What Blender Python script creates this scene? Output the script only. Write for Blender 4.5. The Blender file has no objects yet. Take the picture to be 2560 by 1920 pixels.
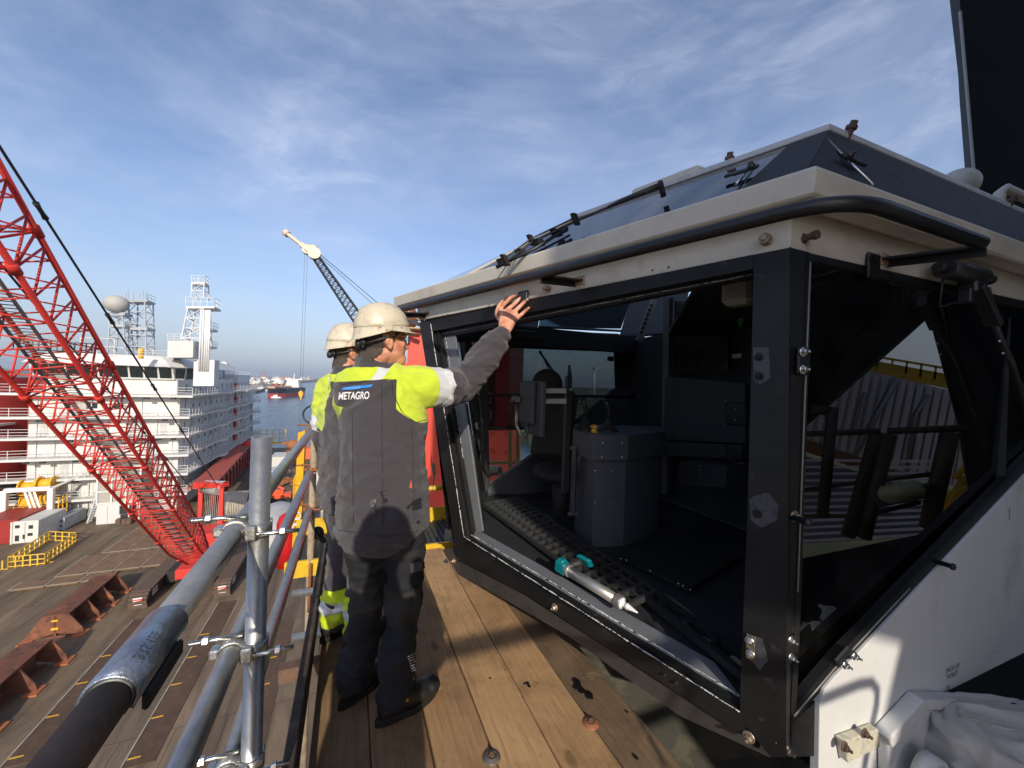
import bpy, bmesh, math, random
from mathutils import Vector, Matrix, noise
from mathutils.bvhtree import BVHTree
random.seed(7)
R = math.radians
sc = bpy.context.scene
COL = sc.collection
# ---------------------------------------------------------------- camera
CZ = 1.45                       # eye height above the scaffold planks
ROLL = R(1.9); FPX = 962.0
cam = bpy.data.cameras.new('camera'); camo = bpy.data.objects.new('camera', cam); COL.objects.link(camo)
cam.sensor_width = 36; cam.lens = FPX / 2560 * 36; cam.clip_start = .02; cam.clip_end = 40000
camo.location = (0, 0, CZ)
camo.rotation_euler = (Matrix.Rotation(R(90), 3, 'X') @ Matrix.Rotation(ROLL, 3, 'Z')).to_euler()
sc.camera = camo
# ---------------------------------------------------------------- sun, sky, exposure
SUN_EL = 24.5; SUN_H = Vector((-.24, .97, 0)).normalized()      # heading the light travels
sun = bpy.data.lights.new('sun', 'SUN'); suno = bpy.data.objects.new('sun', sun); COL.objects.link(suno)
sun.energy = 4.4; sun.angle = R(.5); sun.color = (1, .90, .76)
sd = Vector((SUN_H.x * math.cos(R(SUN_EL)), SUN_H.y * math.cos(R(SUN_EL)), -math.sin(R(SUN_EL))))
suno.rotation_euler = sd.to_track_quat('-Z', 'Y').to_euler()
w = bpy.data.worlds.new('World'); sc.world = w; w.use_nodes = True
nt = w.node_tree; nt.nodes.clear(); N = nt.nodes.new; Lk = nt.links.new
wo = N('ShaderNodeOutputWorld'); bg = N('ShaderNodeBackground'); bg.inputs[1].default_value = .15
sky = N('ShaderNodeTexSky'); sky.sky_type = 'NISHITA'; sky.sun_disc = False
sky.sun_elevation = R(SUN_EL); sky.sun_rotation = math.atan2(-SUN_H.x, -SUN_H.y)
sky.air_density = 1.0; sky.dust_density = 1.2; sky.ozone_density = 2.2
tc = N('ShaderNodeTexCoord')
def sky_clouds(rot, scale, detail, lo, hi, dist, seed):
    mp = N('ShaderNodeMapping'); mp.inputs['Rotation'].default_value = rot
    mp.inputs['Scale'].default_value = scale; mp.inputs['Location'].default_value = (seed, seed * .3, 0)
    Lk(tc.outputs['Generated'], mp.inputs[0])
    n = N('ShaderNodeTexNoise'); n.inputs['Scale'].default_value = 1; n.inputs['Detail'].default_value = detail
    n.inputs['Roughness'].default_value = .62; n.inputs['Distortion'].default_value = dist; Lk(mp.outputs[0], n.inputs[0])
    r = N('ShaderNodeValToRGB'); r.color_ramp.elements[0].position = lo; r.color_ramp.elements[1].position = hi
    Lk(n.outputs[0], r.inputs[0]); return r.outputs[0]
def mth(op, a, b=None, clamp=False):
    m = N('ShaderNodeMath'); m.operation = op; m.use_clamp = clamp
    for i, x in enumerate((a, b)):
        if x is None: continue
        if isinstance(x, (int, float)): m.inputs[i].default_value = x
        else: Lk(x, m.inputs[i])
    return m.outputs[0]
c1 = sky_clouds((.25, .5, .5), (1.6, 4.2, 6.5), 9, .46, .80, .5, 3.1)
c2 = sky_clouds((.1, -.5, -.35), (1.2, 2.0, 3.6), 5, .42, .78, .6, 7.7)
c3 = sky_clouds((.3, .9, .9), (2.6, 9, 15), 9, .47, .80, .9, 1.3)
cm = mth('ADD', mth('MULTIPLY', c1, .18), mth('ADD', mth('MULTIPLY', c2, .24), mth('MULTIPLY', mth('MULTIPLY', c2, c3), .50)), True)
sep = N('ShaderNodeSeparateXYZ'); Lk(tc.outputs['Generated'], sep.inputs[0])
hz = mth('SUBTRACT', 1.0, mth('MULTIPLY', sep.outputs[2], 2.7, True), True)      # milky band of the horizon
hz = mth('POWER', hz, 1.6)
mx = N('ShaderNodeMix'); mx.data_type = 'RGBA'; Lk(cm, mx.inputs[0]); Lk(sky.outputs[0], mx.inputs[6])
mx.inputs[7].default_value = (4.9, 5.6, 6.4, 1)
mh = N('ShaderNodeMix'); mh.data_type = 'RGBA'; Lk(mth('MULTIPLY', hz, .85), mh.inputs[0]); Lk(mx.outputs[2], mh.inputs[6])
mh.inputs[7].default_value = (2.05, 2.75, 3.5, 1)
tn = N('ShaderNodeMix'); tn.data_type = 'RGBA'; tn.blend_type = 'MULTIPLY'; tn.inputs[0].default_value = 1
Lk(mh.outputs[2], tn.inputs[6]); tn.inputs[7].default_value = (1.24, 1.15, 1.19, 1)
Lk(tn.outputs[2], bg.inputs[0]); Lk(bg.outputs[0], wo.inputs[0])
sc.view_settings.view_transform = 'Standard'; sc.view_settings.look = 'None'
sc.view_settings.exposure = 0.0; sc.view_settings.gamma = 1
sc.render.engine = 'CYCLES'
# ---------------------------------------------------------------- pixel / plane helpers (measurements of the photograph, 2560 x 1920)
CR, SR = math.cos(ROLL), math.sin(ROLL)
CAM = Vector((0, 0, CZ))
def ray(x, y):
    u = (x - 1280) / FPX; v = (960 - y) / FPX
    return Vector((u * CR - v * SR, 1, u * SR + v * CR))
def at(x, y, Y): return CAM + ray(x, y) * Y
def onz(x, y, z):
    d = ray(x, y); return CAM + d * ((z - CZ) / d.z)
def onpl(x, y, p, n):
    d = ray(x, y); return CAM + d * ((Vector(p) - CAM).dot(n) / d.dot(n))
VV = Vector((-.387, .922, 0)); RR = Vector((.922, .387, 0)); ZZ = Vector((0, 0, 1))   # ship's axis, across, up
def vr(r, v, z): return RR * r + VV * v + ZZ * z
# ---------------------------------------------------------------- materials
MATS = {}
def mat(name, col, rough=.5, metal=0, var=.12, vs=3.0, bump=0, bs=40.0, dirt=None, spec=.5, coat=0, stretch=(1, 1, 1), streak=None, sheen=0):
    if name in MATS: return MATS[name]
    m = bpy.data.materials.new(name); m.use_nodes = True; t = m.node_tree; b = t.nodes['Principled BSDF']
    nn = t.nodes.new; lk = t.links.new
    b.inputs['Roughness'].default_value = rough; b.inputs['Metallic'].default_value = metal
    b.inputs['Specular IOR Level'].default_value = spec; b.inputs['Coat Weight'].default_value = coat
    if sheen: b.inputs['Sheen Weight'].default_value = sheen
    co = nn('ShaderNodeTexCoord'); mp = nn('ShaderNodeMapping'); mp.inputs['Scale'].default_value = stretch
    lk(co.outputs['Object'], mp.inputs[0])
    def ns(scale, det=5, rg=.6, dis=0):
        n = nn('ShaderNodeTexNoise'); n.inputs['Scale'].default_value = scale; n.inputs['Detail'].default_value = det
        n.inputs['Roughness'].default_value = rg; n.inputs['Distortion'].default_value = dis; lk(mp.outputs[0], n.inputs[0]); return n.outputs[0]
    def mixc(f, a, bb):
        x = nn('ShaderNodeMix'); x.data_type = 'RGBA'
        if isinstance(f, float): x.inputs[0].default_value = f
        else: lk(f, x.inputs[0])
        for i, q in ((6, a), (7, bb)):
            if isinstance(q, tuple): x.inputs[i].default_value = (*q, 1)
            else: lk(q, x.inputs[i])
        return x.outputs[2]
    def ramp(v, lo, hi):
        r = nn('ShaderNodeMapRange'); r.inputs[1].default_value = lo; r.inputs[2].default_value = hi; lk(v, r.inputs[0]); return r.outputs[0]
    c = tuple(col)
    n1 = ns(vs)
    out = mixc(ramp(n1, .3, .7), tuple(max(0, x * (1 - var)) for x in c), tuple(min(1, x * (1 + var)) for x in c))
    if dirt:
        for dc, amt, dsc, lo, hi in dirt:
            r = ramp(ns(dsc, 8, .65, .4), lo, hi)
            q = nn('ShaderNodeMath'); q.operation = 'MULTIPLY'; lk(r, q.inputs[0]); q.inputs[1].default_value = amt
            out = mixc(q.outputs[0], out, tuple(dc))
    lk(out, b.inputs['Base Color'])
    rr = nn('ShaderNodeMapRange'); rr.inputs[3].default_value = max(.02, rough - .1); rr.inputs[4].default_value = min(1, rough + .12)
    lk(ns(vs * 4), rr.inputs[0]); lk(rr.outputs[0], b.inputs['Roughness'])
    if bump:
        bp = nn('ShaderNodeBump'); bp.inputs['Strength'].default_value = bump; bp.inputs['Distance'].default_value = .01
        lk(ns(bs), bp.inputs['Height']); lk(bp.outputs[0], b.inputs['Normal'])
    MATS[name] = m; return m
def glass(name, tint, refl=1.0, ior=1.5, rough=0.0, dust=0):
    if name in MATS: return MATS[name]
    m = bpy.data.materials.new(name); m.use_nodes = True; t = m.node_tree; t.nodes.clear(); nn = t.nodes.new; lk = t.links.new
    o = nn('ShaderNodeOutputMaterial'); tr = nn('ShaderNodeBsdfTransparent'); tr.inputs[0].default_value = (*tint, 1)
    g = nn('ShaderNodeBsdfGlossy'); g.inputs['Roughness'].default_value = rough; g.inputs[0].default_value = (refl, refl, refl, 1)
    f = nn('ShaderNodeFresnel'); f.inputs[0].default_value = ior; mx = nn('ShaderNodeMixShader')
    lk(f.outputs[0], mx.inputs[0]); lk(tr.outputs[0], mx.inputs[1]); lk(g.outputs[0], mx.inputs[2]); lk(mx.outputs[0], o.inputs[0])
    if dust:
        df = nn('ShaderNodeBsdfDiffuse'); df.inputs[0].default_value = (.5, .48, .44, 1); n = nn('ShaderNodeTexNoise'); n.inputs['Scale'].default_value = 2.2; n.inputs['Detail'].default_value = 8; n.inputs['Distortion'].default_value = 1.5
        co = nn('ShaderNodeTexCoord'); lk(co.outputs['Object'], n.inputs[0]); r = nn('ShaderNodeMapRange'); r.inputs[1].default_value = .42; r.inputs[2].default_value = .75; r.inputs[4].default_value = dust; lk(n.outputs[0], r.inputs[0])
        m2 = nn('ShaderNodeMixShader'); lk(r.outputs[0], m2.inputs[0]); lk(mx.outputs[0], m2.inputs[1]); lk(df.outputs[0], m2.inputs[2]); lk(m2.outputs[0], o.inputs[0])
    MATS[name] = m; return m
def emis(name, col, s):
    if name in MATS: return MATS[name]
    m = bpy.data.materials.new(name); m.use_nodes = True; b = m.node_tree.nodes['Principled BSDF']
    b.inputs['Emission Color'].default_value = (*col, 1); b.inputs['Emission Strength'].default_value = s; b.inputs['Base Color'].default_value = (*col, 1)
    MATS[name] = m; return m
# ---------------------------------------------------------------- mesh builder
def basis(d):
    d = d.normalized(); h = ZZ if abs(d.z) < .9 else Vector((1, 0, 0))
    a = d.cross(h).normalized(); return d, a, a.cross(d).normalized()
class MB:
    def __init__(s): s.v = []; s.f = []; s.mi = []; s.sm = []; s.cur = 0
    def add(s, vs, fs, smooth=False):
        o = len(s.v); s.v += [Vector(p) for p in vs]
        for f in fs: s.f.append([o + i for i in f]); s.mi.append(s.cur); s.sm.append(smooth)
        return s
    def box(s, c, hx, hy, hz):           # centre + three half-axis vectors
        c = Vector(c); P = []
        for i in (-1, 1):
            for j in (-1, 1):
                for k in (-1, 1): P.append(c + hx * i + hy * j + hz * k)
        F = [(0, 1, 3, 2), (4, 6, 7, 5), (0, 4, 5, 1), (2, 3, 7, 6), (0, 2, 6, 4), (1, 5, 7, 3)]
        if hx.cross(hy).dot(hz) < 0: F = [f[::-1] for f in F]
        return s.add(P, F)
    def abox(s, x0, y0, z0, x1, y1, z1):
        return s.box(((x0 + x1) / 2, (y0 + y1) / 2, (z0 + z1) / 2), Vector(((x1 - x0) / 2, 0, 0)), Vector((0, (y1 - y0) / 2, 0)), Vector((0, 0, (z1 - z0) / 2)))
    def sbox(s, r0, v0, z0, r1, v1, z1):   # box in the ship's axes
        return s.box(vr((r0 + r1) / 2, (v0 + v1) / 2, (z0 + z1) / 2), RR * (r1 - r0) / 2, VV * (v1 - v0) / 2, ZZ * (z1 - z0) / 2)
    def bbox(s, c, hx, hy, hz, b=.004):    # box with chamfered edges
        X, Y, Z = hx.length, hy.length, hz.length; ux, uy, uz = hx.normalized(), hy.normalized(), hz.normalized()
        b = min(b, X * .9, Y * .9, Z * .9); P = []; idx = {}
        for i in (-1, 1):
            for j in (-1, 1):
                for k in (-1, 1):
                    for ax in range(3):
                        q = [X, Y, Z]; q = [q[t] - (0 if t == ax else b) for t in range(3)]
                        idx[(i, j, k, ax)] = len(P); P.append(Vector(c) + ux * i * q[0] + uy * j * q[1] + uz * k * q[2])
        F = []
        for i in (-1, 1):
            F.append([idx[(i, a, c2, 0)] for a, c2 in ((-1, -1), (1, -1), (1, 1), (-1, 1))])
            F.append([idx[(a, i, c2, 1)] for a, c2 in ((-1, -1), (1, -1), (1, 1), (-1, 1))])
            F.append([idx[(a, c2, i, 2)] for a, c2 in ((-1, -1), (1, -1), (1, 1), (-1, 1))])
            for j in (-1, 1):
                F.append([idx[(i, j, -1, 0)], idx[(i, j, 1, 0)], idx[(i, j, 1, 1)], idx[(i, j, -1, 1)]])
                F.append([idx[(i, -1, j, 0)], idx[(i, 1, j, 0)], idx[(i, 1, j, 2)], idx[(i, -1, j, 2)]])
                F.append([idx[(-1, i, j, 1)], idx[(1, i, j, 1)], idx[(1, i, j, 2)], idx[(-1, i, j, 2)]])
                for k in (-1, 1): F.append([idx[(i, j, k, 0)], idx[(i, j, k, 1)], idx[(i, j, k, 2)]])
        return s.add(P, F)
    def beam(s, a, b, wd, h, up=ZZ, b2=0):
        a, b = Vector(a), Vector(b); d = (b - a); x = d.cross(up).normalized(); z = x.cross(d).normalized()
        if b2: return s.bbox((a + b) / 2, x * wd / 2, d / 2, z * h / 2, b2)
        return s.box((a + b) / 2, x * wd / 2, d / 2, z * h / 2)
    def tube(s, pts, r, n=8, cap=True, smooth=True):
        pts = [Vector(p) for p in pts]; L = len(pts)
        rs = r if isinstance(r, (list, tuple)) else [r] * L
        P = []; pa = None
        for i, p in enumerate(pts):
            d = (pts[min(i + 1, L - 1)] - pts[max(i - 1, 0)])
            if d.length < 1e-9: d = Vector((0, 0, 1))
            d.normalize()
            if pa is None: _, a, c = basis(d)
            else:
                a = (pa - d * pa.dot(d)).normalized(); c = a.cross(d)
            pa = a
            for k in range(n):
                t = 2 * math.pi * k / n; P.append(p + (a * math.cos(t) + c * math.sin(t)) * rs[i])
        F = []
        for i in range(L - 1):
            for k in range(n):
                k2 = (k + 1) % n; F.append((i * n + k, i * n + k2, (i + 1) * n + k2, (i + 1) * n + k))
        s.add(P, F, smooth)
        if cap:
            o = len(s.v) - len(P)
            s.f.append([o + k for k in range(n)][::-1]); s.mi.append(s.cur); s.sm.append(False)
            s.f.append([o + (L - 1) * n + k for k in range(n)]); s.mi.append(s.cur); s.sm.append(False)
        return s
    def pipe(s, a, b, r, ri, n=24):      # open tube with wall thickness
        a, b = Vector(a), Vector(b); d, u, v = basis(b - a); P = []
        for p, q in ((a, r), (b, r), (b, ri), (a, ri)):
            for k in range(n):
                t = 2 * math.pi * k / n; P.append(p + (u * math.cos(t) + v * math.sin(t)) * q)
        F = [];
        for i in range(4):
            j = (i + 1) % 4
            for k in range(n): F.append((i * n + k, i * n + (k + 1) % n, j * n + (k + 1) % n, j * n + k))
        s.add(P, F, True); 
        for q in range(len(s.f) - 4 * n, len(s.f)):
            if ((q - (len(s.f) - 4 * n)) // n) in (1, 3): s.sm[q] = False
        return s
    def lathe(s, o, ax, prof, n=24, smooth=True):   # prof: (radius, height along ax)
        d, a, c = basis(Vector(ax)); P = []
        for r, h in prof:
            for k in range(n):
                t = 2 * math.pi * k / n; P.append(Vector(o) + d * h + (a * math.cos(t) + c * math.sin(t)) * max(r, 1e-4))
        F = []
        for i in range(len(prof) - 1):
            for k in range(n):
                k2 = (k + 1) % n; F.append((i * n + k, i * n + k2, (i + 1) * n + k2, (i + 1) * n + k))
        F.append([k for k in range(n)][::-1]); F.append([(len(prof) - 1) * n + k for k in range(n)])
        return s.add(P, F, smooth)
    def ell(s, c, rx, ry, rz, nu=16, nv=10):
        c = Vector(c); P = []
        for i in range(nv + 1):
            ph = -math.pi / 2 + math.pi * i / nv
            for k in range(nu):
                t = 2 * math.pi * k / nu
                P.append(c + rx * math.cos(ph) * math.cos(t) + ry * math.cos(ph) * math.sin(t) + rz * math.sin(ph))
        F = []
        for i in range(nv):
            for k in range(nu): F.append((i * nu + k, i * nu + (k + 1) % nu, (i + 1) * nu + (k + 1) % nu, (i + 1) * nu + k))
        return s.add(P, F, True)
    def prism(s, pts, ext):              # planar polygon extruded by a vector
        pts = [Vector(p) for p in pts]; n = len(pts); e = Vector(ext)
        F = [list(range(n))[::-1], [n + i for i in range(n)]] + [(i, (i + 1) % n, n + (i + 1) % n, n + i) for i in range(n)]
        return s.add(pts + [p + e for p in pts], F)
    def ring(s, outer, inner, ext):      # frame: outer and inner polygons with the same number of points
        n = len(outer); e = Vector(ext); P = [Vector(p) for p in outer] + [Vector(p) for p in inner]
        P += [p + e for p in P]; F = []
        for i in range(n):
            j = (i + 1) % n
            F += [(i, j, n + j, n + i), (2 * n + i, 3 * n + i, 3 * n + j, 2 * n + j), (i, 2 * n + i, 2 * n + j, j), (n + i, n + j, 3 * n + j, 3 * n + i)]
        return s.add(P, F)
    def quad(s, *p): return s.add(p, [list(range(len(p)))])
    def bolt(s, p, n, r=.012, h=.012):   # washer, hexagon head
        p = Vector(p); n = Vector(n).normalized()
        s.lathe(p, n, [(r * 1.6, 0), (r * 1.6, h * .2), (r * 1.5, h * .28)], 14, False)
        s.lathe(p + n * h * .28, n, [(r, 0), (r, h * .75), (r * .85, h * .9)], 6, False)
        s.lathe(p + n * h * 1.1, n, [(r * .5, 0), (r * .5, h * .9), (r * .4, h)], 8, False)
        return s
    def build(s, name, mats, parent=None, kind=None, bevel=0, sub=0):
        me = bpy.data.meshes.new(name)
        off = Vector((0, 0, 0)); q = parent
        while q is not None: off += q.location; q = q.parent
        me.from_pydata([tuple(p - off) for p in s.v], [], s.f)
        if not isinstance(mats, (list, tuple)): mats = [mats]
        for m in mats: me.materials.append(m)
        me.polygons.foreach_set('material_index', s.mi); me.polygons.foreach_set('use_smooth', s.sm)
        bm = bmesh.new(); bm.from_mesh(me); bmesh.ops.recalc_face_normals(bm, faces=bm.faces); bm.to_mesh(me); bm.free()
        me.update()
        o = bpy.data.objects.new(name, me); COL.objects.link(o)
        if parent: o.parent = parent
        if kind: o['kind'] = kind
        if bevel:
            b = o.modifiers.new('bevel', 'BEVEL'); b.width = bevel; b.segments = 2; b.limit_method = 'ANGLE'; b.angle_limit = R(35)
        return o
def tag(o, label, cat, group=None):
    o['label'] = label; o['category'] = cat
    if group: o['group'] = group
    return o
def thing(name, label, cat, loc=(0, 0, 0), group=None):
    o = bpy.data.objects.new(name, None); COL.objects.link(o); o.location = loc; o.empty_display_size = .1
    return tag(o, label, cat, group)
def copy_tree(o, parent=None):
    c = o.copy(); COL.objects.link(c)
    if parent: c.parent = parent
    for ch in list(o.children): copy_tree(ch, c)
    return c
def text_mesh(txt, size, shear=0, bold=.0, spacing=1.0):
    cu = bpy.data.curves.new('t', 'FONT'); cu.body = txt; cu.size = size; cu.shear = shear; cu.offset = bold; cu.space_character = spacing
    o = bpy.data.objects.new('t', cu); COL.objects.link(o)
    dg = bpy.context.evaluated_depsgraph_get(); dg.update()
    me = bpy.data.meshes.new_from_object(o.evaluated_get(dg)); V = [v.co.copy() for v in me.vertices]; F = [list(p.vertices) for p in me.polygons]
    bpy.data.objects.remove(o); bpy.data.curves.remove(cu); bpy.data.meshes.remove(me)
    return V, F
# shared paints
GALV = mat('galvanised_steel', (.44, .44, .42), .40, .85, .14, 22, .06, 60, [((.20, .18, .15), .45, 9, .5, .75), ((.60, .61, .58), .35, 90, .52, .75)])
RUSTT = mat('rusty_steel', (.13, .078, .052), .7, .15, .35, 12, .3, 90, [((.055, .042, .036), .7, 5, .45, .65), ((.26, .13, .06), .7, 18, .54, .72)])
RUSTO = mat('orange_rust', (.30, .12, .045), .85, .1, .35, 25, .4, 120)
WHITE = mat('white_paint', (.72, .72, .69), .45, 0, .05, 2, .05, 30)
BLACK = mat('black_paint', (.018, .019, .021), .42, 0, .2, 8, .08, 60)
RED = mat('red_paint', (.55, .035, .022), .42, 0, .12, 2)
YEL = mat('yellow_paint', (.72, .40, .02), .5, 0, .12, 3)
DARK = mat('dark_rubber', (.02, .02, .021), .7, 0, .2, 10)
STEEL = mat('bright_steel', (.62, .62, .60), .25, 1, .12, 40)
ORNG = mat('orange_paint', (.75, .10, .025), .45, 0, .12, 2)
# ================================================================ SETTING: deck, water, land
DK = -18.5                     # main deck level, WL water level
WL = -31.0
def ship_deck_mat():
    m = bpy.data.materials.new('weathered_deck'); m.use_nodes = True; t = m.node_tree; b = t.nodes['Principled BSDF']; nn = t.nodes.new; lk = t.links.new
    co = nn('ShaderNodeTexCoord'); mp = nn('ShaderNodeMapping'); mp.inputs['Rotation'].default_value = (0, 0, -math.atan2(VV.y, VV.x) + R(90)); lk(co.outputs['Object'], mp.inputs[0])
    mp2 = nn('ShaderNodeMapping'); mp2.inputs['Scale'].default_value = (1.2, .16, 1); lk(mp.outputs[0], mp2.inputs[0])
    def ns(v, s, d=6, r=.6, dis=0):
        n = nn('ShaderNodeTexNoise'); n.inputs['Scale'].default_value = s; n.inputs['Detail'].default_value = d; n.inputs['Roughness'].default_value = r; n.inputs['Distortion'].default_value = dis
        lk(v, n.inputs[0]); return n.outputs[0]
    rp = nn('ShaderNodeValToRGB'); e = rp.color_ramp.elements; e[0].position = .3; e[0].color = (.075, .052, .033, 1); e[1].position = .72; e[1].color = (.27, .195, .12, 1)
    k = e.new(.5); k.color = (.155, .112, .070, 1); lk(ns(mp2.outputs[0], .55, 9, .68, .8), rp.inputs[0])
    rs = nn('ShaderNodeMapRange'); rs.inputs[1].default_value = .58; rs.inputs[2].default_value = .74; lk(ns(mp.outputs[0], .5, 8, .7, .5), rs.inputs[0])
    mx = nn('ShaderNodeMix'); mx.data_type = 'RGBA'; q = nn('ShaderNodeMath'); q.operation = 'MULTIPLY'; q.inputs[1].default_value = .5; lk(rs.outputs[0], q.inputs[0]); lk(q.outputs[0], mx.inputs[0])
    lk(rp.outputs[0], mx.inputs[6]); mx.inputs[7].default_value = (.05, .05, .05, 1)
    fn = nn('ShaderNodeMapRange'); fn.inputs[1].default_value = .62; fn.inputs[2].default_value = .7; lk(ns(mp2.outputs[0], 7, 6, .7), fn.inputs[0])
    mx2 = nn('ShaderNodeMix'); mx2.data_type = 'RGBA'; q2 = nn('ShaderNodeMath'); q2.operation = 'MULTIPLY'; q2.inputs[1].default_value = .5; lk(fn.outputs[0], q2.inputs[0]); lk(q2.outputs[0], mx2.inputs[0])
    lk(mx.outputs[2], mx2.inputs[6]); mx2.inputs[7].default_value = (.33, .29, .22, 1)
    bk = nn('ShaderNodeTexBrick'); bk.inputs['Scale'].default_value = 1; bk.inputs['Brick Width'].default_value = 2.4; bk.inputs['Row Height'].default_value = 9.0; bk.inputs['Mortar Size'].default_value = .035; bk.inputs['Mortar Smooth'].default_value = .3
    bk.inputs['Color1'].default_value = (1, 1, 1, 1); bk.inputs['Color2'].default_value = (.78, .76, .74, 1); bk.inputs['Mortar'].default_value = (.35, .33, .3, 1); lk(mp.outputs[0], bk.inputs[0])
    m6 = nn('ShaderNodeMix'); m6.data_type = 'RGBA'; m6.blend_type = 'MULTIPLY'; m6.inputs[0].default_value = .75; lk(mx2.outputs[2], m6.inputs[6]); lk(bk.outputs[0], m6.inputs[7]); mx2 = m6
    lk(mx2.outputs[2], b.inputs['Base Color']); b.inputs['Roughness'].default_value = .8
    bp = nn('ShaderNodeBump'); bp.inputs['Strength'].default_value = .4; bp.inputs['Distance'].default_value = .03; lk(ns(mp.outputs[0], 6), bp.inputs['Height']); lk(bp.outputs[0], b.inputs['Normal'])
    return m
DECKM = ship_deck_mat()
m = MB(); m.sbox(-75, -40, DK - 1.2, 38, 124, DK); m.build('ship_deck', DECKM, None, 'structure')
def water_mat():
    m = bpy.data.materials.new('river_water'); m.use_nodes = True; t = m.node_tree; b = t.nodes['Principled BSDF']; nn = t.nodes.new; lk = t.links.new
    b.inputs['Base Color'].default_value = (.022, .05, .085, 1); b.inputs['Roughness'].default_value = .22; b.inputs['IOR'].default_value = 1.33
    co = nn('ShaderNodeTexCoord'); mp = nn('ShaderNodeMapping'); mp.inputs['Scale'].default_value = (1, .45, 1); mp.inputs['Rotation'].default_value = (0, 0, .5); lk(co.outputs['Object'], mp.inputs[0])
    n = nn('ShaderNodeTexNoise'); n.inputs['Scale'].default_value = .16; n.inputs['Detail'].default_value = 9; n.inputs['Roughness'].default_value = .66; lk(mp.outputs[0], n.inputs[0])
    n2 = nn('ShaderNodeTexNoise'); n2.inputs['Scale'].default_value = .012; n2.inputs['Detail'].default_value = 4; lk(mp.outputs[0], n2.inputs[0])
    r = nn('ShaderNodeValToRGB'); r.color_ramp.elements[0].color = (.030, .065, .105, 1); r.color_ramp.elements[1].color = (.075, .125, .17, 1); r.color_ramp.elements[0].position = .4; r.color_ramp.elements[1].position = .62
    lk(n2.outputs[0], r.inputs[0]); lk(r.outputs[0], b.inputs['Base Color'])
    bp = nn('ShaderNodeBump'); bp.inputs['Strength'].default_value = 1; bp.inputs['Distance'].default_value = 1.1; lk(n.outputs[0], bp.inputs['Height']); lk(bp.outputs[0], b.inputs['Normal'])
    return m
m = MB(); m.quad((-15000, -6000, WL), (15000, -6000, WL), (15000, 16000, WL), (-15000, 16000, WL)); m.build('water', water_mat(), None, 'structure')
GRASS = mat('grass_land', (.075, .10, .03), .95, 0, .35, .02, 0, 1, [((.14, .12, .07), .6, .05, .45, .6), ((.03, .045, .02), .7, .012, .5, .6)])
SAND = mat('port_ground', (.22, .20, .17), .95, 0, .3, .01, 0, 1, [((.06, .07, .05), .8, .008, .45, .55)])
# far bank of the river: bounded by pixels along its waterline
def bank(name, px, zz, back, m_):
    b = MB(); f = [onz(x, y, WL) for x, y in px]
    top = [p + ZZ * zz for p in f]; n = len(px)
    bk = [Vector((p.x / p.y * back, back, WL + zz)) for p in f]
    b.add(f + top + bk, [(i, i + 1, n + i + 1, n + i) for i in range(n - 1)] + [(n + i, n + i + 1, 2 * n + i + 1, 2 * n + i) for i in range(n - 1)])
    return b.build(name, m_, None, 'structure')
bank('far_bank', [(-900, 975), (300, 985), (560, 987), (640, 984), (672, 974), (700, 965), (760, 957), (800, 953.5), (835, 950.5)], 5, 11000, SAND)
b_ = MB(); P_ = [Vector((p[0], p[1], WL + 6)) for p in ((55, 20), (48, 60), (40, 150), (10, 205), (-60, 420), (-110, 800), (-130, 1300), (40, 2200), (1500, 7000), (9000, 12000), (14000, 3000), (14000, -5000), (80, -5000))]
b_.add(P_, [list(range(len(P_)))]); b_.add([p - ZZ * 9 for p in P_] + P_, [(i, (i + 1) % 13, 13 + (i + 1) % 13, 13 + i) for i in range(13)])
b_.build('grass_bank', GRASS, None, 'structure')
ASPH = mat('asphalt', (.10, .10, .10), .9, 0, .2, .3)
def road(name, pts, wd, dz=.05):
    b = MB()
    for a, c in zip(pts[:-1], pts[1:]):
        a = Vector((*a, WL + 6 + dz)); c = Vector((*c, WL + 6 + dz)); s = (c - a).cross(ZZ).normalized() * wd / 2; b.quad(a - s, a + s, c + s, c - s)
    return b.build(name, ASPH, None, 'structure')
road('road', [(150, 10), (60, 160), (-20, 360), (-60, 700), (-40, 1500)], 9)
road('service_road', [(110, 60), (45, 190), (0, 300)], 5, .08)
# far wooded skyline on the right-hand shore
FOL = mat('far_woodland', (.035, .05, .028), .95, 0, .3, .01)
b = MB(); random.seed(3)
for i in range(420):
    x = random.uniform(-100, 5200); y = random.uniform(2300, 2900) + abs(x) * .25; r = random.uniform(30, 75)
    b.ell((x, y, WL + 6), Vector((r, 0, 0)), Vector((0, r, 0)), Vector((0, 0, random.uniform(9, 20))), 7, 4)
for i in range(260):
    x = random.uniform(40, 500); y = random.uniform(480, 900) ; r = random.uniform(3, 7)
    b.ell((x, y, WL + 6), Vector((r, 0, 0)), Vector((0, r, 0)), Vector((0, 0, random.uniform(3, 6))), 6, 4)
for i in range(240):
    x = random.uniform(900, 6500); y = random.uniform(-1800, 1500); r = random.uniform(30, 70)
    b.ell((x + 500, y, WL + 6), Vector((r, 0, 0)), Vector((0, r, 0)), Vector((0, 0, random.uniform(7, 16))), 7, 4)
b.build('woodland', FOL, None, 'stuff')
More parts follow.
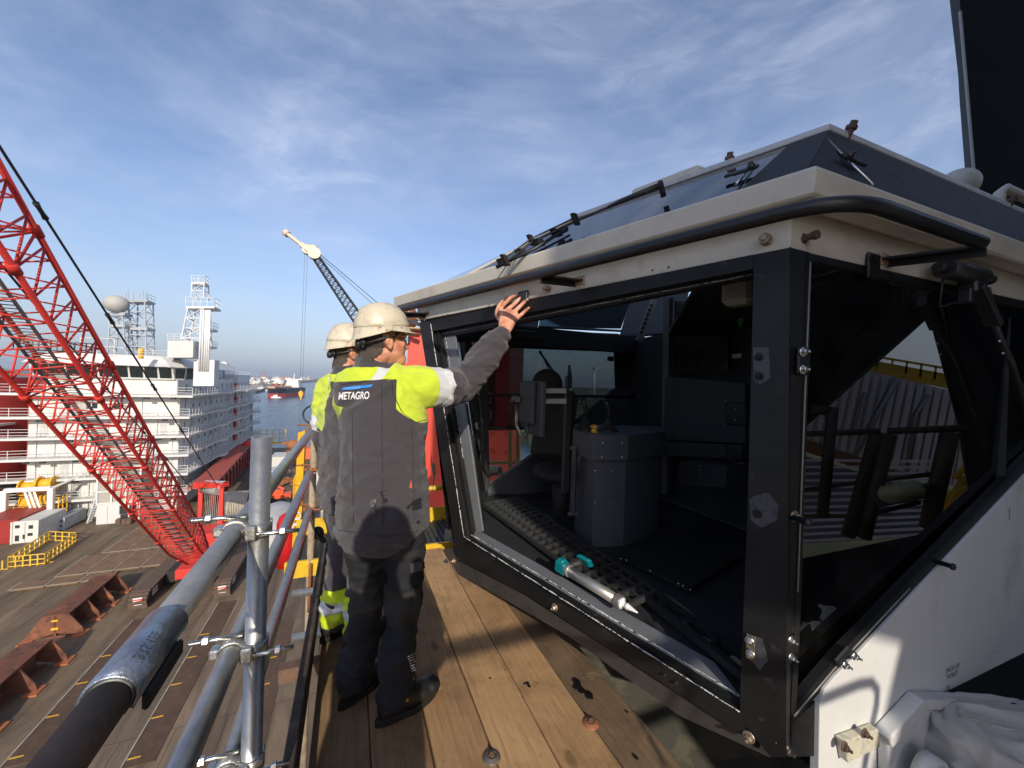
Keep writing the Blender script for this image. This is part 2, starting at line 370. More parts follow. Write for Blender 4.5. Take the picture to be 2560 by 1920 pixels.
# ================================================================ SCAFFOLD PLATFORM
TR = .02415
def plank_mat(name, base, dark, seed):
    base = [base[0] * 1.22, base[1] * 1.06, base[2] * .95]; dark = [dark[0] * 1.2, dark[1] * 1.05, dark[2] * .95]
    m = bpy.data.materials.new(name); m.use_nodes = True; t = m.node_tree; b = t.nodes['Principled BSDF']; nn = t.nodes.new; lk = t.links.new
    co = nn('ShaderNodeTexCoord'); rt = nn('ShaderNodeMapping'); rt.inputs['Rotation'].default_value = (0, 0, -math.atan2(VV.y, VV.x) + R(90)); rt.inputs['Location'].default_value = (seed, seed * 3, 0); lk(co.outputs['Object'], rt.inputs[0])
    mp = nn('ShaderNodeMapping'); mp.inputs['Scale'].default_value = (9, .55, 9); lk(rt.outputs[0], mp.inputs[0])
    def ns(v, s, d=8, r=.65, dis=0):
        n = nn('ShaderNodeTexNoise'); n.inputs['Scale'].default_value = s; n.inputs['Detail'].default_value = d; n.inputs['Roughness'].default_value = r; n.inputs['Distortion'].default_value = dis
        lk(v, n.inputs[0]); return n.outputs[0]
    wv = nn('ShaderNodeTexWave'); wv.wave_type = 'BANDS'; wv.bands_direction = 'X'; wv.inputs['Scale'].default_value = 1.1; wv.inputs['Distortion'].default_value = 9; wv.inputs['Detail'].default_value = 4; wv.inputs['Detail Scale'].default_value = .9
    lk(mp.outputs[0], wv.inputs[0])
    r = nn('ShaderNodeValToRGB'); e = r.color_ramp.elements; e[0].position = .25; e[1].position = .75
    e[0].color = (*[c * .93 for c in base], 1); e[1].color = (*base, 1); lk(wv.outputs[0], r.inputs[0])
    g = nn('ShaderNodeMapRange'); g.inputs[1].default_value = .38; g.inputs[2].default_value = .68; lk(ns(rt.outputs[0], 3.2, 9, .7, .6), g.inputs[0])
    mx = nn('ShaderNodeMix'); mx.data_type = 'RGBA'; q = nn('ShaderNodeMath'); q.operation = 'MULTIPLY'; q.inputs[1].default_value = .85; lk(g.outputs[0], q.inputs[0]); lk(q.outputs[0], mx.inputs[0]); lk(r.outputs[0], mx.inputs[6]); mx.inputs[7].default_value = (*dark, 1)
    fg = nn('ShaderNodeMapRange'); fg.inputs[1].default_value = .52; fg.inputs[2].default_value = .75; lk(ns(mp.outputs[0], 5, 9, .75), fg.inputs[0])
    m2 = nn('ShaderNodeMix'); m2.data_type = 'RGBA'; q2 = nn('ShaderNodeMath'); q2.operation = 'MULTIPLY'; q2.inputs[1].default_value = .8; lk(fg.outputs[0], q2.inputs[0]); lk(q2.outputs[0], m2.inputs[0]); lk(mx.outputs[2], m2.inputs[6]); m2.inputs[7].default_value = (*[c * .5 for c in dark], 1)
    vo = nn('ShaderNodeTexVoronoi'); vo.inputs['Scale'].default_value = 2.3; mk = nn('ShaderNodeMapping'); mk.inputs['Scale'].default_value = (1.6, .8, 1); lk(rt.outputs[0], mk.inputs[0]); lk(mk.outputs[0], vo.inputs[0])
    kn = nn('ShaderNodeMapRange'); kn.inputs[1].default_value = .05; kn.inputs[2].default_value = .10; kn.inputs[3].default_value = 1; kn.inputs[4].default_value = 0; lk(vo.outputs[0], kn.inputs[0])
    m3 = nn('ShaderNodeMix'); m3.data_type = 'RGBA'; q3 = nn('ShaderNodeMath'); q3.operation = 'MULTIPLY'; q3.inputs[1].default_value = .6; lk(kn.outputs[0], q3.inputs[0]); lk(q3.outputs[0], m3.inputs[0]); lk(m2.outputs[2], m3.inputs[6]); m3.inputs[7].default_value = (.10, .055, .02, 1)
    sp = nn('ShaderNodeMapRange'); sp.inputs[1].default_value = .66; sp.inputs[2].default_value = .70; lk(ns(rt.outputs[0], 26, 4, .6), sp.inputs[0]); m4 = nn('ShaderNodeMix'); m4.data_type = 'RGBA'; q4 = nn('ShaderNodeMath'); q4.operation = 'MULTIPLY'; q4.inputs[1].default_value = .7; lk(sp.outputs[0], q4.inputs[0]); lk(q4.outputs[0], m4.inputs[0]); lk(m3.outputs[2], m4.inputs[6]); m4.inputs[7].default_value = (.06, .045, .03, 1)
    ls = nn('ShaderNodeMapRange'); ls.inputs[1].default_value = .60; ls.inputs[2].default_value = .74; lk(ns(rt.outputs[0], 5, 9, .7, 1.2), ls.inputs[0]); m5 = nn('ShaderNodeMix'); m5.data_type = 'RGBA'; q5 = nn('ShaderNodeMath'); q5.operation = 'MULTIPLY'; q5.inputs[1].default_value = .5; lk(ls.outputs[0], q5.inputs[0]); lk(q5.outputs[0], m5.inputs[0]); lk(m4.outputs[2], m5.inputs[6]); m5.inputs[7].default_value = (.46, .36, .24, 1); m3 = m5
    lk(m3.outputs[2], b.inputs['Base Color']); base = base; b.inputs['Roughness'].default_value = .78; b.inputs['Specular IOR Level'].default_value = .3
    bp = nn('ShaderNodeBump'); bp.inputs['Strength'].default_value = .22; bp.inputs['Distance'].default_value = .002; lk(wv.outputs[0], bp.inputs['Height'])
    bp2 = nn('ShaderNodeBump'); bp2.inputs['Strength'].default_value = .4; bp2.inputs['Distance'].default_value = .003; lk(ns(mp.outputs[0], 12), bp2.inputs['Height']); lk(bp.outputs[0], bp2.inputs['Normal']); lk(bp2.outputs[0], b.inputs['Normal'])
    return m
PW = .2222; P0 = -.105
cols = [((.26, .19, .115), (.11, .08, .05)), ((.30, .21, .12), (.14, .095, .055)), ((.33, .23, .125), (.16, .11, .06)), ((.42, .30, .165), (.22, .15, .08)), ((.38, .265, .145), (.18, .12, .065)), ((.17, .13, .085), (.08, .062, .042))]
lab = ['scaffold plank beside the dark toe board, leftmost of the walking boards', 'scaffold plank second from the toe board, under the heel of the left boot', 'scaffold plank third from the toe board, under the big right boot',
       'pale brown scaffold plank, fourth from the toe board, grey washer at its near end', 'warm brown scaffold plank fifth from the toe board, the orange washer on its edge', 'grey weathered scaffold plank with black sealant drips, nearest the cab']
ends = [3.30, 3.33, 3.31, 3.32, 3.30, 3.28]
for i in range(6):
    pl = plank_mat('plank_wood_%d' % i, cols[i][0], cols[i][1], i * 3.7)
    b = MB(); z = [0, .001, 0, .002, 0, -.004][i]
    n = 26; r0 = P0 + i * PW + .003; r1 = r0 + PW - .006; v0 = -2.2; v1 = ends[i]; P = []
    for k in range(n + 1):
        v = v0 + (v1 - v0) * k / n; dz = .0015 * math.sin(k * 1.3 + i); j = random.uniform(-.0015, .0015)
        for (r, zz) in ((r0 + j, -.004), (r0 + .005 + j, 0), (r0 + PW * .5, .0012), (r1 - .005 + j, 0), (r1 + j, -.004), (r1 + j, -.036), (r0 + j, -.036)): P.append(vr(r, v, z + dz + zz))
    F = []
    for k in range(n):
        for q in range(7): F.append((k * 7 + q, k * 7 + (q + 1) % 7, (k + 1) * 7 + (q + 1) % 7, (k + 1) * 7 + q))
    F += [list(range(7)), [n * 7 + q for q in range(7)][::-1]]; b.add(P, F)
    tag(b.build('scaffold_plank', pl), lab[i], 'plank', 'scaffold planks of the platform')
# black sealant drips on the grey plank
SEAL = mat('black_sealant', (.008, .008, .008), .35)
b = MB()
for (x, y, rx, ry) in ((1442, 1704, 9, 7), (1447, 1716, 8, 9), (1452, 1724, 10, 8), (1440, 1719, 7, 4), (1472, 1735, 9, 6), (1476, 1742, 6, 5), (1469, 1744, 3, 3), (1316, 1708, 8, 2), (1322, 1714, 4, 4), (1590, 1893, 4, 4), (1568, 1780, 3, 2), (1225, 1695, 3, 2)):
    c = onz(x, y, .004); s = (c - CAM).length / FPX
    b.ell(c, RR * rx * s * .8, VV * ry * s * 1.4, ZZ * .003, 12, 6)
tag(b.build('sealant_drips', SEAL), 'black splashes of sealant drying on the grey plank nearest the cab', 'sealant')
# toe board
TOE = mat('toe_board_wood', (.062, .045, .036), .8, 0, .35, 6, .5, 60, [((.16, .13, .10), .6, 9, .52, .72)], stretch=(1, 1, 5))
b = MB(); b.bbox(vr(-.151, .55, .085), RR * .019, VV * 2.75, ZZ * .087, .004); tag(b.build('toe_board', TOE), 'dark weathered timber toe board standing on edge along the planks', 'toe board')
# rusty cup washers with bolts
def washer(px, py, z, rad, m_, label):
    p = onz(px, py, z); o = thing('cup_washer', label, 'washer', p, 'cup washers on the planks')
    MB().lathe(p, ZZ, [(rad * .98, -.001), (rad, .001), (rad * .9, .004), (rad * .62, .010), (rad * .5, .012), (rad * .42, .009), (rad * .38, .003), (rad * .2, .003)], 28).build('dish', m_, o)
    MB().lathe(p, ZZ, [(.014, .003), (.014, .014), (.011, .016)], 6, False).lathe(p, ZZ, [(.008, .014), (.008, .021), (.007, .022)], 12).build('bolt', RUSTT, o)
RW1 = mat('orange_washer', (.33, .13, .06), .7, .3, .3, 30, .3, 80, [((.12, .05, .03), .7, 40, .5, .7)])
RW2 = mat('grey_washer', (.17, .15, .13), .6, .5, .3, 30, .3, 80, [((.05, .035, .025), .8, 40, .5, .7)])
washer(1476, 1808, 0, .036, RW1, 'orange rusty cup washer with bolt between two planks near the cab')
washer(1229, 1893, 0, .036, RW2, 'grey dirty cup washer with bolt at the bottom edge between planks')
washer(1182, 1403, 0, .036, RUSTT, 'small dark rusty washer on the planks below the far corner of the cab')
washer(1130, 620 + 1180, 0, .0, RW2, '') if False else None
# ---- tubes
def seg(name, a, b_, mm, label, group='scaffold tubes of the guard rail', r=TR, hollow=True):
    o = MB().pipe(a, b_, r, r - .004, 32).build(name, mm); return tag(o, label, 'scaffold tube', group)
RT = -.262; ZT, ZM, ZL = 1.046, .735, .43
SPL = .66      # v where the rusty tube meets the galvanised one
GDULL = mat('dull_galvanised', (.30, .32, .35), .38, .85, .25, 12, .3, 80, [((.20, .12, .09), .5, 18, .55, .72), ((.5, .52, .55), .4, 40, .55, .75)])
TANT = mat('cement_stained_tube', (.33, .26, .18), .85, .1, .3, 20, .5, 70, [((.45, .38, .29), .6, 30, .5, .7), ((.16, .09, .05), .6, 8, .55, .7)])
def on_rail(px, py, z):      # v coordinate of the rail point nearest a pixel
    p = onz(px, py, z); return p.dot(VV)
vs_ = on_rail(338, 1730, ZT)
seg('scaffold_tube', vr(RT, -1.6, ZT), vr(RT, vs_ - .008, ZT), RUSTT, 'dark rusty brown scaffold tube in the near bottom left corner')
seg('scaffold_tube', vr(RT, vs_ - .006, ZT), vr(RT, 3.25, ZT), GALV, 'galvanised top guard rail tube running away from the rusty tube')
seg('scaffold_tube', vr(RT, -1.2, ZM), vr(RT, 3.22, ZM), GALV, 'middle galvanised guard rail tube')
seg('scaffold_tube', vr(RT, -1.2, ZL), vr(RT, 3.3, ZL), GALV, 'lowest galvanised guard rail tube')
pn = at(655, 1092, 1.02); NP = Vector((pn.x, pn.y, 0))
seg('scaffold_post', NP + ZZ * -3, NP + ZZ * pn.z, GALV, 'near upright galvanised scaffold post with open top', 'scaffold posts')
pf = at(789, 993, 3.0); FP_ = Vector((pf.x, pf.y, 0))
seg('scaffold_post', FP_ + ZZ * -2.2, FP_ + ZZ * pf.z, TANT, 'tan cement stained scaffold post where the rails end', 'scaffold posts')
pg = at(816, 975, 3.95); GP = Vector((pg.x, pg.y, 0))
seg('scaffold_post', GP + ZZ * -1.6, GP + ZZ * pg.z, GALV, 'galvanised scaffold post just right of the tan post', 'scaffold posts')
# ---- sleeve coupler over the tube joint
def arc_strip(b, c, ax, r, wd, t0, t1, th=.006, n=20, ref=ZZ):     # curved plate around a tube
    ax = ax.normalized(); a = ref.cross(ax).normalized(); q = ax.cross(a).normalized(); P = []
    for s_ in (-1, 1):
        for rr in (r, r + th):
            for k in range(n + 1):
                t = t0 + (t1 - t0) * k / n; P.append(c + ax * s_ * wd / 2 + (a * math.cos(t) + q * math.sin(t)) * rr)
    m1 = n + 1; F = []
    for k in range(n): F += [(k, k + 1, m1 + k + 1, m1 + k), (2 * m1 + k, 3 * m1 + k, 3 * m1 + k + 1, 2 * m1 + k + 1), (k, 2 * m1 + k, 2 * m1 + k + 1, k + 1), (m1 + k, m1 + k + 1, 3 * m1 + k + 1, 3 * m1 + k)]
    F += [(0, m1, 3 * m1, 2 * m1), (n, 2 * m1 + n, 3 * m1 + n, m1 + n)]
    b.add(P, F, True)
SLV = mat('sleeve_steel', (.30, .335, .40), .34, .85, .2, 14, .25, 60, [((.10, .10, .09), .7, 25, .55, .72), ((.48, .50, .52), .4, 50, .5, .7)])
v0s, v1s = on_rail(300, 1745, ZT) , on_rail(415, 1560, ZT)
vc = (v0s + v1s) / 2; wd = max(.12, v1s - v0s)
cs = vr(RT, vc, ZT); st = thing('sleeve_coupler', 'steel sleeve coupler clamped over the joint of the rusty and the galvanised tube', 'coupler', cs)
b = MB(); arc_strip(b, cs, VV, TR + .001, wd, R(-35), R(215), .0045, 30, ZZ); b.build('sleeve', SLV, st)
b = MB(); arc_strip(b, cs + RR * .0 , VV, TR + .001, wd * .92, R(-120), R(-40), .004, 14, ZZ); b.bbox(cs + RR * .030 - ZZ * .022 - VV * wd * .05, RR * .004, VV * wd * .36, ZZ * .012, .003); b.build('flap', DARK, st)
for k in (-.3, .28):
    q = cs + VV * wd * k - RR * .034 - ZZ * .018
    b = MB(); b.lathe(q + RR * .02, -RR, [(.0065, 0), (.0065, .003), (.0058, .004), (.0065, .006), (.0058, .008), (.0065, .010), (.0058, .012), (.0065, .014), (.0058, .016), (.0065, .018), (.0058, .020), (.0065, .022), (.0058, .024), (.0065, .026), (.0055, .029)], 14); b.build('bolt', STEEL, st)
V_, F_ = text_mesh('BRSHEE', .016, 0, 0, 1.15)
b = MB(); u0 = cs - VV * wd * .30
for i, p in enumerate(V_):
    t = R(74) - (p.y) / TR * 1.0; b.v.append(u0 + VV * p.x + (RR * math.cos(t) + ZZ * math.sin(t)) * (TR + .0062))
b.f = F_; b.mi = [0] * len(F_); b.sm = [False] * len(F_)
b.build('stamp', mat('stamped_mark', (.10, .11, .13), .6, .5), st)
# ---- double couplers
def coupler(label, post, zc, rail_r, m1, bolt_m, long_=1.0, sgn=1):
    c = Vector((post.x, post.y, zc)); rc = vr(rail_r, c.dot(VV), zc)
    dirn = (rc - c); dirn.z = 0; out = dirn.normalized()
    o = thing('scaffold_clamp', label, 'clamp', (c + rc) / 2, 'clamps joining the rails to the posts')
    b = MB(); b.bbox((c + rc) / 2, out * max(.006, (rc - c).length / 2 - TR + .004), VV * .019, ZZ * .019, .006)
    arc_strip(b, rc, VV, TR + .0005, .040, R(20), R(170), .006, 18, ZZ)
    arc_strip(b, rc, VV, TR + .0005, .034, R(190), R(340), .006, 18, ZZ)
    b.bbox(rc + out * (TR + .012) + ZZ * .002, out * .011, VV * .017, ZZ * .012, .004)
    b.build('rail_jaw', m1, o)
    b = MB()
    arc_strip(b, c, ZZ, TR + .0005, .040, 0, R(160), .006, 18, VV); arc_strip(b, c, ZZ, TR + .0005, .034, R(185), R(350), .006, 18, VV)
    b.bbox(c - VV * (TR + .010) + out * .012, RR * .014, VV * .009, ZZ * .018, .004); b.build('post_jaw', m1, o)
    L = .085 * long_
    b = MB(); p1 = rc + ZZ * (TR + .011) ; b.tube([p1 + out * L, p1 - out * .022], .0058, 12); b.lathe(p1 + out * (L * .55), out, [(.0115, 0), (.0115, .011), (.010, .012)], 6, False)
    for k in range(9): b.lathe(p1 + out * (L * .72 + k * .0026), out, [(.0058, 0), (.0068, .0013), (.0058, .0026)], 10)
    b.build('bolt', bolt_m, o)
    b = MB(); p2 = c - VV * (TR + .010) - ZZ * .004; e = -out; b.tube([p2 - e * .022, p2 + e * L], .0058, 12); b.lathe(p2 + e * (L * .55), e, [(.0115, 0), (.0115, .011), (.010, .012)], 6, False)
    b.build('bolt', bolt_m, o)
CLP = mat('clamp_steel', (.50, .50, .48), .35, .9, .25, 30, .3, 60, [((.16, .13, .09), .5, 30, .55, .7)])
coupler('bright steel clamp on the near post holding the top rail', NP, ZT, RT, CLP, STEEL, 1.15)
coupler('bright steel clamp on the near post holding the middle rail', NP, ZM, RT, CLP, STEEL, 1.1)
coupler('bright steel clamp on the near post holding the lowest rail', NP, ZL, RT, CLP, STEEL, 1.1)
for z, l in ((ZT, 'top'), (ZM, 'middle'), (ZL, 'lowest')):
    coupler('rusty clamp on the tan post at the end of the %s rail' % l, FP_, z, RT, RUSTO, RUSTO, 1.2)
# clamps and thin rods on the far galvanised post
for z, l in ((1.17, 'upper'), (.88, 'middle'), (.52, 'lower')):
    c = Vector((GP.x, GP.y, z)); o = thing('scaffold_clamp', '%s dark rusty clamp on the galvanised post behind the tan post' % l, 'clamp', c, 'clamps joining the rails to the posts')
    b = MB(); b.pipe(c - ZZ * .03, c + ZZ * .03, TR + .009, TR + .001, 18); b.bbox(c - VV * .04, RR * .03, VV * .014, ZZ * .022, .004); b.build('post_jaw', RUSTT if l != 'upper' else RUSTO, o)
    b = MB(); b.tube([c + RR * .11 - VV * .04, c - RR * .05 - VV * .04], .008, 8); b.build('bolt', RUSTT, o)
# transom stubs below the toe board
for (x0, y0, x1, y1, Y, l) in ((730, 1486, 768, 1478, 2.55, 'far'), (730, 1597, 770, 1590, 2.15, 'near')):
    p0 = onz(x0, y0, -.07); p1 = p0 + RR * 1.6
    seg('transom_tube', p0, p1, GALV, '%s short tube end poking out beneath the toe board' % l, 'transom tubes under the planks')
b = MB(); p0 = at(778, 1340, 2.95); b.tube([Vector((p0.x, p0.y, z)) for z in (.02, .0, -.35)], .012, 8); tag(b.build('toe_bracket', RUSTO), 'rusty toe board bracket at the tan post', 'bracket')
# black tie bracket beyond the toe board
BRK = mat('black_bracket', (.012, .013, .014), .5, .2)
b = MB(); A = at(793, 1330, 3.1); B_ = at(848, 1412, 3.05); b.beam(A, B_, .05, .018, ZZ, .004); b.beam(A + Vector((.07, .05, .02)), B_ + Vector((.10, .05, -.02)), .012, .05, ZZ, .003); b.lathe(A - VV * .01, -VV, [(.05, 0), (.05, .02), (.045, .023)], 18); b.bolt(A - VV * .033, -VV, .012, .012)
tag(b.build('steel_bracket', BRK), 'black steel arm bracket at the far end of the toe board', 'bracket')
# cable loop behind the tan post
b = MB(); pts = []
for k in range(19):
    t = R(75) + R(215) * k / 18; p = at(782 + 22 * math.cos(t) * 1.1 - 0, 1037 - 22 * math.sin(t), 3.2); pts.append(p)
b.tube(pts, .007, 8); tag(b.build('cable_loop', BLACK), 'black cable loop hanging left of the tan post', 'cable')
# two thin rods near the galvanised post
for (x, y0, y1, m_, l) in ((829, 1105, 1325, TANT, 'tan'), (836, 1105, 1310, GDULL, 'grey')):
    a = at(x, y0, 4.0); c = Vector((a.x, a.y, at(x, y1, 4.0).z)); tag(MB().tube([a, c], .012, 10).build('thin_rod', m_), 'thin %s rod standing right of the galvanised post' % l, 'rod')
# ---- walkway beyond the planks
b = MB(); b.sbox(-.42, 3.36, -.06, 1.6, 4.05, -.03)
for k in range(40):
    r = -.41 + k * .05; b.sbox(r, 3.37, -.03, r + .02, 4.04, -.012)
GRT = mat('ribbed_walkway', (.055, .055, .052), .6, .3, .25, 10, .2, 50, [((.14, .13, .11), .5, 8, .55, .7)])
wk = thing('walkway', 'dark ribbed walkway with yellow kick plates beyond the planks', 'walkway', vr(.4, 3.7, -.05)); b.build('tread', GRT, wk)
YK = mat('kick_plate_yellow', (.62, .40, .02), .45, 0, .15, 6, .1, 40, [((.12, .07, .02), .5, 14, .58, .7)])
b = MB(); b.sbox(-.42, 4.05, -.06, 1.6, 4.062, .12); b.build('kick_plate', YK, wk)
b = MB(); b.sbox(-.42, 3.335, -.09, 1.6, 3.358, .035); b.build('kick_plate', YK, wk)
for r in (.55, ):
    b = MB(); b.tube([vr(r, 3.42, -.05), vr(r, 3.42, .5)], .03, 10); b.tube([vr(r, 3.42, .5), vr(r + .35, 3.42, .5)], .022, 10); b.build('rail_post', YK, wk)
# support framing under the planks
for v, l in ((-1.5, 'rear'), (.4, 'middle'), (2.3, 'far')): tag(MB().sbox(-.3, v, -.16, 1.35, v + .06, -.085).build('scaffold_ledger', RUSTT), '%s rusty cross bearer beneath the planks' % l, 'bearer')
m = MB(); m.sbox(-.08, -2.1, -.20, 1.2, 3.2, -.175); tag(m.build('gap_shade_sheet', DARK), 'dark sheet added beneath the planks to darken their gaps', 'sheet')  # added so the gaps between planks read as dark shade
# grey-green steel deck below the platform
PLT = mat('stained_steel_plate', (.13, .13, .105), .6, .15, .2, 1.5, .15, 30, [((.28, .25, .17), .55, 3.5, .54, .6), ((.045, .042, .036), .7, 2.2, .55, .72)])
b = MB(); b.sbox(1.05, -1.2, -.62, 3.6, 3.2, -.58); tag(b.build('crane_deck_plate', PLT), 'stained grey green steel plate below the cab and the planks', 'deck plate')
# ================================================================ CRANE CAB
S = .87
def cw(x, y, z): return Vector((x * S, y * S, CZ + z * S))
K2 = Vector((1.03, 1.45, 0)); AD = Vector((-.6823, .7310, 0)).normalized(); BD = Vector((.931, .364, 0)).normalized()
NL = Vector((-AD.y, AD.x, 0)) ; NL = NL if NL.y < 0 else -NL
NRr = Vector((BD.y, -BD.x, 0))
CN = (NL + NRr) / (1 + NL.dot(NRr))
KW = cw(1.03, 1.45, 0)
def LP(px, py, off=0): return onpl(px, py, KW + NL * off, NL)
def RP(px, py, off=0): return onpl(px, py, KW + NRr * off, NRr)
MBW = cw(-.25, 4.3, 0)
def FW(px, py, off=0): return onpl(px, py, MBW + NRr * off, NRr)        # far window wall
CREAM = mat('cab_cream_paint', (.57, .54, .47), .5, 0, .07, 2.5, .08, 30, [((.34, .30, .23), .6, 3.0, .48, .74), ((.24, .20, .15), .35, 14, .58, .72), ((.28, .14, .05), .5, 26, .68, .74)])
CBLK = mat('cab_black_paint', (.011, .0115, .0125), .42, 0, .25, 5, .1, 60, [((.05, .05, .055), .5, 14, .64, .68), ((.030, .026, .02), .5, 3, .52, .7)], .3)
CGREY = mat('cab_grey_paint', (.155, .165, .18), .42, 0, .07, 4, .05, 50, [((.08, .08, .085), .4, 6, .55, .72)])
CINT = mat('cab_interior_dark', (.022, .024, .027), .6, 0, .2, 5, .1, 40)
SEALW = mat('old_white_sealant', (.62, .62, .60), .55, 0, .2, 60, .4, 100, [((.03, .03, .03), 1, 60, .50, .56)])
GLD = glass('dark_side_glass', (.08, .09, .09), .9, 2.4, 0, .02)
GLT = glass('tinted_window_glass', (.30, .33, .34), 1.0, 1.5, 0, .05)
GLR = glass('roof_glass', (.08, .10, .15), 1.0, 2.8, .015, .06)
GLC = glass('clear_glass', (.80, .84, .82), 1.0, 1.5, 0, .06)
cab = thing('crane_cab', 'black and cream crane operator cab with its side window taken out', 'crane cab', cw(1.6, 3.4, -1.4))
def B(): return MB()
def sweep(b, prof, sL=3.05, sR=3.2):
    P = []
    for (o, z) in prof:
        for q in ((Vector((1.03, 1.45, 0)) + AD * sL + NL * o), (K2 + CN * o), (K2 + BD * sR + NRr * o)): P.append(cw(q.x, q.y, z))
    F = []
    for i in range(len(prof) - 1):
        for k in (0, 1): F.append((i * 3 + k, i * 3 + k + 1, (i + 1) * 3 + k + 1, (i + 1) * 3 + k))
    n = len(prof); F += [[i * 3 for i in range(n)], [i * 3 + 2 for i in range(n)][::-1]]
    return b.add(P, F)
# header band, soffit and gutter
sweep(B(), [(-.08, .545), (.0, .545), (.004, .60), (.0, .70), (-.02, .72), (-.08, .72)], 2.80, 3.2).build('header_band', CREAM, cab, bevel=.004)
sweep(B(), [(-.04, .705), (.0, .702), (.055, .672), (.118, .672), (.128, .682), (.142, .758), (.136, .766), (.10, .772), (.02, .768), (.0, .76)], 3.0, 3.3).build('roof_gutter', CREAM, cab, bevel=.005)
# roof
rc = (1.365, 1.70); rl = (.383, 2.706); hip = (-.34, 2.755)
def q2(off, s, z): q = K2 + AD * s + (NL * off); return cw(q.x, q.y, z)
g0 = K2 + CN * .075
ez = 1.165
rr_ = (rc[0] + BD.x * 1.95, rc[1] + BD.y * 1.95)
rfar = (rr_[0] - .85, rr_[1] + 1.95); rlf = (.2, 4.02)
def slope(name, pts, m_, up=.012):
    P = [cw(*p) for p in pts]; n = (P[1] - P[0]).cross(P[2] - P[0]).normalized(); n = n if n.z > 0 else -n
    b = B(); b.prism(P, n * -up); return b.build(name, m_, cab)
slope('roof_glass', [(g0.x, g0.y, .772), (rc[0], rc[1], ez), (rl[0], rl[1], ez), (hip[0], hip[1], .772)], GLR)
RBL = mat('roof_black_panel', (.008, .009, .012), .6, 0, .15, 4, .03, 30)
rk = K2 + BD * 3.25 + NRr * .075
slope('roof_side_panel', [(g0.x + .002, g0.y - .002, .774), (rk.x, rk.y, .774), (rr_[0], rr_[1], ez), (rc[0], rc[1], ez)], RBL, .02)
far0 = K2 + AD * 2.95 + NL * .05
slope('roof_front_glass', [(hip[0], hip[1], .772), (rl[0], rl[1], ez), (rlf[0], rlf[1], ez), (-.60, 4.68, .66), (far0.x, far0.y, .772)], GLR)
# top plate with pale rim
top = [(rc[0], rc[1]), (rr_[0], rr_[1]), (rfar[0], rfar[1]), (rlf[0], rlf[1]), (rl[0], rl[1])]
b = B(); b.prism([cw(p[0], p[1], ez + .004) for p in top], ZZ * .028); b.build('roof_plate', mat('rim_grey', (.50, .51, .52), .45, .1, .08, 3, .05, 20, [((.2, .2, .19), .5, 6, .5, .7)]), cab, bevel=.006)
b = B(); b.bbox(cw(1.0, 2.35, ez + .06), AD * .18, BD * .14, ZZ * .03, .012); b.build('roof_hatch', CREAM, cab)
# rib over the roof glass near the corner (black band)
def lerp(a, b_, t): return a + (b_ - a) * t
G = cw(g0.x, g0.y, .772); RC_ = cw(rc[0], rc[1], ez); RL_ = cw(rl[0], rl[1], ez); HP_ = cw(hip[0], hip[1], .772)
nrm = (RC_ - G).cross(RL_ - G).normalized(); nrm = nrm if nrm.z > 0 else -nrm
b = B(); b.prism([G, RC_, lerp(RC_, RL_, .10), lerp(G, HP_, .115)], nrm * .004); b.build('roof_corner_panel', RBL, cab)
b = B(); b.beam(HP_, RL_, .03, .012, nrm); b.build('roof_edge_trim', CREAM, cab)
# roof bolts with rust
for (x, y, z, t) in ((1.10, 2.02, ez + .03, 0), (1.50, 1.76, ez + .03, 1), (3.0, 2.35, ez + .03, 1)):
    p = cw(x, y, z); d = Vector((-.1, -.35, 1)).normalized() if t == 0 else Vector((.25, -.35, 1)).normalized()
    B().lathe(p - d * .03, d, [(.014, 0), (.014, .045), (.020, .046), (.020, .058), (.013, .060), (.013, .075)], 12, False).build('roof_bolt', RUSTT, cab)
# latches on the roof glass
for (c0, d0, n0) in ((lerp(lerp(G, HP_, .16), lerp(RC_, RL_, .12), .45), (HP_ - G).normalized(), nrm), (lerp(lerp(G, cw(rk.x, rk.y, .774), .085), lerp(RC_, cw(rr_[0], rr_[1], ez), .03), .45), BD, Vector((NRr.x, NRr.y, .6)).normalized())):
    up = n0.cross(d0).normalized(); b = B(); b.bbox(c0 + n0 * .02, d0 * .045, up * .012, n0 * .006, .004); b.bbox(c0 + n0 * .02 + d0 * .045 - up * .010, d0 * .03, up * .009, n0 * .006, .003); b.lathe(c0 + n0 * .02 - d0 * .02, n0, [(.015, 0), (.015, .012), (.009, .014), (.009, .024)], 14); b.build('roof_latch', BLACK, cab)
    b = B(); b.tube([c0 + n0 * .01 + up * .14 * (1 if up.z > 0 else -1), c0 + n0 * .012 - up * .14 * (1 if up.z > 0 else -1)], .005, 6); b.build('latch_bar', STEEL, cab)
# wiper over the roof glass
b = B()
o3 = nrm
def rg(px, py, off=.05): return onpl(px, py, G + nrm * off, nrm)
arm = [rg(1652, 463, .07), rg(1560, 500, .07), rg(1520, 518, .065), rg(1440, 553, .055), rg(1330, 605, .045), rg(1265, 655, .04)]
b.tube(arm[:3], [.014, .012, .008], 8); b.tube(arm[2:], .006, 8)
b.tube([p + nrm * .018 for p in arm[3:]], .004, 6)
for p in (arm[3], arm[4], arm[5]): b.bbox(p + nrm * .01, AD * .012, BD * .012, nrm * .03, .003)
b.lathe(arm[0] - nrm * .05, nrm, [(.012, 0), (.012, .06), (.008, .07)], 12); b.build('wiper_arm', BLACK, cab)
b = B(); bl = [rg(1418, 570, .03), rg(1340, 620, .028), rg(1240, 668, .03)]; b.tube(bl, .010, 6)
bl2 = [rg(1420, 575, .012), rg(1330, 622, .012), rg(1243, 670, .012)]; b.tube(bl2, .006, 6)
for t in (.15, .4, .65, .9):
    q = lerp(bl[0], bl[2], t); b.bbox(q + nrm * .005, AD * .02, BD * .02, nrm * .018, .003)
b.build('wiper_blade', BLACK, cab)
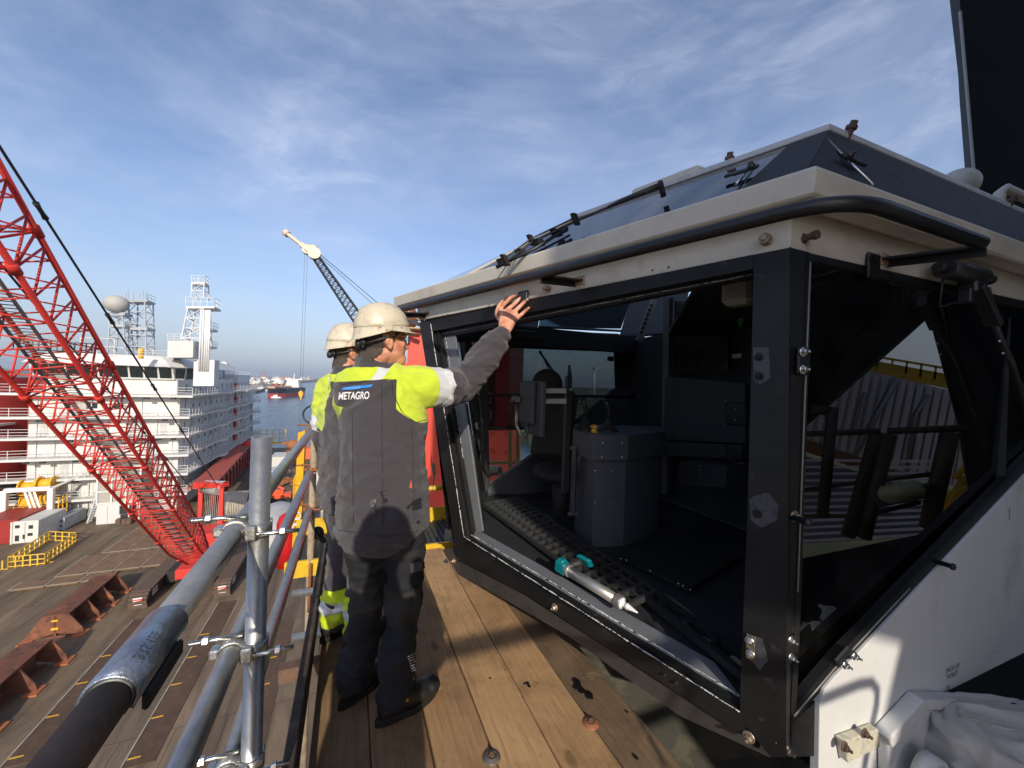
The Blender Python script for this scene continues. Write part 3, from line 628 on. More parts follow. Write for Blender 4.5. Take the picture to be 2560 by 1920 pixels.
b = B(); pts = [arm[1] + nrm * .02, arm[1] + nrm * .06 + AD * -.03, arm[0] + nrm * .05 + AD * .03, arm[0] + nrm * .0]; b.tube(pts, .005, 6); b = None
# low ridge lugs
# tube guard rail bent round the corner
def cn(o, s=0): q = K2 + CN * o; return q
o = .29; zr = .572
P = []
pl_ = K2 + AD * 2.98 + NL * o; P.append(cw(pl_.x, pl_.y, zr)); c_ = K2 + CN * o
a_ = c_ + AD * .17; e_ = c_ + BD * .17
P.append(cw(a_.x, a_.y, zr))
for k in range(1, 8):
    t = k / 8; q = a_ * (1 - t) ** 2 + c_ * 2 * t * (1 - t) + e_ * t ** 2; P.append(cw(q.x, q.y, zr))
P.append(cw(e_.x, e_.y, zr)); pr_ = c_ + BD * .78; P.append(cw(pr_.x, pr_.y, zr - .005))
MRB = mat('rail_black', (.018, .02, .023), .38, .2, .2, 10, .05, 80)
B().tube(P, .0205, 16).build('guard_rail', MRB, cab)
for s_, side in ((.98, 0), (2.62, 0), (.60, 1)):
    if side == 0: q = K2 + AD * s_; n_ = NL; 
    else: q = K2 + BD * s_; n_ = NRr
    p0 = cw(q.x, q.y, zr + (.055 if side else .075)); p1 = cw(q.x + n_.x * (o - .0), q.y + n_.y * (o - .0), zr - .018)
    p0 = cw(q.x, q.y, zr + .02); dd = AD if side == 0 else BD
    b = B(); b.box((p0 + p1) / 2, (p1 - p0) / 2, dd * .026, ZZ * .004); b.box((p0 + p1) / 2 - ZZ * .012 + dd * .024, (p1 - p0) / 2, dd * .003, ZZ * .014); b.build('rail_bracket', BLACK, cab)
    b = B(); b.bbox(p0 + n_ * .004, dd * .034, ZZ * .022, n_ * .004, .002); b.build('bracket_foot', mat('rust_edged_foot', (.45, .38, .28), .6, 0, .2, 30, .1, 60, [((.32, .15, .05), .9, 30, .45, .6)]), cab)
# ---- opening frame on the left face
def lprism(name, px, th, m_, off=0, bev=0):
    b = B(); b.prism([LP(x, y, off) for x, y in px], NL * -th); return b.build(name, m_, cab, bevel=bev)
lprism('corner_post', [(1975, 617), (1883, 637), (1884, 690), (1868, 1300), (1850, 1745), (1852, 1800), (1926, 1892), (1965, 1893)], .05, CBLK, 0)
b = B(); b.prism([RP(x, y) for x, y in ((1975, 617), (2024, 627), (2010, 1000), (1992, 1480), (1972, 1800), (1980, 1838), (1964, 1893))], NRr * -.05); b.build('corner_post_return', CBLK, cab)
lprism('top_frame', [(1884, 636), (1054, 806), (1060, 832), (1884, 672)], .07, CBLK, .003)
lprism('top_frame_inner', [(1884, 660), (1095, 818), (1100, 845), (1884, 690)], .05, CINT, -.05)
lprism('far_post', [(1048, 806), (1076, 801), (1168, 1352), (1140, 1376)], .06, CBLK, .004)
lprism('far_post_inner', [(1076, 812), (1094, 810), (1180, 1330), (1166, 1348)], .05, CBLK, -.022)
lprism('far_jamb', [(1100, 838), (1137, 838), (1206, 1328), (1176, 1338)], .012, CGREY, -.055)
lprism('sill_face', [(1130, 1370), (1146, 1352), (1850, 1778), (1866, 1830), (1850, 1835), (1600, 1672), (1320, 1490), (1142, 1398)], .05, CBLK, .003)
lprism('sill_rebate', [(1150, 1347), (1165, 1336), (1850, 1752), (1850, 1780)], .04, CBLK, -.02)
# skirt below the sill
SK = mat('cab_skirt', (.05, .047, .042), .42, .1, .2, 4, .06, 40, [((.022, .022, .022), .7, 5, .5, .65)])
lprism('lower_skirt', [(1142, 1400), (1320, 1492), (1600, 1674), (1850, 1836), (1926, 1894), (1700, 1790), (1420, 1590), (1160, 1440)], .03, SK, -.03)
# horizontal grey ledge inside the opening
l0 = LP(1166, 1334, -.03); l1 = LP(1850, 1738, -.03)
b = B(); ld = -NL * .10
b.prism([l0 + ZZ * .0, l1, l1 + ld + (l0 - l1).normalized() * .12, l0 + ld + (l1 - l0).normalized() * .02], ZZ * -.012); b.build('sill_ledge', CGREY, cab, bevel=.002)
# old sealant beads
def bead(px, off, r, nm='sealant_bead'):
    b = B(); pts = []
    for (x0, y0), (x1, y1) in zip(px[:-1], px[1:]):
        for k in range(24):
            t = k / 24; pts.append(LP(x0 + (x1 - x0) * t, y0 + (y1 - y0) * t, off) + Vector((random.uniform(-1, 1), random.uniform(-1, 1), random.uniform(-1, 1))) * .0012)
    pts.append(LP(*px[-1], off)); b.tube(pts, [r * random.uniform(.4, 1.25) for _ in pts], 6); b.build(nm, SEALW, cab)
bead([(1076, 806), (1160, 1342), (1400, 1494), (1849, 1780)], .005, .0032)
bead([(1098, 836), (1172, 1333), (1400, 1468), (1848, 1738)], -.026, .0035)
bead([(1114, 842), (1184, 1330)], -.05, .0022)
bead([(1880, 686), (1100, 836)], -.03, .0015)
# bolts, bare plates and scars
for px in ((1918, 601), (1372, 722), (1061, 796)):
    p = LP(px[0], px[1], .0); b = B(); b.lathe(p, NL, [(.021, 0), (.021, .003), (.012, .004), (.012, .022), (.017, .023), (.017, .034), (.010, .036), (.010, .044)], 12, False); b.build('rusty_bolt', mat('rust_bolt', (.24, .17, .11), .7, .2, .3, 60, .2, 80, [((.45, .42, .36), .8, 50, .5, .6)]), cab)
p = RP(2008, 597); B().lathe(p, NRr, [(.018, 0), (.018, .003), (.011, .004), (.011, .03), (.015, .031), (.015, .045), (.006, .045)], 12, False).build('rusty_bolt', RUSTT, cab)
for px in ((1632, 675), (1672, 668), (1118 - 12, 789), (1118, 787)):
    B().lathe(LP(px[0], px[1], .0), NL, [(.0055, 0), (.0055, .0015), (.003, .0018)], 12).build('bolt_hole', SEAL, cab)
b = B(); b.bbox(LP(1308, 742, .012), AD * .036, ZZ * .032, NL * .010, .004); b.build('black_clamp', BLACK, cab)
b = B(); b.bbox(LP(1268, 747, .02), AD * .012, ZZ * .010, NL * .014, .003); b.build('clamp_bolt', RUSTT, cab)
SCAR = mat('grey_primer_patch', (.055, .058, .066), .5, 0, .25, 30, .1, 60, [((.02, .02, .02), .8, 30, .52, .62)])
def patch(name, px, off, m_, F=LP, nn_=NL, n=16):
    c = (sum(p[0] for p in px) / len(px), sum(p[1] for p in px) / len(px)); b = B(); pts = []
    for i in range(len(px)):
        a, q = px[i], px[(i + 1) % len(px)]
        for k in range(5):
            t = k / 5; j = random.uniform(.96, 1.05); x = a[0] + (q[0] - a[0]) * t; y = a[1] + (q[1] - a[1]) * t; pts.append(F(c[0] + (x - c[0]) * j, c[1] + (y - c[1]) * j, off))
    b.prism(pts, nn_ * .0008); return b.build(name, m_, cab)
patch('primer_patch', [(1884, 868), (1922, 870), (1925, 945), (1900, 962), (1884, 950)], .0, SCAR)
patch('primer_patch', [(1875, 1245), (1920, 1232), (1946, 1260), (1942, 1300), (1905, 1318), (1876, 1300)], .0, SCAR)
patch('primer_patch', [(1884, 1590), (1905, 1595), (1920, 1650), (1900, 1675), (1866, 1640)], .0, SCAR)
b = B(); b.bbox(LP(1876, 1618, .004), AD * .014, ZZ * .042, NL * .003, .002); b.build('bare_plate', mat('bare_pitted_metal', (.20, .17, .13), .5, .6, .4, 60, .4, 100, [((.02, .02, .02), .9, 50, .5, .6)]), cab)
for px in ((1873, 1603), (1876, 1636)): B().bolt(LP(px[0], px[1], .008), NL, .009, .010).build('bolt', STEEL, cab)
for px in ((1897, 893), (1898, 941), (1893, 1284), (1662, 1685), (1690, 1705)): B().bolt(LP(px[0], px[1], .001), NL, .009, .008).build('bolt', CBLK, cab)
for px, F, n_ in (((1872, 1842), LP, NL), ((1387, 1518), LP, NL), ((1135, 1402), LP, NL), ((1948, 1852), RP, NRr), ((1965, 1872), RP, NRr), ((1985, 1290), RP, NRr)):
    B().bolt(F(px[0], px[1], .004), n_, .012, .014).build('bolt', mat('worn_bolt', (.42, .34, .26), .4, .8, .3, 60), cab)
# ---- right face: tinted pane, trims, clips
gp = [(2022, 636), (2560, 752), (2760, 800), (2760, 965), (2560, 1170), (2280, 1462), (2108, 1650), (1984, 1788), (1992, 1480), (2010, 1000)]
TL = math.radians(1.6)
GN = (NRr * math.cos(TL) - ZZ * math.sin(TL))
pg_ = RP(2100, 650, -.012)
b = B(); b.prism([onpl(x, y, pg_, GN) for x, y in gp], GN * -.010); b.build('side_window', GLD, cab)
b = B(); b.ring([RP(x, y, .002) for x, y in ((2018, 632), (2760, 796), (2760, 985), (2108, 1668), (1976, 1812), (1990, 1480))], [RP(x, y, .002) for x, y in ((2030, 652), (2740, 812), (2740, 965), (2095, 1640), (1992, 1762), (2004, 1480))], NRr * -.03); b.build('side_window_frame', CBLK, cab)
b = B(); b.tube([RP(2026, 655, .004), RP(2012, 1000, .004), RP(1994, 1480, .004)], .0028, 6); b.tube([RP(2275, 1470, .006), RP(2130, 1625, .006)], .003, 6); b.tube([RP(2100, 1655, .006), RP(1985, 1790, .006)], .003, 6); b.build('pale_gasket', mat('pale_gasket', (.25, .25, .22), .5), cab)
for cx, cy, w2, h2, nb in ((2008, 902, 20, 34, 2), (1980, 1622, 17, 33, 2), (2183, 665, 22, 32, 1)):
    b = B(); c0 = RP(cx, cy, .012); s_ = (c0 - CAM).dot(Vector((0, 1, 0))) / FPX
    b.bbox(c0, BD * w2 * s_ * 1.15, ZZ * h2 * s_, NRr * .006, .006); ck = b.build('window_clip', CBLK, cab)
    for k in ((-.5, .5) if nb == 2 else (0,)): B().bolt(RP(cx - 2, cy + k * h2 * 1.3 - (18 if nb == 1 else 0), .019), NRr, .010, .011).build('bolt', STEEL if nb == 2 else CBLK, ck)
c0 = RP(2105, 1640, .012); dg = (RP(2130, 1612) - RP(2080, 1668)).normalized(); b = B(); b.bbox(c0, dg * .042, dg.cross(NRr) * .017, NRr * .006, .005); ck = b.build('window_clip', CBLK, cab)
for px in ((2112, 1662), (2136, 1640)): B().bolt(RP(px[0], px[1], .02), NRr, .009, .011).build('bolt', STEEL, ck)
for (x, y) in ((2335, 1402), (1976, 1292)):
    p = RP(x, y, 0); B().lathe(p, NRr, [(.010, 0), (.010, .05), (.014, .052), (.014, .06), (.006, .064)], 12).build('stud', BLACK, cab)
# wiper motor and arm on the right face
b = B(); p0 = RP(2360, 672, .06); p1 = RP(2450, 690, .06)
b.tube([p0, p1], .036, 16); b.tube([RP(2343, 667, .06), p0], .018, 12); b.tube([RP(2452, 690, .05), RP(2475, 700, .05)], .022, 12); b.bbox(RP(2425, 705, .05), BD * .03, ZZ * .05, NRr * .03, .008); b.build('wiper_motor', BLACK, cab)
b = B(); q = [RP(2440, 715, .07), RP(2486, 812, .07), RP(2528, 905, .06), RP(2568, 1050, .05)]
b.beam(q[0], q[1], .03, .05, NRr, .004); b.tube([q[1], q[2], q[3]], .012, 8); b.tube([RP(2470, 720, .06), RP(2512, 880, .06), RP(2600, 1060, .06)], .008, 8); b.bbox(RP(2416, 740, .05), BD * .022, ZZ * .03, NRr * .02, .004); b.build('wiper_arm', BLACK, cab)
b = B(); b.tube([RP(2358, 690, .05), RP(2352, 740, .04), RP(2348, 768, .03), RP(2362, 765, .03), RP(2385, 757, .03), RP(2410, 756, .03)], .004, 6); b.build('washer_hose', BLACK, cab)
for px in ((2498, 853), (2507, 883)): B().ell(RP(px[0], px[1], .075), Vector((.006, 0, 0)), Vector((0, .006, 0)), Vector((0, 0, .006)), 8, 6).build('arm_rivet', STEEL, cab)
# bottom end below the right pane
b = B(); b.prism([RP(x, y, -.004) for x, y in ((1970, 1822), (1985, 1806), (2052, 1740), (2046, 1890), (1966, 1893))], NRr * -.03); b.build('lower_side_skirt', CBLK, cab)
# ---- interior shell
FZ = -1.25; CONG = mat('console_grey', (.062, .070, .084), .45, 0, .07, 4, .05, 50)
def cpl(p, z): return cw(p[0], p[1], z)
Mb, Nb, Qb = (-.25, 4.3), (1.5, 4.985), (2.75, 2.14)
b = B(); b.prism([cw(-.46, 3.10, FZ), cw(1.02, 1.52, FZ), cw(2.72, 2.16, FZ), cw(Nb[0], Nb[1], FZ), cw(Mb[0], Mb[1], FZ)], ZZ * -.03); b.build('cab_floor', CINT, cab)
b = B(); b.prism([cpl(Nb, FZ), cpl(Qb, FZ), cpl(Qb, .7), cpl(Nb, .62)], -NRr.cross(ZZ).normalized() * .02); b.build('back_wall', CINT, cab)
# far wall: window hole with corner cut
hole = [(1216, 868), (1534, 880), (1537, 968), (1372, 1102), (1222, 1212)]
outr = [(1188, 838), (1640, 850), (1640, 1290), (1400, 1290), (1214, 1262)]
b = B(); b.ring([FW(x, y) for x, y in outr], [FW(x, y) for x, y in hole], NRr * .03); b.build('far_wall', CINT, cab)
b = B(); b.prism([FW(x, y, .034) for x, y in ((1222, 1216), (1372, 1106), (1537, 972), (1600, 972), (1600, 1260), (1420, 1246), (1300, 1240), (1216, 1232))], NRr * .012); b.build('lower_bulkhead', CONG, cab)
b = B(); b.tube([FW(1224, 1210, .05), FW(1372, 1104, .05), FW(1540, 968, .05)], .008, 6); b.build('bulkhead_trim', CGREY, cab)
b = B(); b.prism([FW(x, y, -.01) for x, y in ((1190, 860), (1560, 870), (1560, 1060), (1200, 1075))], NRr * -.006); b.build('far_window', GLT, cab)
b = B(); b.prism([FW(x, y, -.01) for x, y in ((1200, 1077), (1560, 1062), (1560, 1230), (1216, 1250))], NRr * -.006); b.build('far_lower_window', GLC, cab)
b = B(); b.tube([FW(1196, 1072, .01), FW(1365, 1070, .01)], .016, 8); b.build('window_bar', BLACK, cab)
b = B(); b.tube([FW(1185, 1000, .16), FW(1204, 988, .16), FW(1300, 988, .16), FW(1592, 992, .16)], .013, 10); b.lathe(FW(1592, 992, .16), BD, [(.03, 0), (.03, .012)], 14); b.build('grab_rail', BLACK, cab)
b = B(); b.tube([FW(1348, 878, .03), FW(1405, 960, .03)], .012, 6); b.tube([FW(1352, 878, .035), FW(1388, 962, .035)], .006, 6); b.build('wiper_arm', BLACK, cab)
b = B(); b.bbox(FW(1526, 897, .03), BD * .03, ZZ * .025, NRr * .02, .004); b.build('latch', BLACK, cab)
# header beam above the far window and the sloping roof-light with blind
b = B(); b.box(FW(1400, 848, .07), BD * 1.1, ZZ * .09, NRr * .05); b.bbox(FW(1300, 836, .14), BD * .16, ZZ * .04, NRr * .03, .008); b.build('window_header', CINT, cab)
def RS(px, py):     # sloping roof-light over the far wall
    n_ = (NRr * -.75 + ZZ * -.66).normalized(); return onpl(px, py, cw(-.25, 4.3, .70), n_)
nrs = (NRr * .75 + ZZ * .66).normalized()
b = B(); b.ring([RS(x, y) for x, y in ((1120, 700), (1760, 560), (1700, 830), (1130, 850))], [RS(x, y) for x, y in ((1180, 742), (1592, 690), (1550, 842), (1186, 826))], nrs * -.03); b.build('roof_light_frame', CINT, cab)
b = B(); b.prism([RS(x, y) for x, y in ((1176, 735), (1364, 690), (1344, 824), (1180, 830))], nrs * -.004); b.build('roof_light_pane', glass('roof_light_glass', (.66, .74, .76), 1, 1.4), cab)
b = B(); b.prism([RS(x, y) for x, y in ((1366, 690), (1600, 680), (1552, 822), (1346, 818))], nrs * .004); b.build('roller_blind', glass('blind_mesh', (.26, .33, .36), .3, 1.2, .5), cab)
b = B(); b.prism([RS(x, y) for x, y in ((1344, 826), (1546, 834), (1545, 843), (1342, 832))], nrs * -.004); b.build('roof_light_gap', glass('roof_light_glass', (.55, .62, .64), 1, 1.4), cab)
b = B(); b.tube([RS(1346, 819) - nrs * -.01, RS(1552, 829) - nrs * -.01], .014, 8); b.build('blind_bar', BLACK, cab)
# slotted pillar strip
b = B(); pA, pB, pC, pD = [onpl(x, y, FW(1600, 850, .25), NRr) for x, y in ((1628, 748), (1643, 752), (1605, 857), (1589, 850))]
b.prism([pA, pB, pC, pD], NRr * .01); vs1 = b.build('slotted_strip', mat('strip_grey', (.20, .20, .185), .5), cab)
b = B()
for k in range(7):
    t = .12 + k * .115; x = 1632 + (1597 - 1632) * t; y = 752 + (850 - 752) * t; q = onpl(x, y, FW(1600, 850, .265), NRr); b.box(q, BD * .018, (pD - pA).normalized() * .016, NRr * .002)
b.build('slots', SEAL, vs1)
# back wall furniture
BWn = NRr.cross(ZZ).normalized(); BWn = BWn if BWn.x < 0 else -BWn
def BW(px, py, off=0): return onpl(px, py, cw(Nb[0], Nb[1], 0) + BWn * off, BWn)
def bwp(name, px, th, m_, off=.0, par=cab):
    b = B(); b.prism([BW(x, y, off) for x, y in px], BWn * th); return b.build(name, m_, par, bevel=.002)
DGR = mat('cabinet_grey', (.045, .048, .052), .5, 0, .1, 4, .08, 60)
dc = bwp('door_frame', [(1668, 745), (1684, 745), (1676, 1230), (1662, 1234)], .05, mat('door_frame_grey', (.13, .13, .125), .5), .03)
bwp('cupboard_panel', [(1690, 752), (1822, 760), (1824, 930), (1688, 936)], .02, mat('black_panel', (.006, .006, .007), .25), .02)
bwp('cupboard_lower', [(1676, 942), (1876, 960), (1876, 1108), (1670, 1098)], .06, DGR, .04)
bwp('cupboard_lip', [(1668, 1102), (1876, 1112), (1876, 1145), (1660, 1138)], .10, DGR, .02)
bwp('cupboard_box', [(1755, 1150), (1876, 1162), (1876, 1215), (1750, 1206)], .25, DGR, .05)
for px in ((1747, 1150 + 14), (1747, 1175), (1748, 1195)): B().ell(BW(px[0] + 4, px[1], .31), Vector((.006, 0, 0)), Vector((0, .006, 0)), Vector((0, 0, .006)), 8, 6).build('screw', STEEL, cab)
b = B(); b.bbox(BW(1838, 1034, .13), BWn * .012, BWn.cross(ZZ) * .09, ZZ * .09, .02); b.build('screen_mount', BLACK, cab)
for px in ((1815, 1002), (1838, 1022), (1838, 1050), (1812, 1062)): B().ell(BW(px[0], px[1], .15), Vector((.007, 0, 0)), Vector((0, .007, 0)), Vector((0, 0, .007)), 8, 6).build('screw', STEEL, cab)
b = B(); b.tube([BW(1812, 1110, .2), BW(1815, 1145, .25), BW(1835, 1157, .25), BW(1860, 1160, .25), BW(1880, 1160, .2)], .010, 8); b.tube([BW(1842, 1130, .2), BW(1832, 1155, .25), BW(1860, 1180, .2)], .006, 6); b.build('hanging_cable', BLACK, cab)
LP_ = LP
b = B(); q = onpl(1848, 722, LP(1848, 722, -.35), NL); b.bbox(q, AD * .06, ZZ * .075, NL * .05, .02); b.build('ceiling_light', mat('lamp_housing', (.28, .28, .24), .5), cab)
b = B(); q = BW(1852, 802, .3); e1 = BWn.cross(ZZ).normalized(); b.ring([q + ZZ * .055, q + e1 * .022, q - ZZ * .055, q - e1 * .022], [q + ZZ * .038, q + e1 * .013, q - ZZ * .038, q - e1 * .013], BWn * .002); b.box(q + ZZ * .008, e1 * .007, ZZ * .005, BWn * .002); b.box(q - ZZ * .012, e1 * .007, ZZ * .005, BWn * .002); b.build('green_mark', mat('green_sticker', (.10, .42, .10), .5), cab)
b = B(); q = BW(1842, 890, .3); b.bbox(q, BWn * .006, e1 * .035, ZZ * .016, .002); b.build('label_plate', mat('label_white', (.42, .44, .42), .5), cab)
# A-pillar clutter left of the arm: pipe, cable
b = B(); q0 = onpl(1163, 1010, LP(1200, 1200, -.28), NL); q1 = onpl(1206, 1302, LP(1200, 1300, -.28), NL); b.tube([q0, q1], .020, 12); b.build('grab_pole', BLACK, cab)
b = B(); qq = [onpl(x, y, LP(1140, 850, -.25), NL) for x, y in ((1128, 848), (1150, 850), (1160, 800))]
b.bbox(onpl(1136, 895, LP(1140, 850, -.2), NL), Vector((.03, 0, 0)), Vector((0, .03, 0)), Vector((0, 0, .03)), .006); b.tube([onpl(x, y, LP(1140, 850, -.2), NL) for x, y in ((1132, 800), (1120, 830), (1120, 860), (1134, 880))], .007, 6); b.tube([onpl(x, y, LP(1140, 850, -.2), NL) for x, y in ((1140, 780), (1143, 890))], .012, 8); b.tube([onpl(x, y, LP(1140, 850, -.2), NL) for x, y in ((1180, 810), (1166, 840), (1164, 880))], .007, 6); b.build('corner_fittings', BLACK, cab)
# windshield from far corner back
wl_t = cw(-.80, 3.44, .52); wl_b = cw(-.47, 3.10, -1.2); wr_t = cw(-.58, 4.66, .52); wr_b = cw(-.25, 4.3, -1.2)
nw = (wr_t - wl_t).cross(wl_b - wl_t).normalized()
b = B(); b.prism([wl_t, wr_t, wr_b, wl_b], nw * .008); b.build('windshield', GLC, cab)
b = B(); b.beam(wr_t + ZZ * .1, wr_b - ZZ * .05, .07, .07, BD); b.build('front_post', CINT, cab)
b = B(); b.beam(wl_b - ZZ * .03, wr_b - ZZ * .03, .06, .07); b.beam(wl_t + ZZ * .03, wr_t + ZZ * .03, .06, .1); b.build('windshield_rail', CINT, cab)
# ceiling of the cab (dark) between the roof-lights
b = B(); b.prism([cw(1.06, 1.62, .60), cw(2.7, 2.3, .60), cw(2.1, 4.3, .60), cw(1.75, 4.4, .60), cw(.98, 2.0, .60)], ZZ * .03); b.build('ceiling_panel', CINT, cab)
# floor grille by the window and step channels
b = B(); gA, gB, gC, gD = [onz(x, y, CZ + (FZ + .06) * S) for x, y in ((1208, 1262), (1290, 1245), (1640, 1480), (1560, 1520))]
for k in range(22):
    t = k / 21; b.beam(lerp(gA, gD, t), lerp(gB, gC, t), .016, .03)
for k in range(5):
    t = k / 4; b.beam(lerp(gA, gB, t), lerp(gD, gC, t), .014, .026)
b.build('floor_grille', mat('grille_grey', (.05, .05, .05), .5, .3), cab)
b = B(); zf = CZ + (FZ + .05) * S
for (x0, y0, x1, y1) in ((1290, 1240, 1860, 1640), (1320, 1262, 1860, 1690)): b.beam(onz(x0, y0, zf), onz(x1, y1, zf), .03, .03)
for k in range(8):
    t = .12 + k * .11; q = onz(1290 + 570 * t, 1240 + 400 * t, zf); b.bbox(q - BD * .04, AD * .02, BD * .035, ZZ * .015, .003)
b.build('floor_channel', BLACK, cab)
b = B(); fm = [onz(x, y, CZ + (FZ + .02) * S) for x, y in ((1550, 1398), (1700, 1330), (1850, 1400), (1720, 1480))]
b.prism(fm, ZZ * .02); 
for k in range(14):
    t = k / 13; q0 = lerp(fm[0], fm[1], t) + ZZ * .022; q1 = lerp(fm[3], fm[2], t) + ZZ * .022; b.beam(lerp(q0, q1, .04), lerp(q0, q1, .35), .006, .004)
b.build('pedal_plate', BLACK, cab)
for px in ((1553, 1397), (1566, 1401), (1626, 1428), (1696, 1459), (1708, 1465), (1726, 1474)): B().ell(onz(px[0], px[1], CZ + (FZ + .05) * S), Vector((.006, 0, 0)), Vector((0, .006, 0)), Vector((0, 0, .006)), 8, 6).build('screw', STEEL, cab)
# ---- control console
fz = CZ + FZ * S
con = thing('control_console', 'dark grey control console with two joysticks standing inside the cab', 'console', onz(1560, 1370, fz))
base = [onz(x, y, fz) for x, y in ((1436, 1330), (1480, 1370), (1558, 1366), (1644, 1330), (1640, 1290), (1440, 1290))]
# build as vertical prism: base polygon in plan
hz0 = fz; ztop = at(1480, 1150, base[1].y).z
b = B(); b.prism([Vector((p.x, p.y, fz)) for p in base], ZZ * (ztop - fz)); b.build('cabinet', CONG, con, bevel=.004)
cen = sum(base, Vector()) / 6
zt2 = at(1500, 1098, base[1].y).z + .0
hp = [cen + (p - cen) * 1.12 for p in base]
b = B(); b.prism([Vector((p.x, p.y, ztop + .001)) for p in hp], ZZ * (zt2 - ztop + .03)); b.build('desk_box', CONG, con, bevel=.004)
fn = (base[2] - base[1]).cross(ZZ).normalized(); fn = fn if fn.y < 0 else -fn
def CF(px, py, off=0): return onpl(px, py, base[1] + fn * off, fn)
b = B(); c1_, c2_, c3_, c4_ = [CF(x, y, .0) for x, y in ((1484, 1172), (1532, 1172), (1530, 1262), (1484, 1258))]; b.prism([c1_, c2_, c3_, c4_], fn * .004); b.build('cover_plate', CONG, con)
for px in ((1488, 1177), (1530, 1177), (1487, 1258), (1528, 1259)): B().bolt(CF(px[0], px[1], .004), fn, .004, .004).build('screw', STEEL, con)
for px in ((1508, 1107), (1556, 1107), (1505, 1143), (1555, 1143)): B().bolt(CF(px[0], px[1], .035), fn, .004, .004).build('screw', STEEL, con)
fn2 = (base[1] - base[0]).cross(ZZ).normalized(); fn2 = fn2 if fn2.y < 0 else -fn2
b = B(); q = onpl(1432, 1220, base[0] + fn2 * .05, fn2); q2_ = Vector((q.x, q.y, at(1432, 1120, q.y).z)); q3_ = Vector((q.x, q.y, at(1428, 1285, q.y).z)); b.beam(q2_, q3_, .06, .012, fn2, .003); b.bbox(q2_ + fn2 * -.02, Vector((.025, 0, 0)), fn2 * .03, ZZ * .012, .003); b.bbox(q3_ + fn2 * -.02, Vector((.025, 0, 0)), fn2 * .03, ZZ * .012, .003); b.build('side_handle', CONG, con)
for jx in (1462, 1500 + 20):
    q = Vector((0, 0, 0)); q = onz(jx, 1090, zt2 + .03) if False else at(jx, 1085, base[1].y + .22); q.z = zt2 + .031
    b = B(); b.lathe(q, ZZ, [(.075, 0), (.072, .012), (.062, .014), (.060, .026), (.052, .028), (.050, .040), (.040, .042), (.038, .054), (.028, .056), (.02, .075), (.014, .10)], 20); b.build('gaiter', mat('gaiter_rubber', (.03, .03, .032), .35, 0, .2, 20), con)
    b = B(); b.tube([q + ZZ * .09, q + ZZ * .13 + BD * .01, q + ZZ * .19 - BD * .012, q + ZZ * .225 - BD * .03], [.009, .015, .020, .016], 12); b.bbox(q + ZZ * .232 - BD * .035, BD * .022, AD * .015, ZZ * .010, .006); b.build('joystick', BLACK, con)
b = B(); q = at(1485, 1078, base[1].y + .10); q.z = zt2 + .031; b.lathe(q, ZZ, [(.022, 0), (.022, .02), (.015, .022), (.015, .03), (.026, .034), (.026, .045), (.02, .05)], 16); b.build('stop_button_base', mat('safety_yellow', (.65, .38, .02), .5), con)
b = B(); b.lathe(q + ZZ * .05, ZZ, [(.012, 0), (.014, .004), (.008, .010)], 12); b.build('stop_button', mat('button_red', (.6, .03, .02), .4), con)
# ---- operator seat
seat = thing('operator_seat', 'black operator seat behind the console inside the cab', 'seat', cw(.35, 3.9, FZ))
SEATM = mat('seat_black', (.014, .014, .015), .75, 0, .2, 12, .2, 80)
b = B(); q = at(1368, 960, 3.25); b.ell(q, Vector((.13, 0, 0)), Vector((0, .05, 0)), Vector((0, 0, .13))); b.build('headrest', SEATM, seat)
b = B(); q = at(1385, 1062, 3.2); b.bbox(q, Vector((.16, -.05, 0)), Vector((.02, .055, 0)), Vector((.03, 0, .29)), .05); b.bbox(q - Vector((0, .05, .04)), Vector((.10, -.03, 0)), Vector((.005, .02, 0)), Vector((.03, 0, .2)), .03); b.build('backrest', SEATM, seat)
b = B(); q = at(1400, 1180, 3.1); b.ell(q, Vector((.22, 0, 0)), Vector((0, .24, 0)), Vector((0, 0, .08)), 20, 10); b.build('seat_pad', SEATM, seat)
b = B(); b.tube([at(1400, 1190, 3.1), at(1400, 1290, 3.1)], .06, 12); b.build('pedestal', SEATM, seat)
# ---- monitor on a pole
mon = thing('monitor_stand', 'upright pole with a flat screen held on two arms inside the cab', 'monitor', onz(1416, 1230, fz + .1))
pz = at(1420, 940, 2.62); pb = at(1412, 1230, 2.62)
b = B(); b.beam(Vector((pb.x, pb.y, pb.z)), Vector((pb.x, pb.y, pz.z)), .045, .03, VV, .003); b.build('pole', BLACK, mon)
b = B(); b.beam(Vector((pb.x - .04, pb.y - .02, pb.z + .02)), Vector((pb.x - .04, pb.y - .02, pz.z - .12)), .012, .012); b.build('side_rail', STEEL, mon)
b = B(); b.tube([at(1424, 940, 2.62), at(1423, 912, 2.62)], [.016, .007], 8); b.build('antenna', BLACK, mon)
for yy in (977, 1003): b = B(); b.beam(at(1340, yy, 2.56), at(1416, yy, 2.56), .03, .034, ZZ, .003); b.build('arm', CGREY, mon)
b = B(); b.bbox(at(1337, 1020, 2.56), Vector((.014, .006, 0)), Vector((-.05, .12, 0)), ZZ * .18, .006); b.build('screen_back', DGR, mon)
b = B(); b.bbox(at(1318, 1005, 2.60), Vector((.012, .006, 0)), Vector((-.04, .10, 0)), ZZ * .14, .006); b.build('screen', DGR, mon)
b = B(); b.bbox(at(1292, 998, 2.56), Vector((.035, 0, 0)), Vector((0, .02, 0)), ZZ * .028, .01); b.tube([at(1286, 1000, 2.52), at(1280, 1000, 2.50)], .010, 10); b.build('knob', BLACK, mon)
b = B()
for k in range(3): b.tube([at(1290 + k * 3, 1010, 2.55), at(1288 + k * 2, 1060, 2.55), at(1300 + k * 3, 1090 + k * 3, 2.55), at(1316, 1092 + k * 3, 2.55), at(1324 - k * 3, 1060, 2.55)], .006, 6)
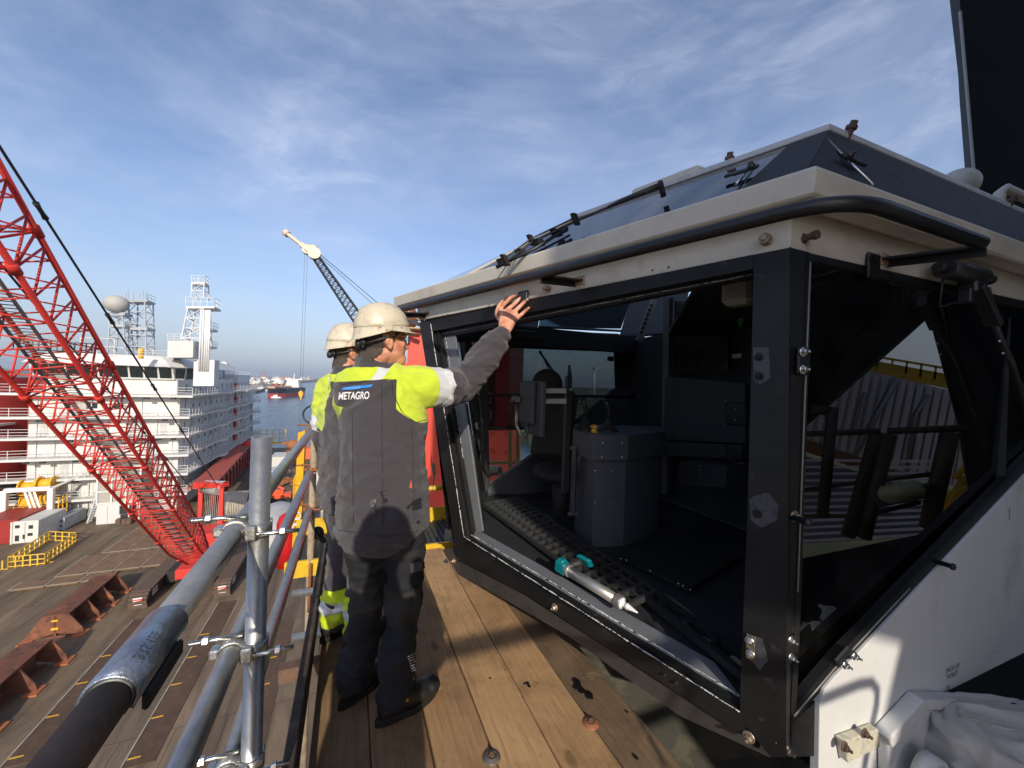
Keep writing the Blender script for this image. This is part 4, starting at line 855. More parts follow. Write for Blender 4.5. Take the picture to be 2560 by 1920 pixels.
b.build('cable_loop', BLACK, mon)
B().ell(at(1427, 974, 2.55), Vector((.010, 0, 0)), Vector((0, .005, 0)), Vector((0, 0, .010)), 10, 6).build('green_dot', mat('green_dot', (.03, .30, .10), .4), mon)
# ================================================================ right-hand structures around the cab
PLW = mat('plate_white', (.62, .62, .61), .55, 0, .06, 1.5, .1, 30, [((.36, .34, .30), .6, 2.5, .5, .72), ((.25, .20, .15), .45, 14, .64, .74), ((.22, .12, .06), .6, 40, .70, .75)])
fr = thing('crane_house_plate', 'large white triangular steel plate carrying the cab, half in sun and half in shade', 'crane plate', RP(2300, 1700, 0))
b = MB(); px = [(2046, 1990), (2050, 1766), (2062, 1724), (2088, 1692), (2140, 1640), (2280, 1490), (2600, 1150), (2900, 830), (3000, 1400), (2560, 1652), (2400, 1740), (2290, 1800), (2200, 1990)]
b.prism([RP(x, y, .012) for x, y in px], NRr * -.03); b.build('plate', PLW, fr, bevel=.003)
b = MB(); b.prism([RP(x, y, .014) for x, y in ((2192, 1990), (2192, 1836), (2276, 1742), (2336, 1736), (2334, 1800), (2326, 1990))], NRr * .035); b.build('jacking_bracket', PLW, fr, bevel=.008)
b = MB(); b.prism([RP(x, y, .014) for x, y in ((2180, 1820), (2268, 1726), (2362, 1728), (2364, 1756), (2274, 1750), (2190, 1842))], NRr * .05); b.build('bracket_lip', PLW, fr, bevel=.005)
b = MB(); b.lathe(RP(2300, 1925, .09), NRr, [(.075, 0), (.075, .05), (.055, .052), (.055, .01)], 30); b.build('pivot_ring', PLW, fr)
b = MB(); b.prism([RP(x, y, .014) for x, y in ((2086, 1836), (2172, 1806), (2176, 1850), (2096, 1890))], NRr * .03); b.build('anchor_pad', mat('pad_cream', (.55, .52, .40), .55, 0, .1, 10, .2, 50, [((.20, .10, .05), .9, 16, .58, .66), ((.3, .3, .3), .6, 20, .5, .6)]), fr, bevel=.004)
for p in ((2110, 1866), (2160, 1832)): MB().bolt(RP(p[0], p[1], .045), NRr, .011, .012).build('bolt', RUSTT, fr)
b = MB(); b.tube([RP(2090, 1700, .02) , RP(2090, 1700, .02)], .001, 4) if False else None
V_, F_ = text_mesh('JACK UP\n POINT', .030, 0, 0, 1.0)
INK = mat('blue_black_ink', (.03, .035, .09), .6)
def on_plate(V_, F_, px, py, up=ZZ, rt=BD, off=.0155, name='lettering'):
    o = RP(px, py, off); b = MB(); b.v = [o + rt * p.x + up * p.y for p in V_]; b.f = F_; b.mi = [0] * len(F_); b.sm = [False] * len(F_); return b.build(name, INK, fr)
on_plate(V_, F_, 2366, 1684)
b = MB(); o_ = RP(2372, 1712, .0155); b.add([o_ + BD * x + ZZ * z for x, z in ((-.003, 0), (.003, 0), (.003, -.06), (.010, -.058), (0, -.085), (-.010, -.058), (-.003, -.06))], [list(range(7))]); b.build('arrow', INK, fr)
b = MB(); o_ = RP(2524, 1285, .0155); b.add([o_ + BD * x + ZZ * z for x, z in ((-.002, .03), (.004, .034), (.003, -.03), (-.002, -.026))], [[0, 1, 2, 3]]); b.build('paint_scratch', INK, fr)
b = MB(); b.prism([RP(x, y, .012) for x, y in ((2520, 1665), (2700, 1560), (2700, 1600), (2560, 1690))], NRr * .10); b.build('lug', PLW, fr, bevel=.006)
# black box added where only a dark void shows under the cab
CBK = mat('crane_black', (.006, .008, .008), .7, 0, .15, .8, .05, 10, None, .15)
b = MB(); o0 = cw(2.9, 3.2, -2.2); b.box(cw(3.3, 4.0, -1.95), BD * 1.6, -NRr * 2.2, ZZ * .45); b.box(cw(3.4, 2.9, -.9), BD * .35, -NRr * .5, ZZ * .6)
tag(b.build('void_fill_box', CBK), 'black box added to fill the dark void underneath the white plate', 'machinery')
b = MB(); b.prism([at(x, y, 4.6) for x, y in ((2396, -60), (2401, 30), (2442, 560), (2480, 900), (3300, 1100), (3300, -900), (2300, -900))], Vector((1.62, 1.40, 0))); tag(b.build('boom_or_shade_slab', CBK), 'huge flat black boom section towering at the right behind the cab roof', 'crane boom')
b = MB(); e0, e1 = at(2400, 28, 4.59), at(2441, 500, 4.59); b.beam(e0, e1, .02, .02); tag(b.build('edge_strip', mat('pale_edge', (.4, .42, .42), .5)), 'thin pale edge strip on the black boom section', 'edge strip')
rp = thing('roof_equipment', 'grey roof fairing with a white hand rail beside the black boom', 'roof fairing', at(2520, 560, 3.3))
b = MB(); b.prism([at(x, y, 3.25) for x, y in ((2440, 478), (2700, 640), (2700, 800), (2540, 660))], Vector((.2, .5, .0))); b.build('fairing', mat('fairing_grey', (.16, .17, .18), .5), rp)
b = MB(); b.tube([at(2498, 530, 3.1), at(2499, 482, 3.1), at(2512, 470, 3.1), at(2700, 560, 3.1)], .035, 12); b.build('hand_rail', CREAM, rp)
b = MB(); b.ell(at(2396, 462, 3.9), Vector((.16, 0, 0)), Vector((0, .16, 0)), Vector((0, 0, .15)), 20, 12); b.build('dome', CREAM, rp)
# crumpled white sack in the corner
sk = MB(); c = at(2560, 1968, 1.46); P = []; nu, nv = 150, 96
for i in range(nv + 1):
    ph = -math.pi / 2 + math.pi * i / nv
    for k in range(nu):
        t = 2 * math.pi * k / nu; d = Vector((math.cos(ph) * math.cos(t), math.cos(ph) * math.sin(t), math.sin(ph)))
        q = Vector((math.copysign(abs(d.x) ** .6, d.x) * .33, math.copysign(abs(d.y) ** .6, d.y) * .20, math.copysign(abs(d.z) ** .55, d.z) * .235))
        wp = Vector((noise.noise(d * 1.5), noise.noise(d * 1.5 + Vector((7, 0, 0))), 0)); e = d + wp * .5
        n1 = noise.noise(d * 1.8 + Vector((4, 2, 1))); r1 = 1 - min(1, abs(noise.noise(e * 2.6 + Vector((1, 8, 1)))) * 3.2); r2 = 1 - min(1, abs(noise.noise(e * 5.5 + Vector((3, 1, 6)))) * 3)
        P.append(c + q * (1 + .10 * n1 + .075 * r1 ** 1.5 + .022 * r2 + .006 * noise.noise(d * 22)))
F = []
for i in range(nv):
    for k in range(nu): F.append((i * nu + k, i * nu + (k + 1) % nu, (i + 1) * nu + (k + 1) % nu, (i + 1) * nu + k))
sk.add(P, F, True)
sack = sk.build('sack', mat('sack_cloth', (.60, .57, .52), .95, 0, .06, 3, .6, 420, [((.36, .33, .29), .5, 3.5, .45, .8), ((.22, .18, .14), .4, 16, .66, .78)]))
tag(sack, 'crumpled grubby white cloth sack in the bottom right corner', 'sack')
bv = BVHTree.FromPolygons(P, F)
b = MB(); pts = []
for k in range(26):
    x = 2400 + k * 8; y = 1790 + 18 * math.sin(k / 25 * 2.2) + k * 1.1; d = ray(x, y).normalized(); h = bv.ray_cast(CAM, d)
    if h[0]: pts.append(h[0] + h[1] * .003)
if len(pts) > 3:
    b.tube(pts, [.0045 if i % 2 else .0062 for i in range(len(pts))], 8); b.build('rope_hem', mat('rope_cream', (.45, .43, .38), .9, 0, .3, 80, .5, 200), sack)
# ---- unseen occluders behind the photographer: added slab, cut to shade the cab
def back(p, Y=-4.0): return p - sd * ((p.y - Y) / sd.y)
Q1 = back(LP(1420, 745)); Q2 = back(LP(1870, 1330)); Q3 = back(RP(2288, 1462)); Q4 = back(RP(2180, 1925))
b = MB(); b.prism([Q1, Q2, Q3, Q4, Q4 - ZZ * 3, Q4 + Vector((16, 0, -3)), Q4 + Vector((16, 0, 16)), Q1 + ZZ * 15], Vector((0, -.5, 0))); tag(b.build('boom_or_shade_slab', CBK), 'unseen black slab added behind the photographer, cut to shade the cab', 'crane boom')
b = MB(); b.tube([back(RP(x, y), -1.3) for x, y in ((1990, 1765), (2060, 1740), (2140, 1708), (2170, 1704), (2184, 1722), (2182, 1760), (2165, 1840), (2150, 1925))], .020, 12); tag(b.build('grab_loop', MRB), 'bent black grab loop behind the photographer', 'grab rail')
b = MB(); b.tube([back(onz(900, 1672, 0), -1.9), back(onz(1180, 1612, 0), -1.9), back(onz(1560, 1530, 0), -1.9)], .035, 12); tag(b.build('hand_rail', GALV), 'inclined hand rail behind the photographer', 'hand rail')
b = MB(); b.tube([back(onz(1410, 1500, -.1), -1.4), back(onz(1670, 1925, 0), -1.4)], .010, 8); tag(b.build('stay_wire', BLACK), 'stay wire behind the photographer', 'wire')
# guard rails behind the photographer (cast the bar shadows on the planks)
for a, c, l in ((vr(-.3, -1.7, 1.05), vr(1.9, -1.7, 1.05), 'upper'), (vr(-.3, -1.7, .55), vr(1.9, -1.7, .55), 'lower')):
    seg('scaffold_tube', a, c, GALV, '%s cross rail closing the platform behind the photographer' % l)
seg('scaffold_post', vr(1.0, -1.65, -1), vr(1.0, -1.65, 1.5), GALV, 'scaffold post closing the platform behind the photographer', 'scaffold posts')
# ---- what the dark side window mirrors: walkways and the neighbouring building to starboard
def rf(px, py, X):
    p = onpl(px, py, pg_, GN); d = ray(px, py); r = d - GN * 2 * d.dot(GN); return p + r * ((X - p.x) / r.x)
def rprism(name, px, X, th, m_): b = MB(); b.prism([rf(x, y, X) for x, y in px], Vector((th, 0, 0))); return b.build(name, m_)
tag(rprism('boom_or_shade_slab', [(1985, 1082), (2010, 1062), (2322, 782), (2396, 1060), (2428, 1258), (2620, 1500), (2900, 1500), (2900, 450), (1985, 450)], 5.2, .4, CBK), 'black boom section to the right, mirrored in the dark side window', 'crane boom')
wall = thing('deck_house', 'white ribbed deck house wall mirrored in the dark side window', 'deck house', rf(2200, 1100, 15))
WPN = mat('deck_house_white', (.66, .67, .66), .5, 0, .06, .4)
b = MB(); b.prism([rf(x, y, 15) for x, y in ((1960, 880), (2190, 932), (2500, 1005), (2500, 1260), (2330, 1195), (2030, 1108), (1960, 1090))], Vector((4, 0, 0))); b.build('wall', WPN, wall)
b = MB()
for k in range(20):
    x = 1985 + k * 22; t0 = rf(x + 32, 905 + (x - 1985) * .20, 14.9); t1 = rf(x - 12, 1100 + (x - 1985) * .27, 14.9); b.beam(t0, t1, .12, .12)
b.build('rib', WPN, wall)
b = MB(); b.tube([rf(2240, 945, 14.7), rf(2130, 1150, 14.7)], .07, 8); b.tube([rf(2320, 985, 14.6), rf(2285, 1040, 14.6), rf(2265, 1185, 14.6)], .05, 6); b.tube([rf(2165, 980, 14.6), rf(2150, 1010, 14.6), rf(2125, 1090, 14.6)], .05, 6); b.build('pipe', GDULL, wall)
b = MB()
for (x0, y0, x1, y1) in ((2150, 885, 2390, 925), (2150, 898, 2390, 942), (2140, 912, 2390, 960)): b.beam(rf(x0, y0, 16), rf(x1, y1, 16), .05, .07 if y0 < 910 else .35)
for k in range(7): x = 2160 + k * 36; b.beam(rf(x, 886 + k * 6, 16), rf(x - 4, 914 + k * 7, 16), .05, .05)
tag(b.build('yellow_railing', YEL), 'yellow railing on top of the white deck house, mirrored in the window', 'railing')
BRN = mat('brown_deck', (.20, .10, .04), .7, 0, .2, 1)
tag(rprism('walkway_edge', [(1985, 1090), (2030, 1106), (2275, 1190), (2258, 1208), (2020, 1132), (1985, 1120)], 13, .3, BRN), 'brown gangway below the deck house, mirrored in the window', 'gangway')
rt = thing('corrugated_roof', 'grey corrugated roof mirrored in the lower part of the window', 'roof', rf(2150, 1250, 9))
b = MB(); b.prism([rf(x, y, 9) for x, y in ((1960, 1125), (2100, 1165), (2300, 1225), (2360, 1335), (1960, 1360))], Vector((.3, 0, -.1))); b.build('sheet', mat('roof_sheet', (.20, .22, .26), .5, 0, .1, 2), rt)
b = MB()
for k in range(13):
    y = 1150 + k * 17; b.beam(rf(1975, y, 8.95), rf(2345, y + 4 - k * 2, 8.95), .04, .045)
b.build('ridge', mat('roof_ridge', (.62, .64, .66), .4), rt)
SCD = mat('dark_brown_rail', (.06, .04, .02), .6, 0, .2, 3)
gl = thing('walkway_railing', 'dark brown walkway railing mirrored across the side window', 'railing', rf(2200, 1300, 4.2))
for pts, r in (([(2030, 1020), (2078, 1030), (2082, 1018), (2056, 1290)], .05), ([(1998, 1086), (2200, 1078)], .03), ([(2192, 1085), (2120, 1340)], .055), ([(2222, 1085), (2160, 1345)], .055), ([(2218, 1078), (2420, 1070)], .03), ([(2005, 1225), (2200, 1200), (2330, 1185)], .02), ([(2000, 1290), (2160, 1290), (2300, 1255)], .02), ([(2375, 1080), (2320, 1320)], .06)):
    MB().tube([rf(x, y, 4.3) for x, y in pts], r, 10).build('rail', SCD, gl)
lf = thing('deck_lamp', 'long yellowish deck lamp mirrored in the side window', 'lamp', rf(2260, 1232, 4.1)); b = MB(); b.tube([rf(2198, 1242, 4.1), rf(2212, 1238, 4.1), rf(2298, 1220, 4.1), rf(2310, 1216, 4.1)], [.03, .075, .075, .03], 14); b.build('lamp_cover', mat('lamp_diffuser', (.40, .38, .20), .3), lf)
b = MB(); b.beam(rf(2190, 1252, 4.2), rf(2330, 1222, 4.2), .12, .10); b.build('lamp_body', DGR, lf)
yl = thing('yellow_ladder', 'yellow caged ladder mirrored at the right of the side window', 'ladder', rf(2395, 1250, 6))
for pts in ([(2395, 1112), (2412, 1128), (2418, 1165), (2385, 1195)], [(2412, 1190), (2370, 1262), (2364, 1290)], [(2425, 1205), (2378, 1300)], [(2420, 1240), (2375, 1232), (2366, 1240), (2364, 1290), (2400, 1300)], [(2396, 1225), (2420, 1215)]):
    MB().tube([rf(x, y, 6) for x, y in pts], .03, 8).build('hoop', YEL, yl)
b = MB(); b.sbox(7, -25, -12, 30, 6, -11.6); tag(b.build('upper_deck', DECKM), 'upper deck beside the crane, mirrored in the side window', 'deck')
# ---- red column, lamp and railings seen past and through the cab
rc_ = thing('red_crane_column', 'bright red steel column standing just beyond the cab', 'column', at(1150, 1400, 14))
REDC = mat('column_red', (.62, .055, .03), .45, 0, .06, .8, .05, 3)
X0, X1 = at(1018, 900, 14), at(1274, 900, 14.6); zt_ = at(1050, 826, 14).z
b = MB(); b.prism([Vector((X0.x, X0.y, DK)), Vector((X1.x, X1.y, DK)), Vector((X1.x + .6, X1.y + 2.5, DK)), Vector((X0.x + .3, X0.y + 2.5, DK))], ZZ * (zt_ - DK)); b.build('column', REDC, rc_)
dn = (X1 - X0).normalized(); cf = dn.cross(ZZ).normalized(); cf = cf if cf.y < 0 else -cf
def CP(px, py, off=0): return onpl(px, py, X0 + cf * off, cf)
b = MB(); b.prism([CP(x, y, .005) for x, y in ((1098, 830), (1238, 830), (1238, 1065), (1098, 1065))], cf * .02); b.build('recess_shade_panel', mat('recess_shade_red', (.10, .012, .010), .6, 0, .15, 1), rc_)  # flat panel on the face; the recess's shade is put into its dark red
for py in (1005, 1048):
    b = MB(); b.tube([CP(1195, py, .5), CP(1228, py, .5)], .03, 6); b.tube([CP(1195, py - 22, .5), CP(1228, py - 22, .5)], .025, 6); b.tube([CP(1196, py - 22, .5), CP(1196, py + 4, .5)], .025, 6); b.tube([CP(1227, py - 22, .5), CP(1227, py + 4, .5)], .025, 6); b.build('ladder_cage', mat('ladder_cream', (.55, .40, .25), .6), rc_)
b = MB(); b.beam(Vector((X0.x - .05, X0.y - .05, zt_ + .05)), Vector((X1.x, X1.y - .05, zt_ + .05)), .12, .1)
for hh in (.45, .85): b.tube([X0 + ZZ * (zt_ - X0.z + hh), X1 + ZZ * (zt_ - X1.z + hh)], .025, 6)
for k in range(8): q = lerp(X0, X1, k / 7); b.tube([Vector((q.x, q.y, zt_)), Vector((q.x, q.y, zt_ + .87))], .022, 6)
b.build('top_railing', mat('railing_tan', (.52, .33, .12), .6), rc_)
for (x, y) in ((1232, 1080), (1268, 1080), (1232, 1127), (1232, 1180 - 20), (1265, 1130)): MB().lathe(CP(x, y), cf, [(.09, 0), (.09, .05), (.05, .06)], 8).build('bolt', RED, rc_)
b = MB(); b.ell(at(1020, 795, 16), Vector((.42, 0, 0)), Vector((0, .42, 0)), Vector((0, 0, .5)), 18, 12); b.build('sheave', mat('sheave_brown', (.16, .07, .045), .6), rc_)
b = MB(); b.beam(at(1000, 790, 13), at(1052, 788, 13), .3, .12); b.beam(at(1008, 798, 13), at(1050, 812, 13), .12, .12); b.build('stay_beam', BLACK, rc_)
lf = thing('flood_lamp', 'long flood lamp on a rail seen through the lower cab window', 'lamp', at(1230, 1180, 5.6))
b = MB(); b.tube([at(1150, 1181, 5.5), at(1245, 1172, 5.5)], .055, 14); b.build('lamp_tube', mat('lamp_glass', (.42, .42, .26), .2), lf)
b = MB(); b.beam(at(1148, 1186, 5.58), at(1256, 1176, 5.58), .12, .10); b.build('lamp_body', DGR, lf)
for (x0, y0, x1, y1, l) in ((1275, 1060, 1275, 1178, 'left'), (1294, 1060, 1294, 1165, 'middle'), (1361, 1050, 1361, 1110, 'right')):
    tag(MB().beam(at(x0, y0, 6), at(x1, y1, 6), .05, .05).build('rail_post', mat('ochre_paint', (.25, .15, .03), .6)), '%s ochre rail post seen through the lower cab window' % l, 'rail post', 'rail posts beyond the cab')
tag(MB().beam(at(1215, 1130 + 27, 5.9), at(1420, 1152, 5.9), .05, .04).build('hand_rail', MATS['ochre_paint']), 'ochre hand rail seen through the lower cab window', 'hand rail')
# cartridge gun on the sill
gun = thing('cartridge_gun', 'teal battery cartridge gun with steel barrel lying on the window sill', 'cartridge gun', LP(1480, 1470, -.1))
def GP_(px, py, off=-.10): return LP(px, py, off)
g0, g1 = GP_(1418, 1424, -.095), GP_(1542, 1500, -.075); gd = (g1 - g0).normalized(); gu = (ZZ - gd * ZZ.dot(gd)).normalized(); gs = gd.cross(gu)
TEAL = mat('tool_teal', (.0, .17, .19), .4, 0, .08, 20); TBK = mat('tool_black', (.02, .02, .02), .6)
BAR = mat('barrel_steel', (.50, .49, .46), .35, .75, .08, 30)
MB().tube([g0, g1], .0255, 28).build('barrel', BAR, gun)
MB().lathe(g0 - gd * .002, gd, [(.029, 0), (.031, .002), (.031, .022), (.029, .024)], 28).build('rear_collar', BAR, gun)
MB().lathe(g1 - gd * .005, gd, [(.029, 0), (.032, .003), (.032, .030), (.029, .034)], 24, False).build('front_cap', mat('cap_grey', (.20, .19, .18), .45, .5), gun)
MB().lathe(g1 + gd * .029, gd, [(.026, 0), (.022, .003), (.012, .005), (.012, .022), (.015, .023), (.013, .03), (.009, .05), (.004, .075), (.003, .08)], 20).build('nozzle', mat('nozzle_white', (.75, .75, .73), .5), gun)
b = MB(); c = g0 - gd * .035; b.bbox(c, gd * .036, gu * .032, gs * .028, .010); b.bbox(c - gd * .005 + gu * .012, gd * .024, gu * .03, gs * .022, .010); b.build('motor_housing', TEAL, gun)
hd = (GP_(1508, 1398, -.24) - GP_(1424, 1424, -.13)).normalized(); h0 = c + gd * .01
b = MB(); b.tube([h0, h0 + hd * .05, h0 + hd * .10], [.019, .017, .021], 14); b.build('grip', TBK, gun)
b = MB(); b.bbox(h0 + hd * .118, hd * .014, gd * .038, hd.cross(gd).normalized() * .028, .006); b.build('battery', TEAL, gun)
# ================================================================ VESSEL superstructure and deck cargo
SHW = mat('ship_white', (.60, .60, .58), .55, 0, .06, .3, 0, 1, [((.42, .39, .34), .5, .5, .52, .72), ((.30, .20, .13), .3, 2.5, .66, .74)])
SHG = mat('ship_cool_white', (.66, .67, .68), .55, 0, .05, .15, 0, 1, [((.42, .40, .36), .5, .6, .55, .72)])  # paler, cooler white for aft houses, casing and pipes
MG_ = mat('door_grey', (.48, .48, .47), .6, 0, .1, 1)
WIN = mat('ship_window', (.02, .028, .03), .12, 0, .2, 1)
sh = thing('ship_superstructure', 'white multi storey bridge superstructure with railings on every deck', 'superstructure', vr(-28, 80, DK))
RC = -22.7; VF = 70.0; LR = -38.2; ZS = 1.117
def zs(z): return CZ + (z - CZ) * ZS
def railing(b, a, c, z, h=1.1, step=1.6, r=.035, bars=3):
    L = (c - a).length; n = max(1, int(L / step)); a = Vector(a); c = Vector(c)
    for k in range(n + 1):
        q = a + (c - a) * k / n; b.beam(q + ZZ * (z - q.z), q + ZZ * (z - q.z + h), r * 1.6, r * 1.6, VV)
    for j in range(1, bars + 1): b.beam(Vector((a.x, a.y, z + h * j / bars)), Vector((c.x, c.y, z + h * j / bars)), r * 1.5, r * 1.5)
# main walls
b = MB(); b.sbox(LR, VF, DK, RC, 116, zs(-1.4)); b.build('lower_walls', SHW, sh)
b = MB(); b.sbox(LR + 1, VF + .8, zs(-1.4), RC - .6, 100, zs(.6)); b.build('bridge_wall', SHW, sh)
# bridge roof band: slopes inward above the windows
r0, r1, v0, v1 = LR - .6, RC + .2, VF - .5, 100
b = MB(); P = [vr(r, v, z) for z, e in ((zs(2.15), 0), (zs(3.5), 1.6)) for r, v in ((r0 + e, v0 + e), (r1 - e - 1.2 * 1, v0 + e), (r1 - e, v0 + e + 1.4), (r1 - e, v1), (r0 + e, v1))]
b.add(P, [(0, 1, 2, 3, 4)[::-1], (5, 6, 7, 8, 9)] + [(i, (i + 1) % 5, 5 + (i + 1) % 5, 5 + i) for i in range(5)]); b.build('bridge_roof', SHW, sh)
# raked bridge windows with mullions
nW = 9
for k in range(nW):
    ra = LR + (RC - 1.0 - LR) * k / nW + .14; rb = LR + (RC - 1.0 - LR) * (k + 1) / nW - .14
    b = MB(); b.prism([vr(ra, VF + .35, zs(.72)), vr(rb, VF + .35, zs(.72)), vr(rb + .02, VF - .15, zs(2.05)), vr(ra - .02, VF - .15, zs(2.05))], VV * .1); b.build('bridge_window', WIN, sh)
b = MB(); b.prism([vr(LR - .2, VF + .5, zs(.5)), vr(RC - .9, VF + .5, zs(.5)), vr(RC - .9, VF - .05, zs(2.2)), vr(LR - .2, VF - .05, zs(2.2))], VV * .8)
b.prism([vr(RC - .9, VF + .45, zs(.5)), vr(RC - .1, VF + 1.6, zs(.5)), vr(RC + .1, VF + 1.5, zs(2.2)), vr(RC - .8, VF - .0, zs(2.2))], VV * .5); b.build('window_band', SHW, sh)
for k in range(3):
    t0, t1 = (.08 + k * .31), (.33 + k * .31); a = lerp(vr(RC - .86, VF + .38, zs(.75)), vr(RC - .06, VF + 1.55, zs(.75)), t0); c = lerp(vr(RC - .86, VF + .38, zs(.75)), vr(RC - .06, VF + 1.55, zs(.75)), t1)
    a2 = lerp(vr(RC - .76, VF - .06, zs(2.0)), vr(RC + .12, VF + 1.45, zs(2.0)), t0); c2 = lerp(vr(RC - .76, VF - .06, zs(2.0)), vr(RC + .12, VF + 1.45, zs(2.0)), t1)
    b = MB(); b.prism([a, c, c2, a2], RR * .05 - VV * .03); b.build('bridge_window', WIN, sh)
# walkway decks
for i, z in enumerate([zs(q) for q in (-1.4, -4.1, -6.5, -8.9, -11.3, -13.8)]):
    b = MB(); w1 = 1.7 if i else 2.0; ex = 2.8 - i * .1
    b.sbox(LR - 2.8, VF - 1.7, z - .28, RC + w1, VF + .1, z); b.sbox(RC - .1, VF + .1, z - .28, RC + w1, 116 - (6 if i == 0 else 0), z)
    for v in (82, 96, 109): b.prism([vr(RC + w1, v, z - .28), vr(RC + w1 + .7, v + 1, z - .28), vr(RC + w1 + .7, v + 3.5, z - .28), vr(RC + w1, v + 4.5, z - .28)], ZZ * .28)
    b.build('walkway_deck', SHW, sh)
    b = MB(); railing(b, vr(LR - 2.7, VF - 1.62, z), vr(RC + w1 - .05, VF - 1.62, z), z, 1.1, 1.8, .034, 3); railing(b, vr(RC + w1 - .05, VF - 1.6, z), vr(RC + w1 - .05, 115, z), z, 1.05, 1.2, .035, 3); b.build('railing', SHW, sh)
    b = MB()
    for k in range(14): v = VF + 2 + k * 2.9; b.sbox(RC - .02, v, z + .9 if i else z + .4, RC + .03, v + .5, z + 1.5)
    b.build('porthole_row', WIN, sh)
    b = MB(); b.sbox(RC, 98.4, z + .2, RC + .4, 99.6, z + 1.4); b.sbox(RC, 98.7, z - 1.8, RC + .2, 99.2, z + .2) ; b.build('fire_hydrant_box', RED, sh)
for (ra, z) in ((-35.2, -3.4), (-32.7, -3.4), (-30.0, -3.4)):
    b = MB(); b.sbox(ra, VF - .04, z - .35, ra + 1.1, VF + .02, z + .4); b.build('cabin_window', WIN, sh)
b = MB()
for k in range(6): r = LR + 1 + k * 2.7; b.sbox(r, VF - .03, DK, r + .06, VF + .01, -14)
for z in (-15.3, -12.8, -10.4): b.sbox(LR, VF - .03, z, RC, VF + .01, z + .05)
b.build('plate_seams', mat('seam_grey', (.4, .38, .35), .6), sh)
random.seed(5)
for k in range(16):
    zf_ = zs(random.choice((-4.1, -6.5, -8.9, -11.3, -13.8))); r_ = random.uniform(LR + 1, RC - 1); b = MB(); b.sbox(r_, VF - .06, zf_ + .05, r_ + .75, VF + .02, zf_ + 1.95); b.sbox(r_ + .2, VF - .09, zf_ + 1.2, r_ + .5, VF, zf_ + 1.5); b.build('door', MG_, sh)
for k in range(22):
    zf_ = zs(random.choice((-4.1, -6.5, -8.9, -11.3, -13.8))); v_ = random.uniform(72, 113); b = MB(); b.sbox(RC, v_, zf_ + .05, RC + .06, v_ + .8, zf_ + 1.95); b.build('door', MG_, sh)
for k in range(26):
    z_ = zs(random.choice((-1.4, -4.1, -6.5, -8.9, -11.3))) - .5; b = MB(); r_ = random.uniform(LR, RC); b.bbox(vr(r_, VF - 1.6, z_ + .05), RR * .28, VV * .15, ZZ * .12, .03); b.build('deck_light', DARK, sh)
b = MB()
for k in range(9): r_ = LR + .8 + k * 1.75; b.tube([vr(r_, VF - .12, DK), vr(r_, VF - .12, zs(-1.5) - (k % 3) * 2.7)], .05, 6)
for k in range(16): v_ = 72 + k * 2.7; b.tube([vr(RC + .12, v_, DK + 2), vr(RC + .12, v_, zs(-1.5) - (k % 4) * 2.6)], .07, 6)
for z_ in (-13.2, -10.6): b.tube([vr(LR, VF - .15, z_), vr(RC, VF - .15, z_)], .05, 6)
b.build('wall_pipes', SHG, sh)
# aft houses, stepped
b = MB(); b.sbox(-34, 99, 0, RC - 3.2, 112, 3.2); b.build('aft_house', SHG, sh)
b = MB(); b.sbox(-32, 103, -1.8, RC - .5, 114, 1.5); railing(b, vr(RC - .6, 103, 1.5), vr(RC - .6, 114, 1.5), 1.5, .9, 1.5, .03, 2); b.build('aft_house', SHG, sh)
def pxp(px, py, Y): return at(px, py, Y)
MW = mat('mast_white', (.66, .67, .68), .5, 0, .05, 1)
MG = mat('mast_grey', (.42, .45, .48), .5, 0, .05, 1)
def ytube(b, p, q, r): b.beam(p, q, r, r)
def lattice(name, label, px0, px1, ytop, ybot, px2, px3, Y, dep, nb, m_, r=.16):
    """four-legged tapered mast traced from its two visible outlines"""
    b = MB(); A = [pxp(px2, ybot, Y), pxp(px3, ybot, Y), pxp(px3, ybot, Y + dep), pxp(px2, ybot, Y + dep)]; B_ = [pxp(px0, ytop, Y), pxp(px1, ytop, Y), pxp(px1, ytop, Y + dep), pxp(px0, ytop, Y + dep)]
    A[2] = A[1] + VV * dep; A[3] = A[0] + VV * dep; B_[2] = B_[1] + VV * dep; B_[3] = B_[0] + VV * dep
    for i in range(4): ytube(b, A[i], B_[i], r)
    for k in range(nb):
        t, t2 = k / nb, (k + 1) / nb
        for i in range(4):
            j = (i + 1) % 4; p0, p1 = lerp(A[i], B_[i], t), lerp(A[j], B_[j], t); q0, q1 = lerp(A[i], B_[i], t2), lerp(A[j], B_[j], t2)
            ytube(b, q0, q1, r * .8); ytube(b, p0 if k % 2 else p1, q1 if k % 2 else q0, r * .55)
    return b.build(name, m_, None)
Ym = 57
def plat(b, x0, x1, y, Y, dep=3, h=.9):
    p, q = pxp(x0, y, Y), pxp(x1, y, Y); b.box((p + q) / 2 + VV * dep / 2, (q - p) / 2, VV * dep / 2, ZZ * .15)
    railing(b, p, q, max(p.z, q.z) + .1, h, .9, .03, 2); railing(b, q, q + VV * dep, q.z + .1, h, .9, .03, 2)
m1 = thing('lattice_mast', 'tall tapered white lattice mast with exhaust pipes above the bridge', 'mast', pxp(480, 900, Ym))
o = lattice('frame', '', 470, 508, 770, 870, 449, 512, Ym, 3, 4, MW); o.parent = m1; o.location = -m1.location
o = lattice('top_frame', '', 480, 510, 708, 745, 478, 510, Ym, 2, 2, MW, .12); o.parent = m1; o.location = -m1.location
for a_ in ((464, 536, 768, Ym, 3.2, 1.3), (478, 512, 708, Ym, 2, 1.0), (518, 534, 825, Ym, 2, 1.0), (518, 532, 868, Ym, 2, .8)): b = MB(); plat(b, *a_); b.build('platform', MW, m1)
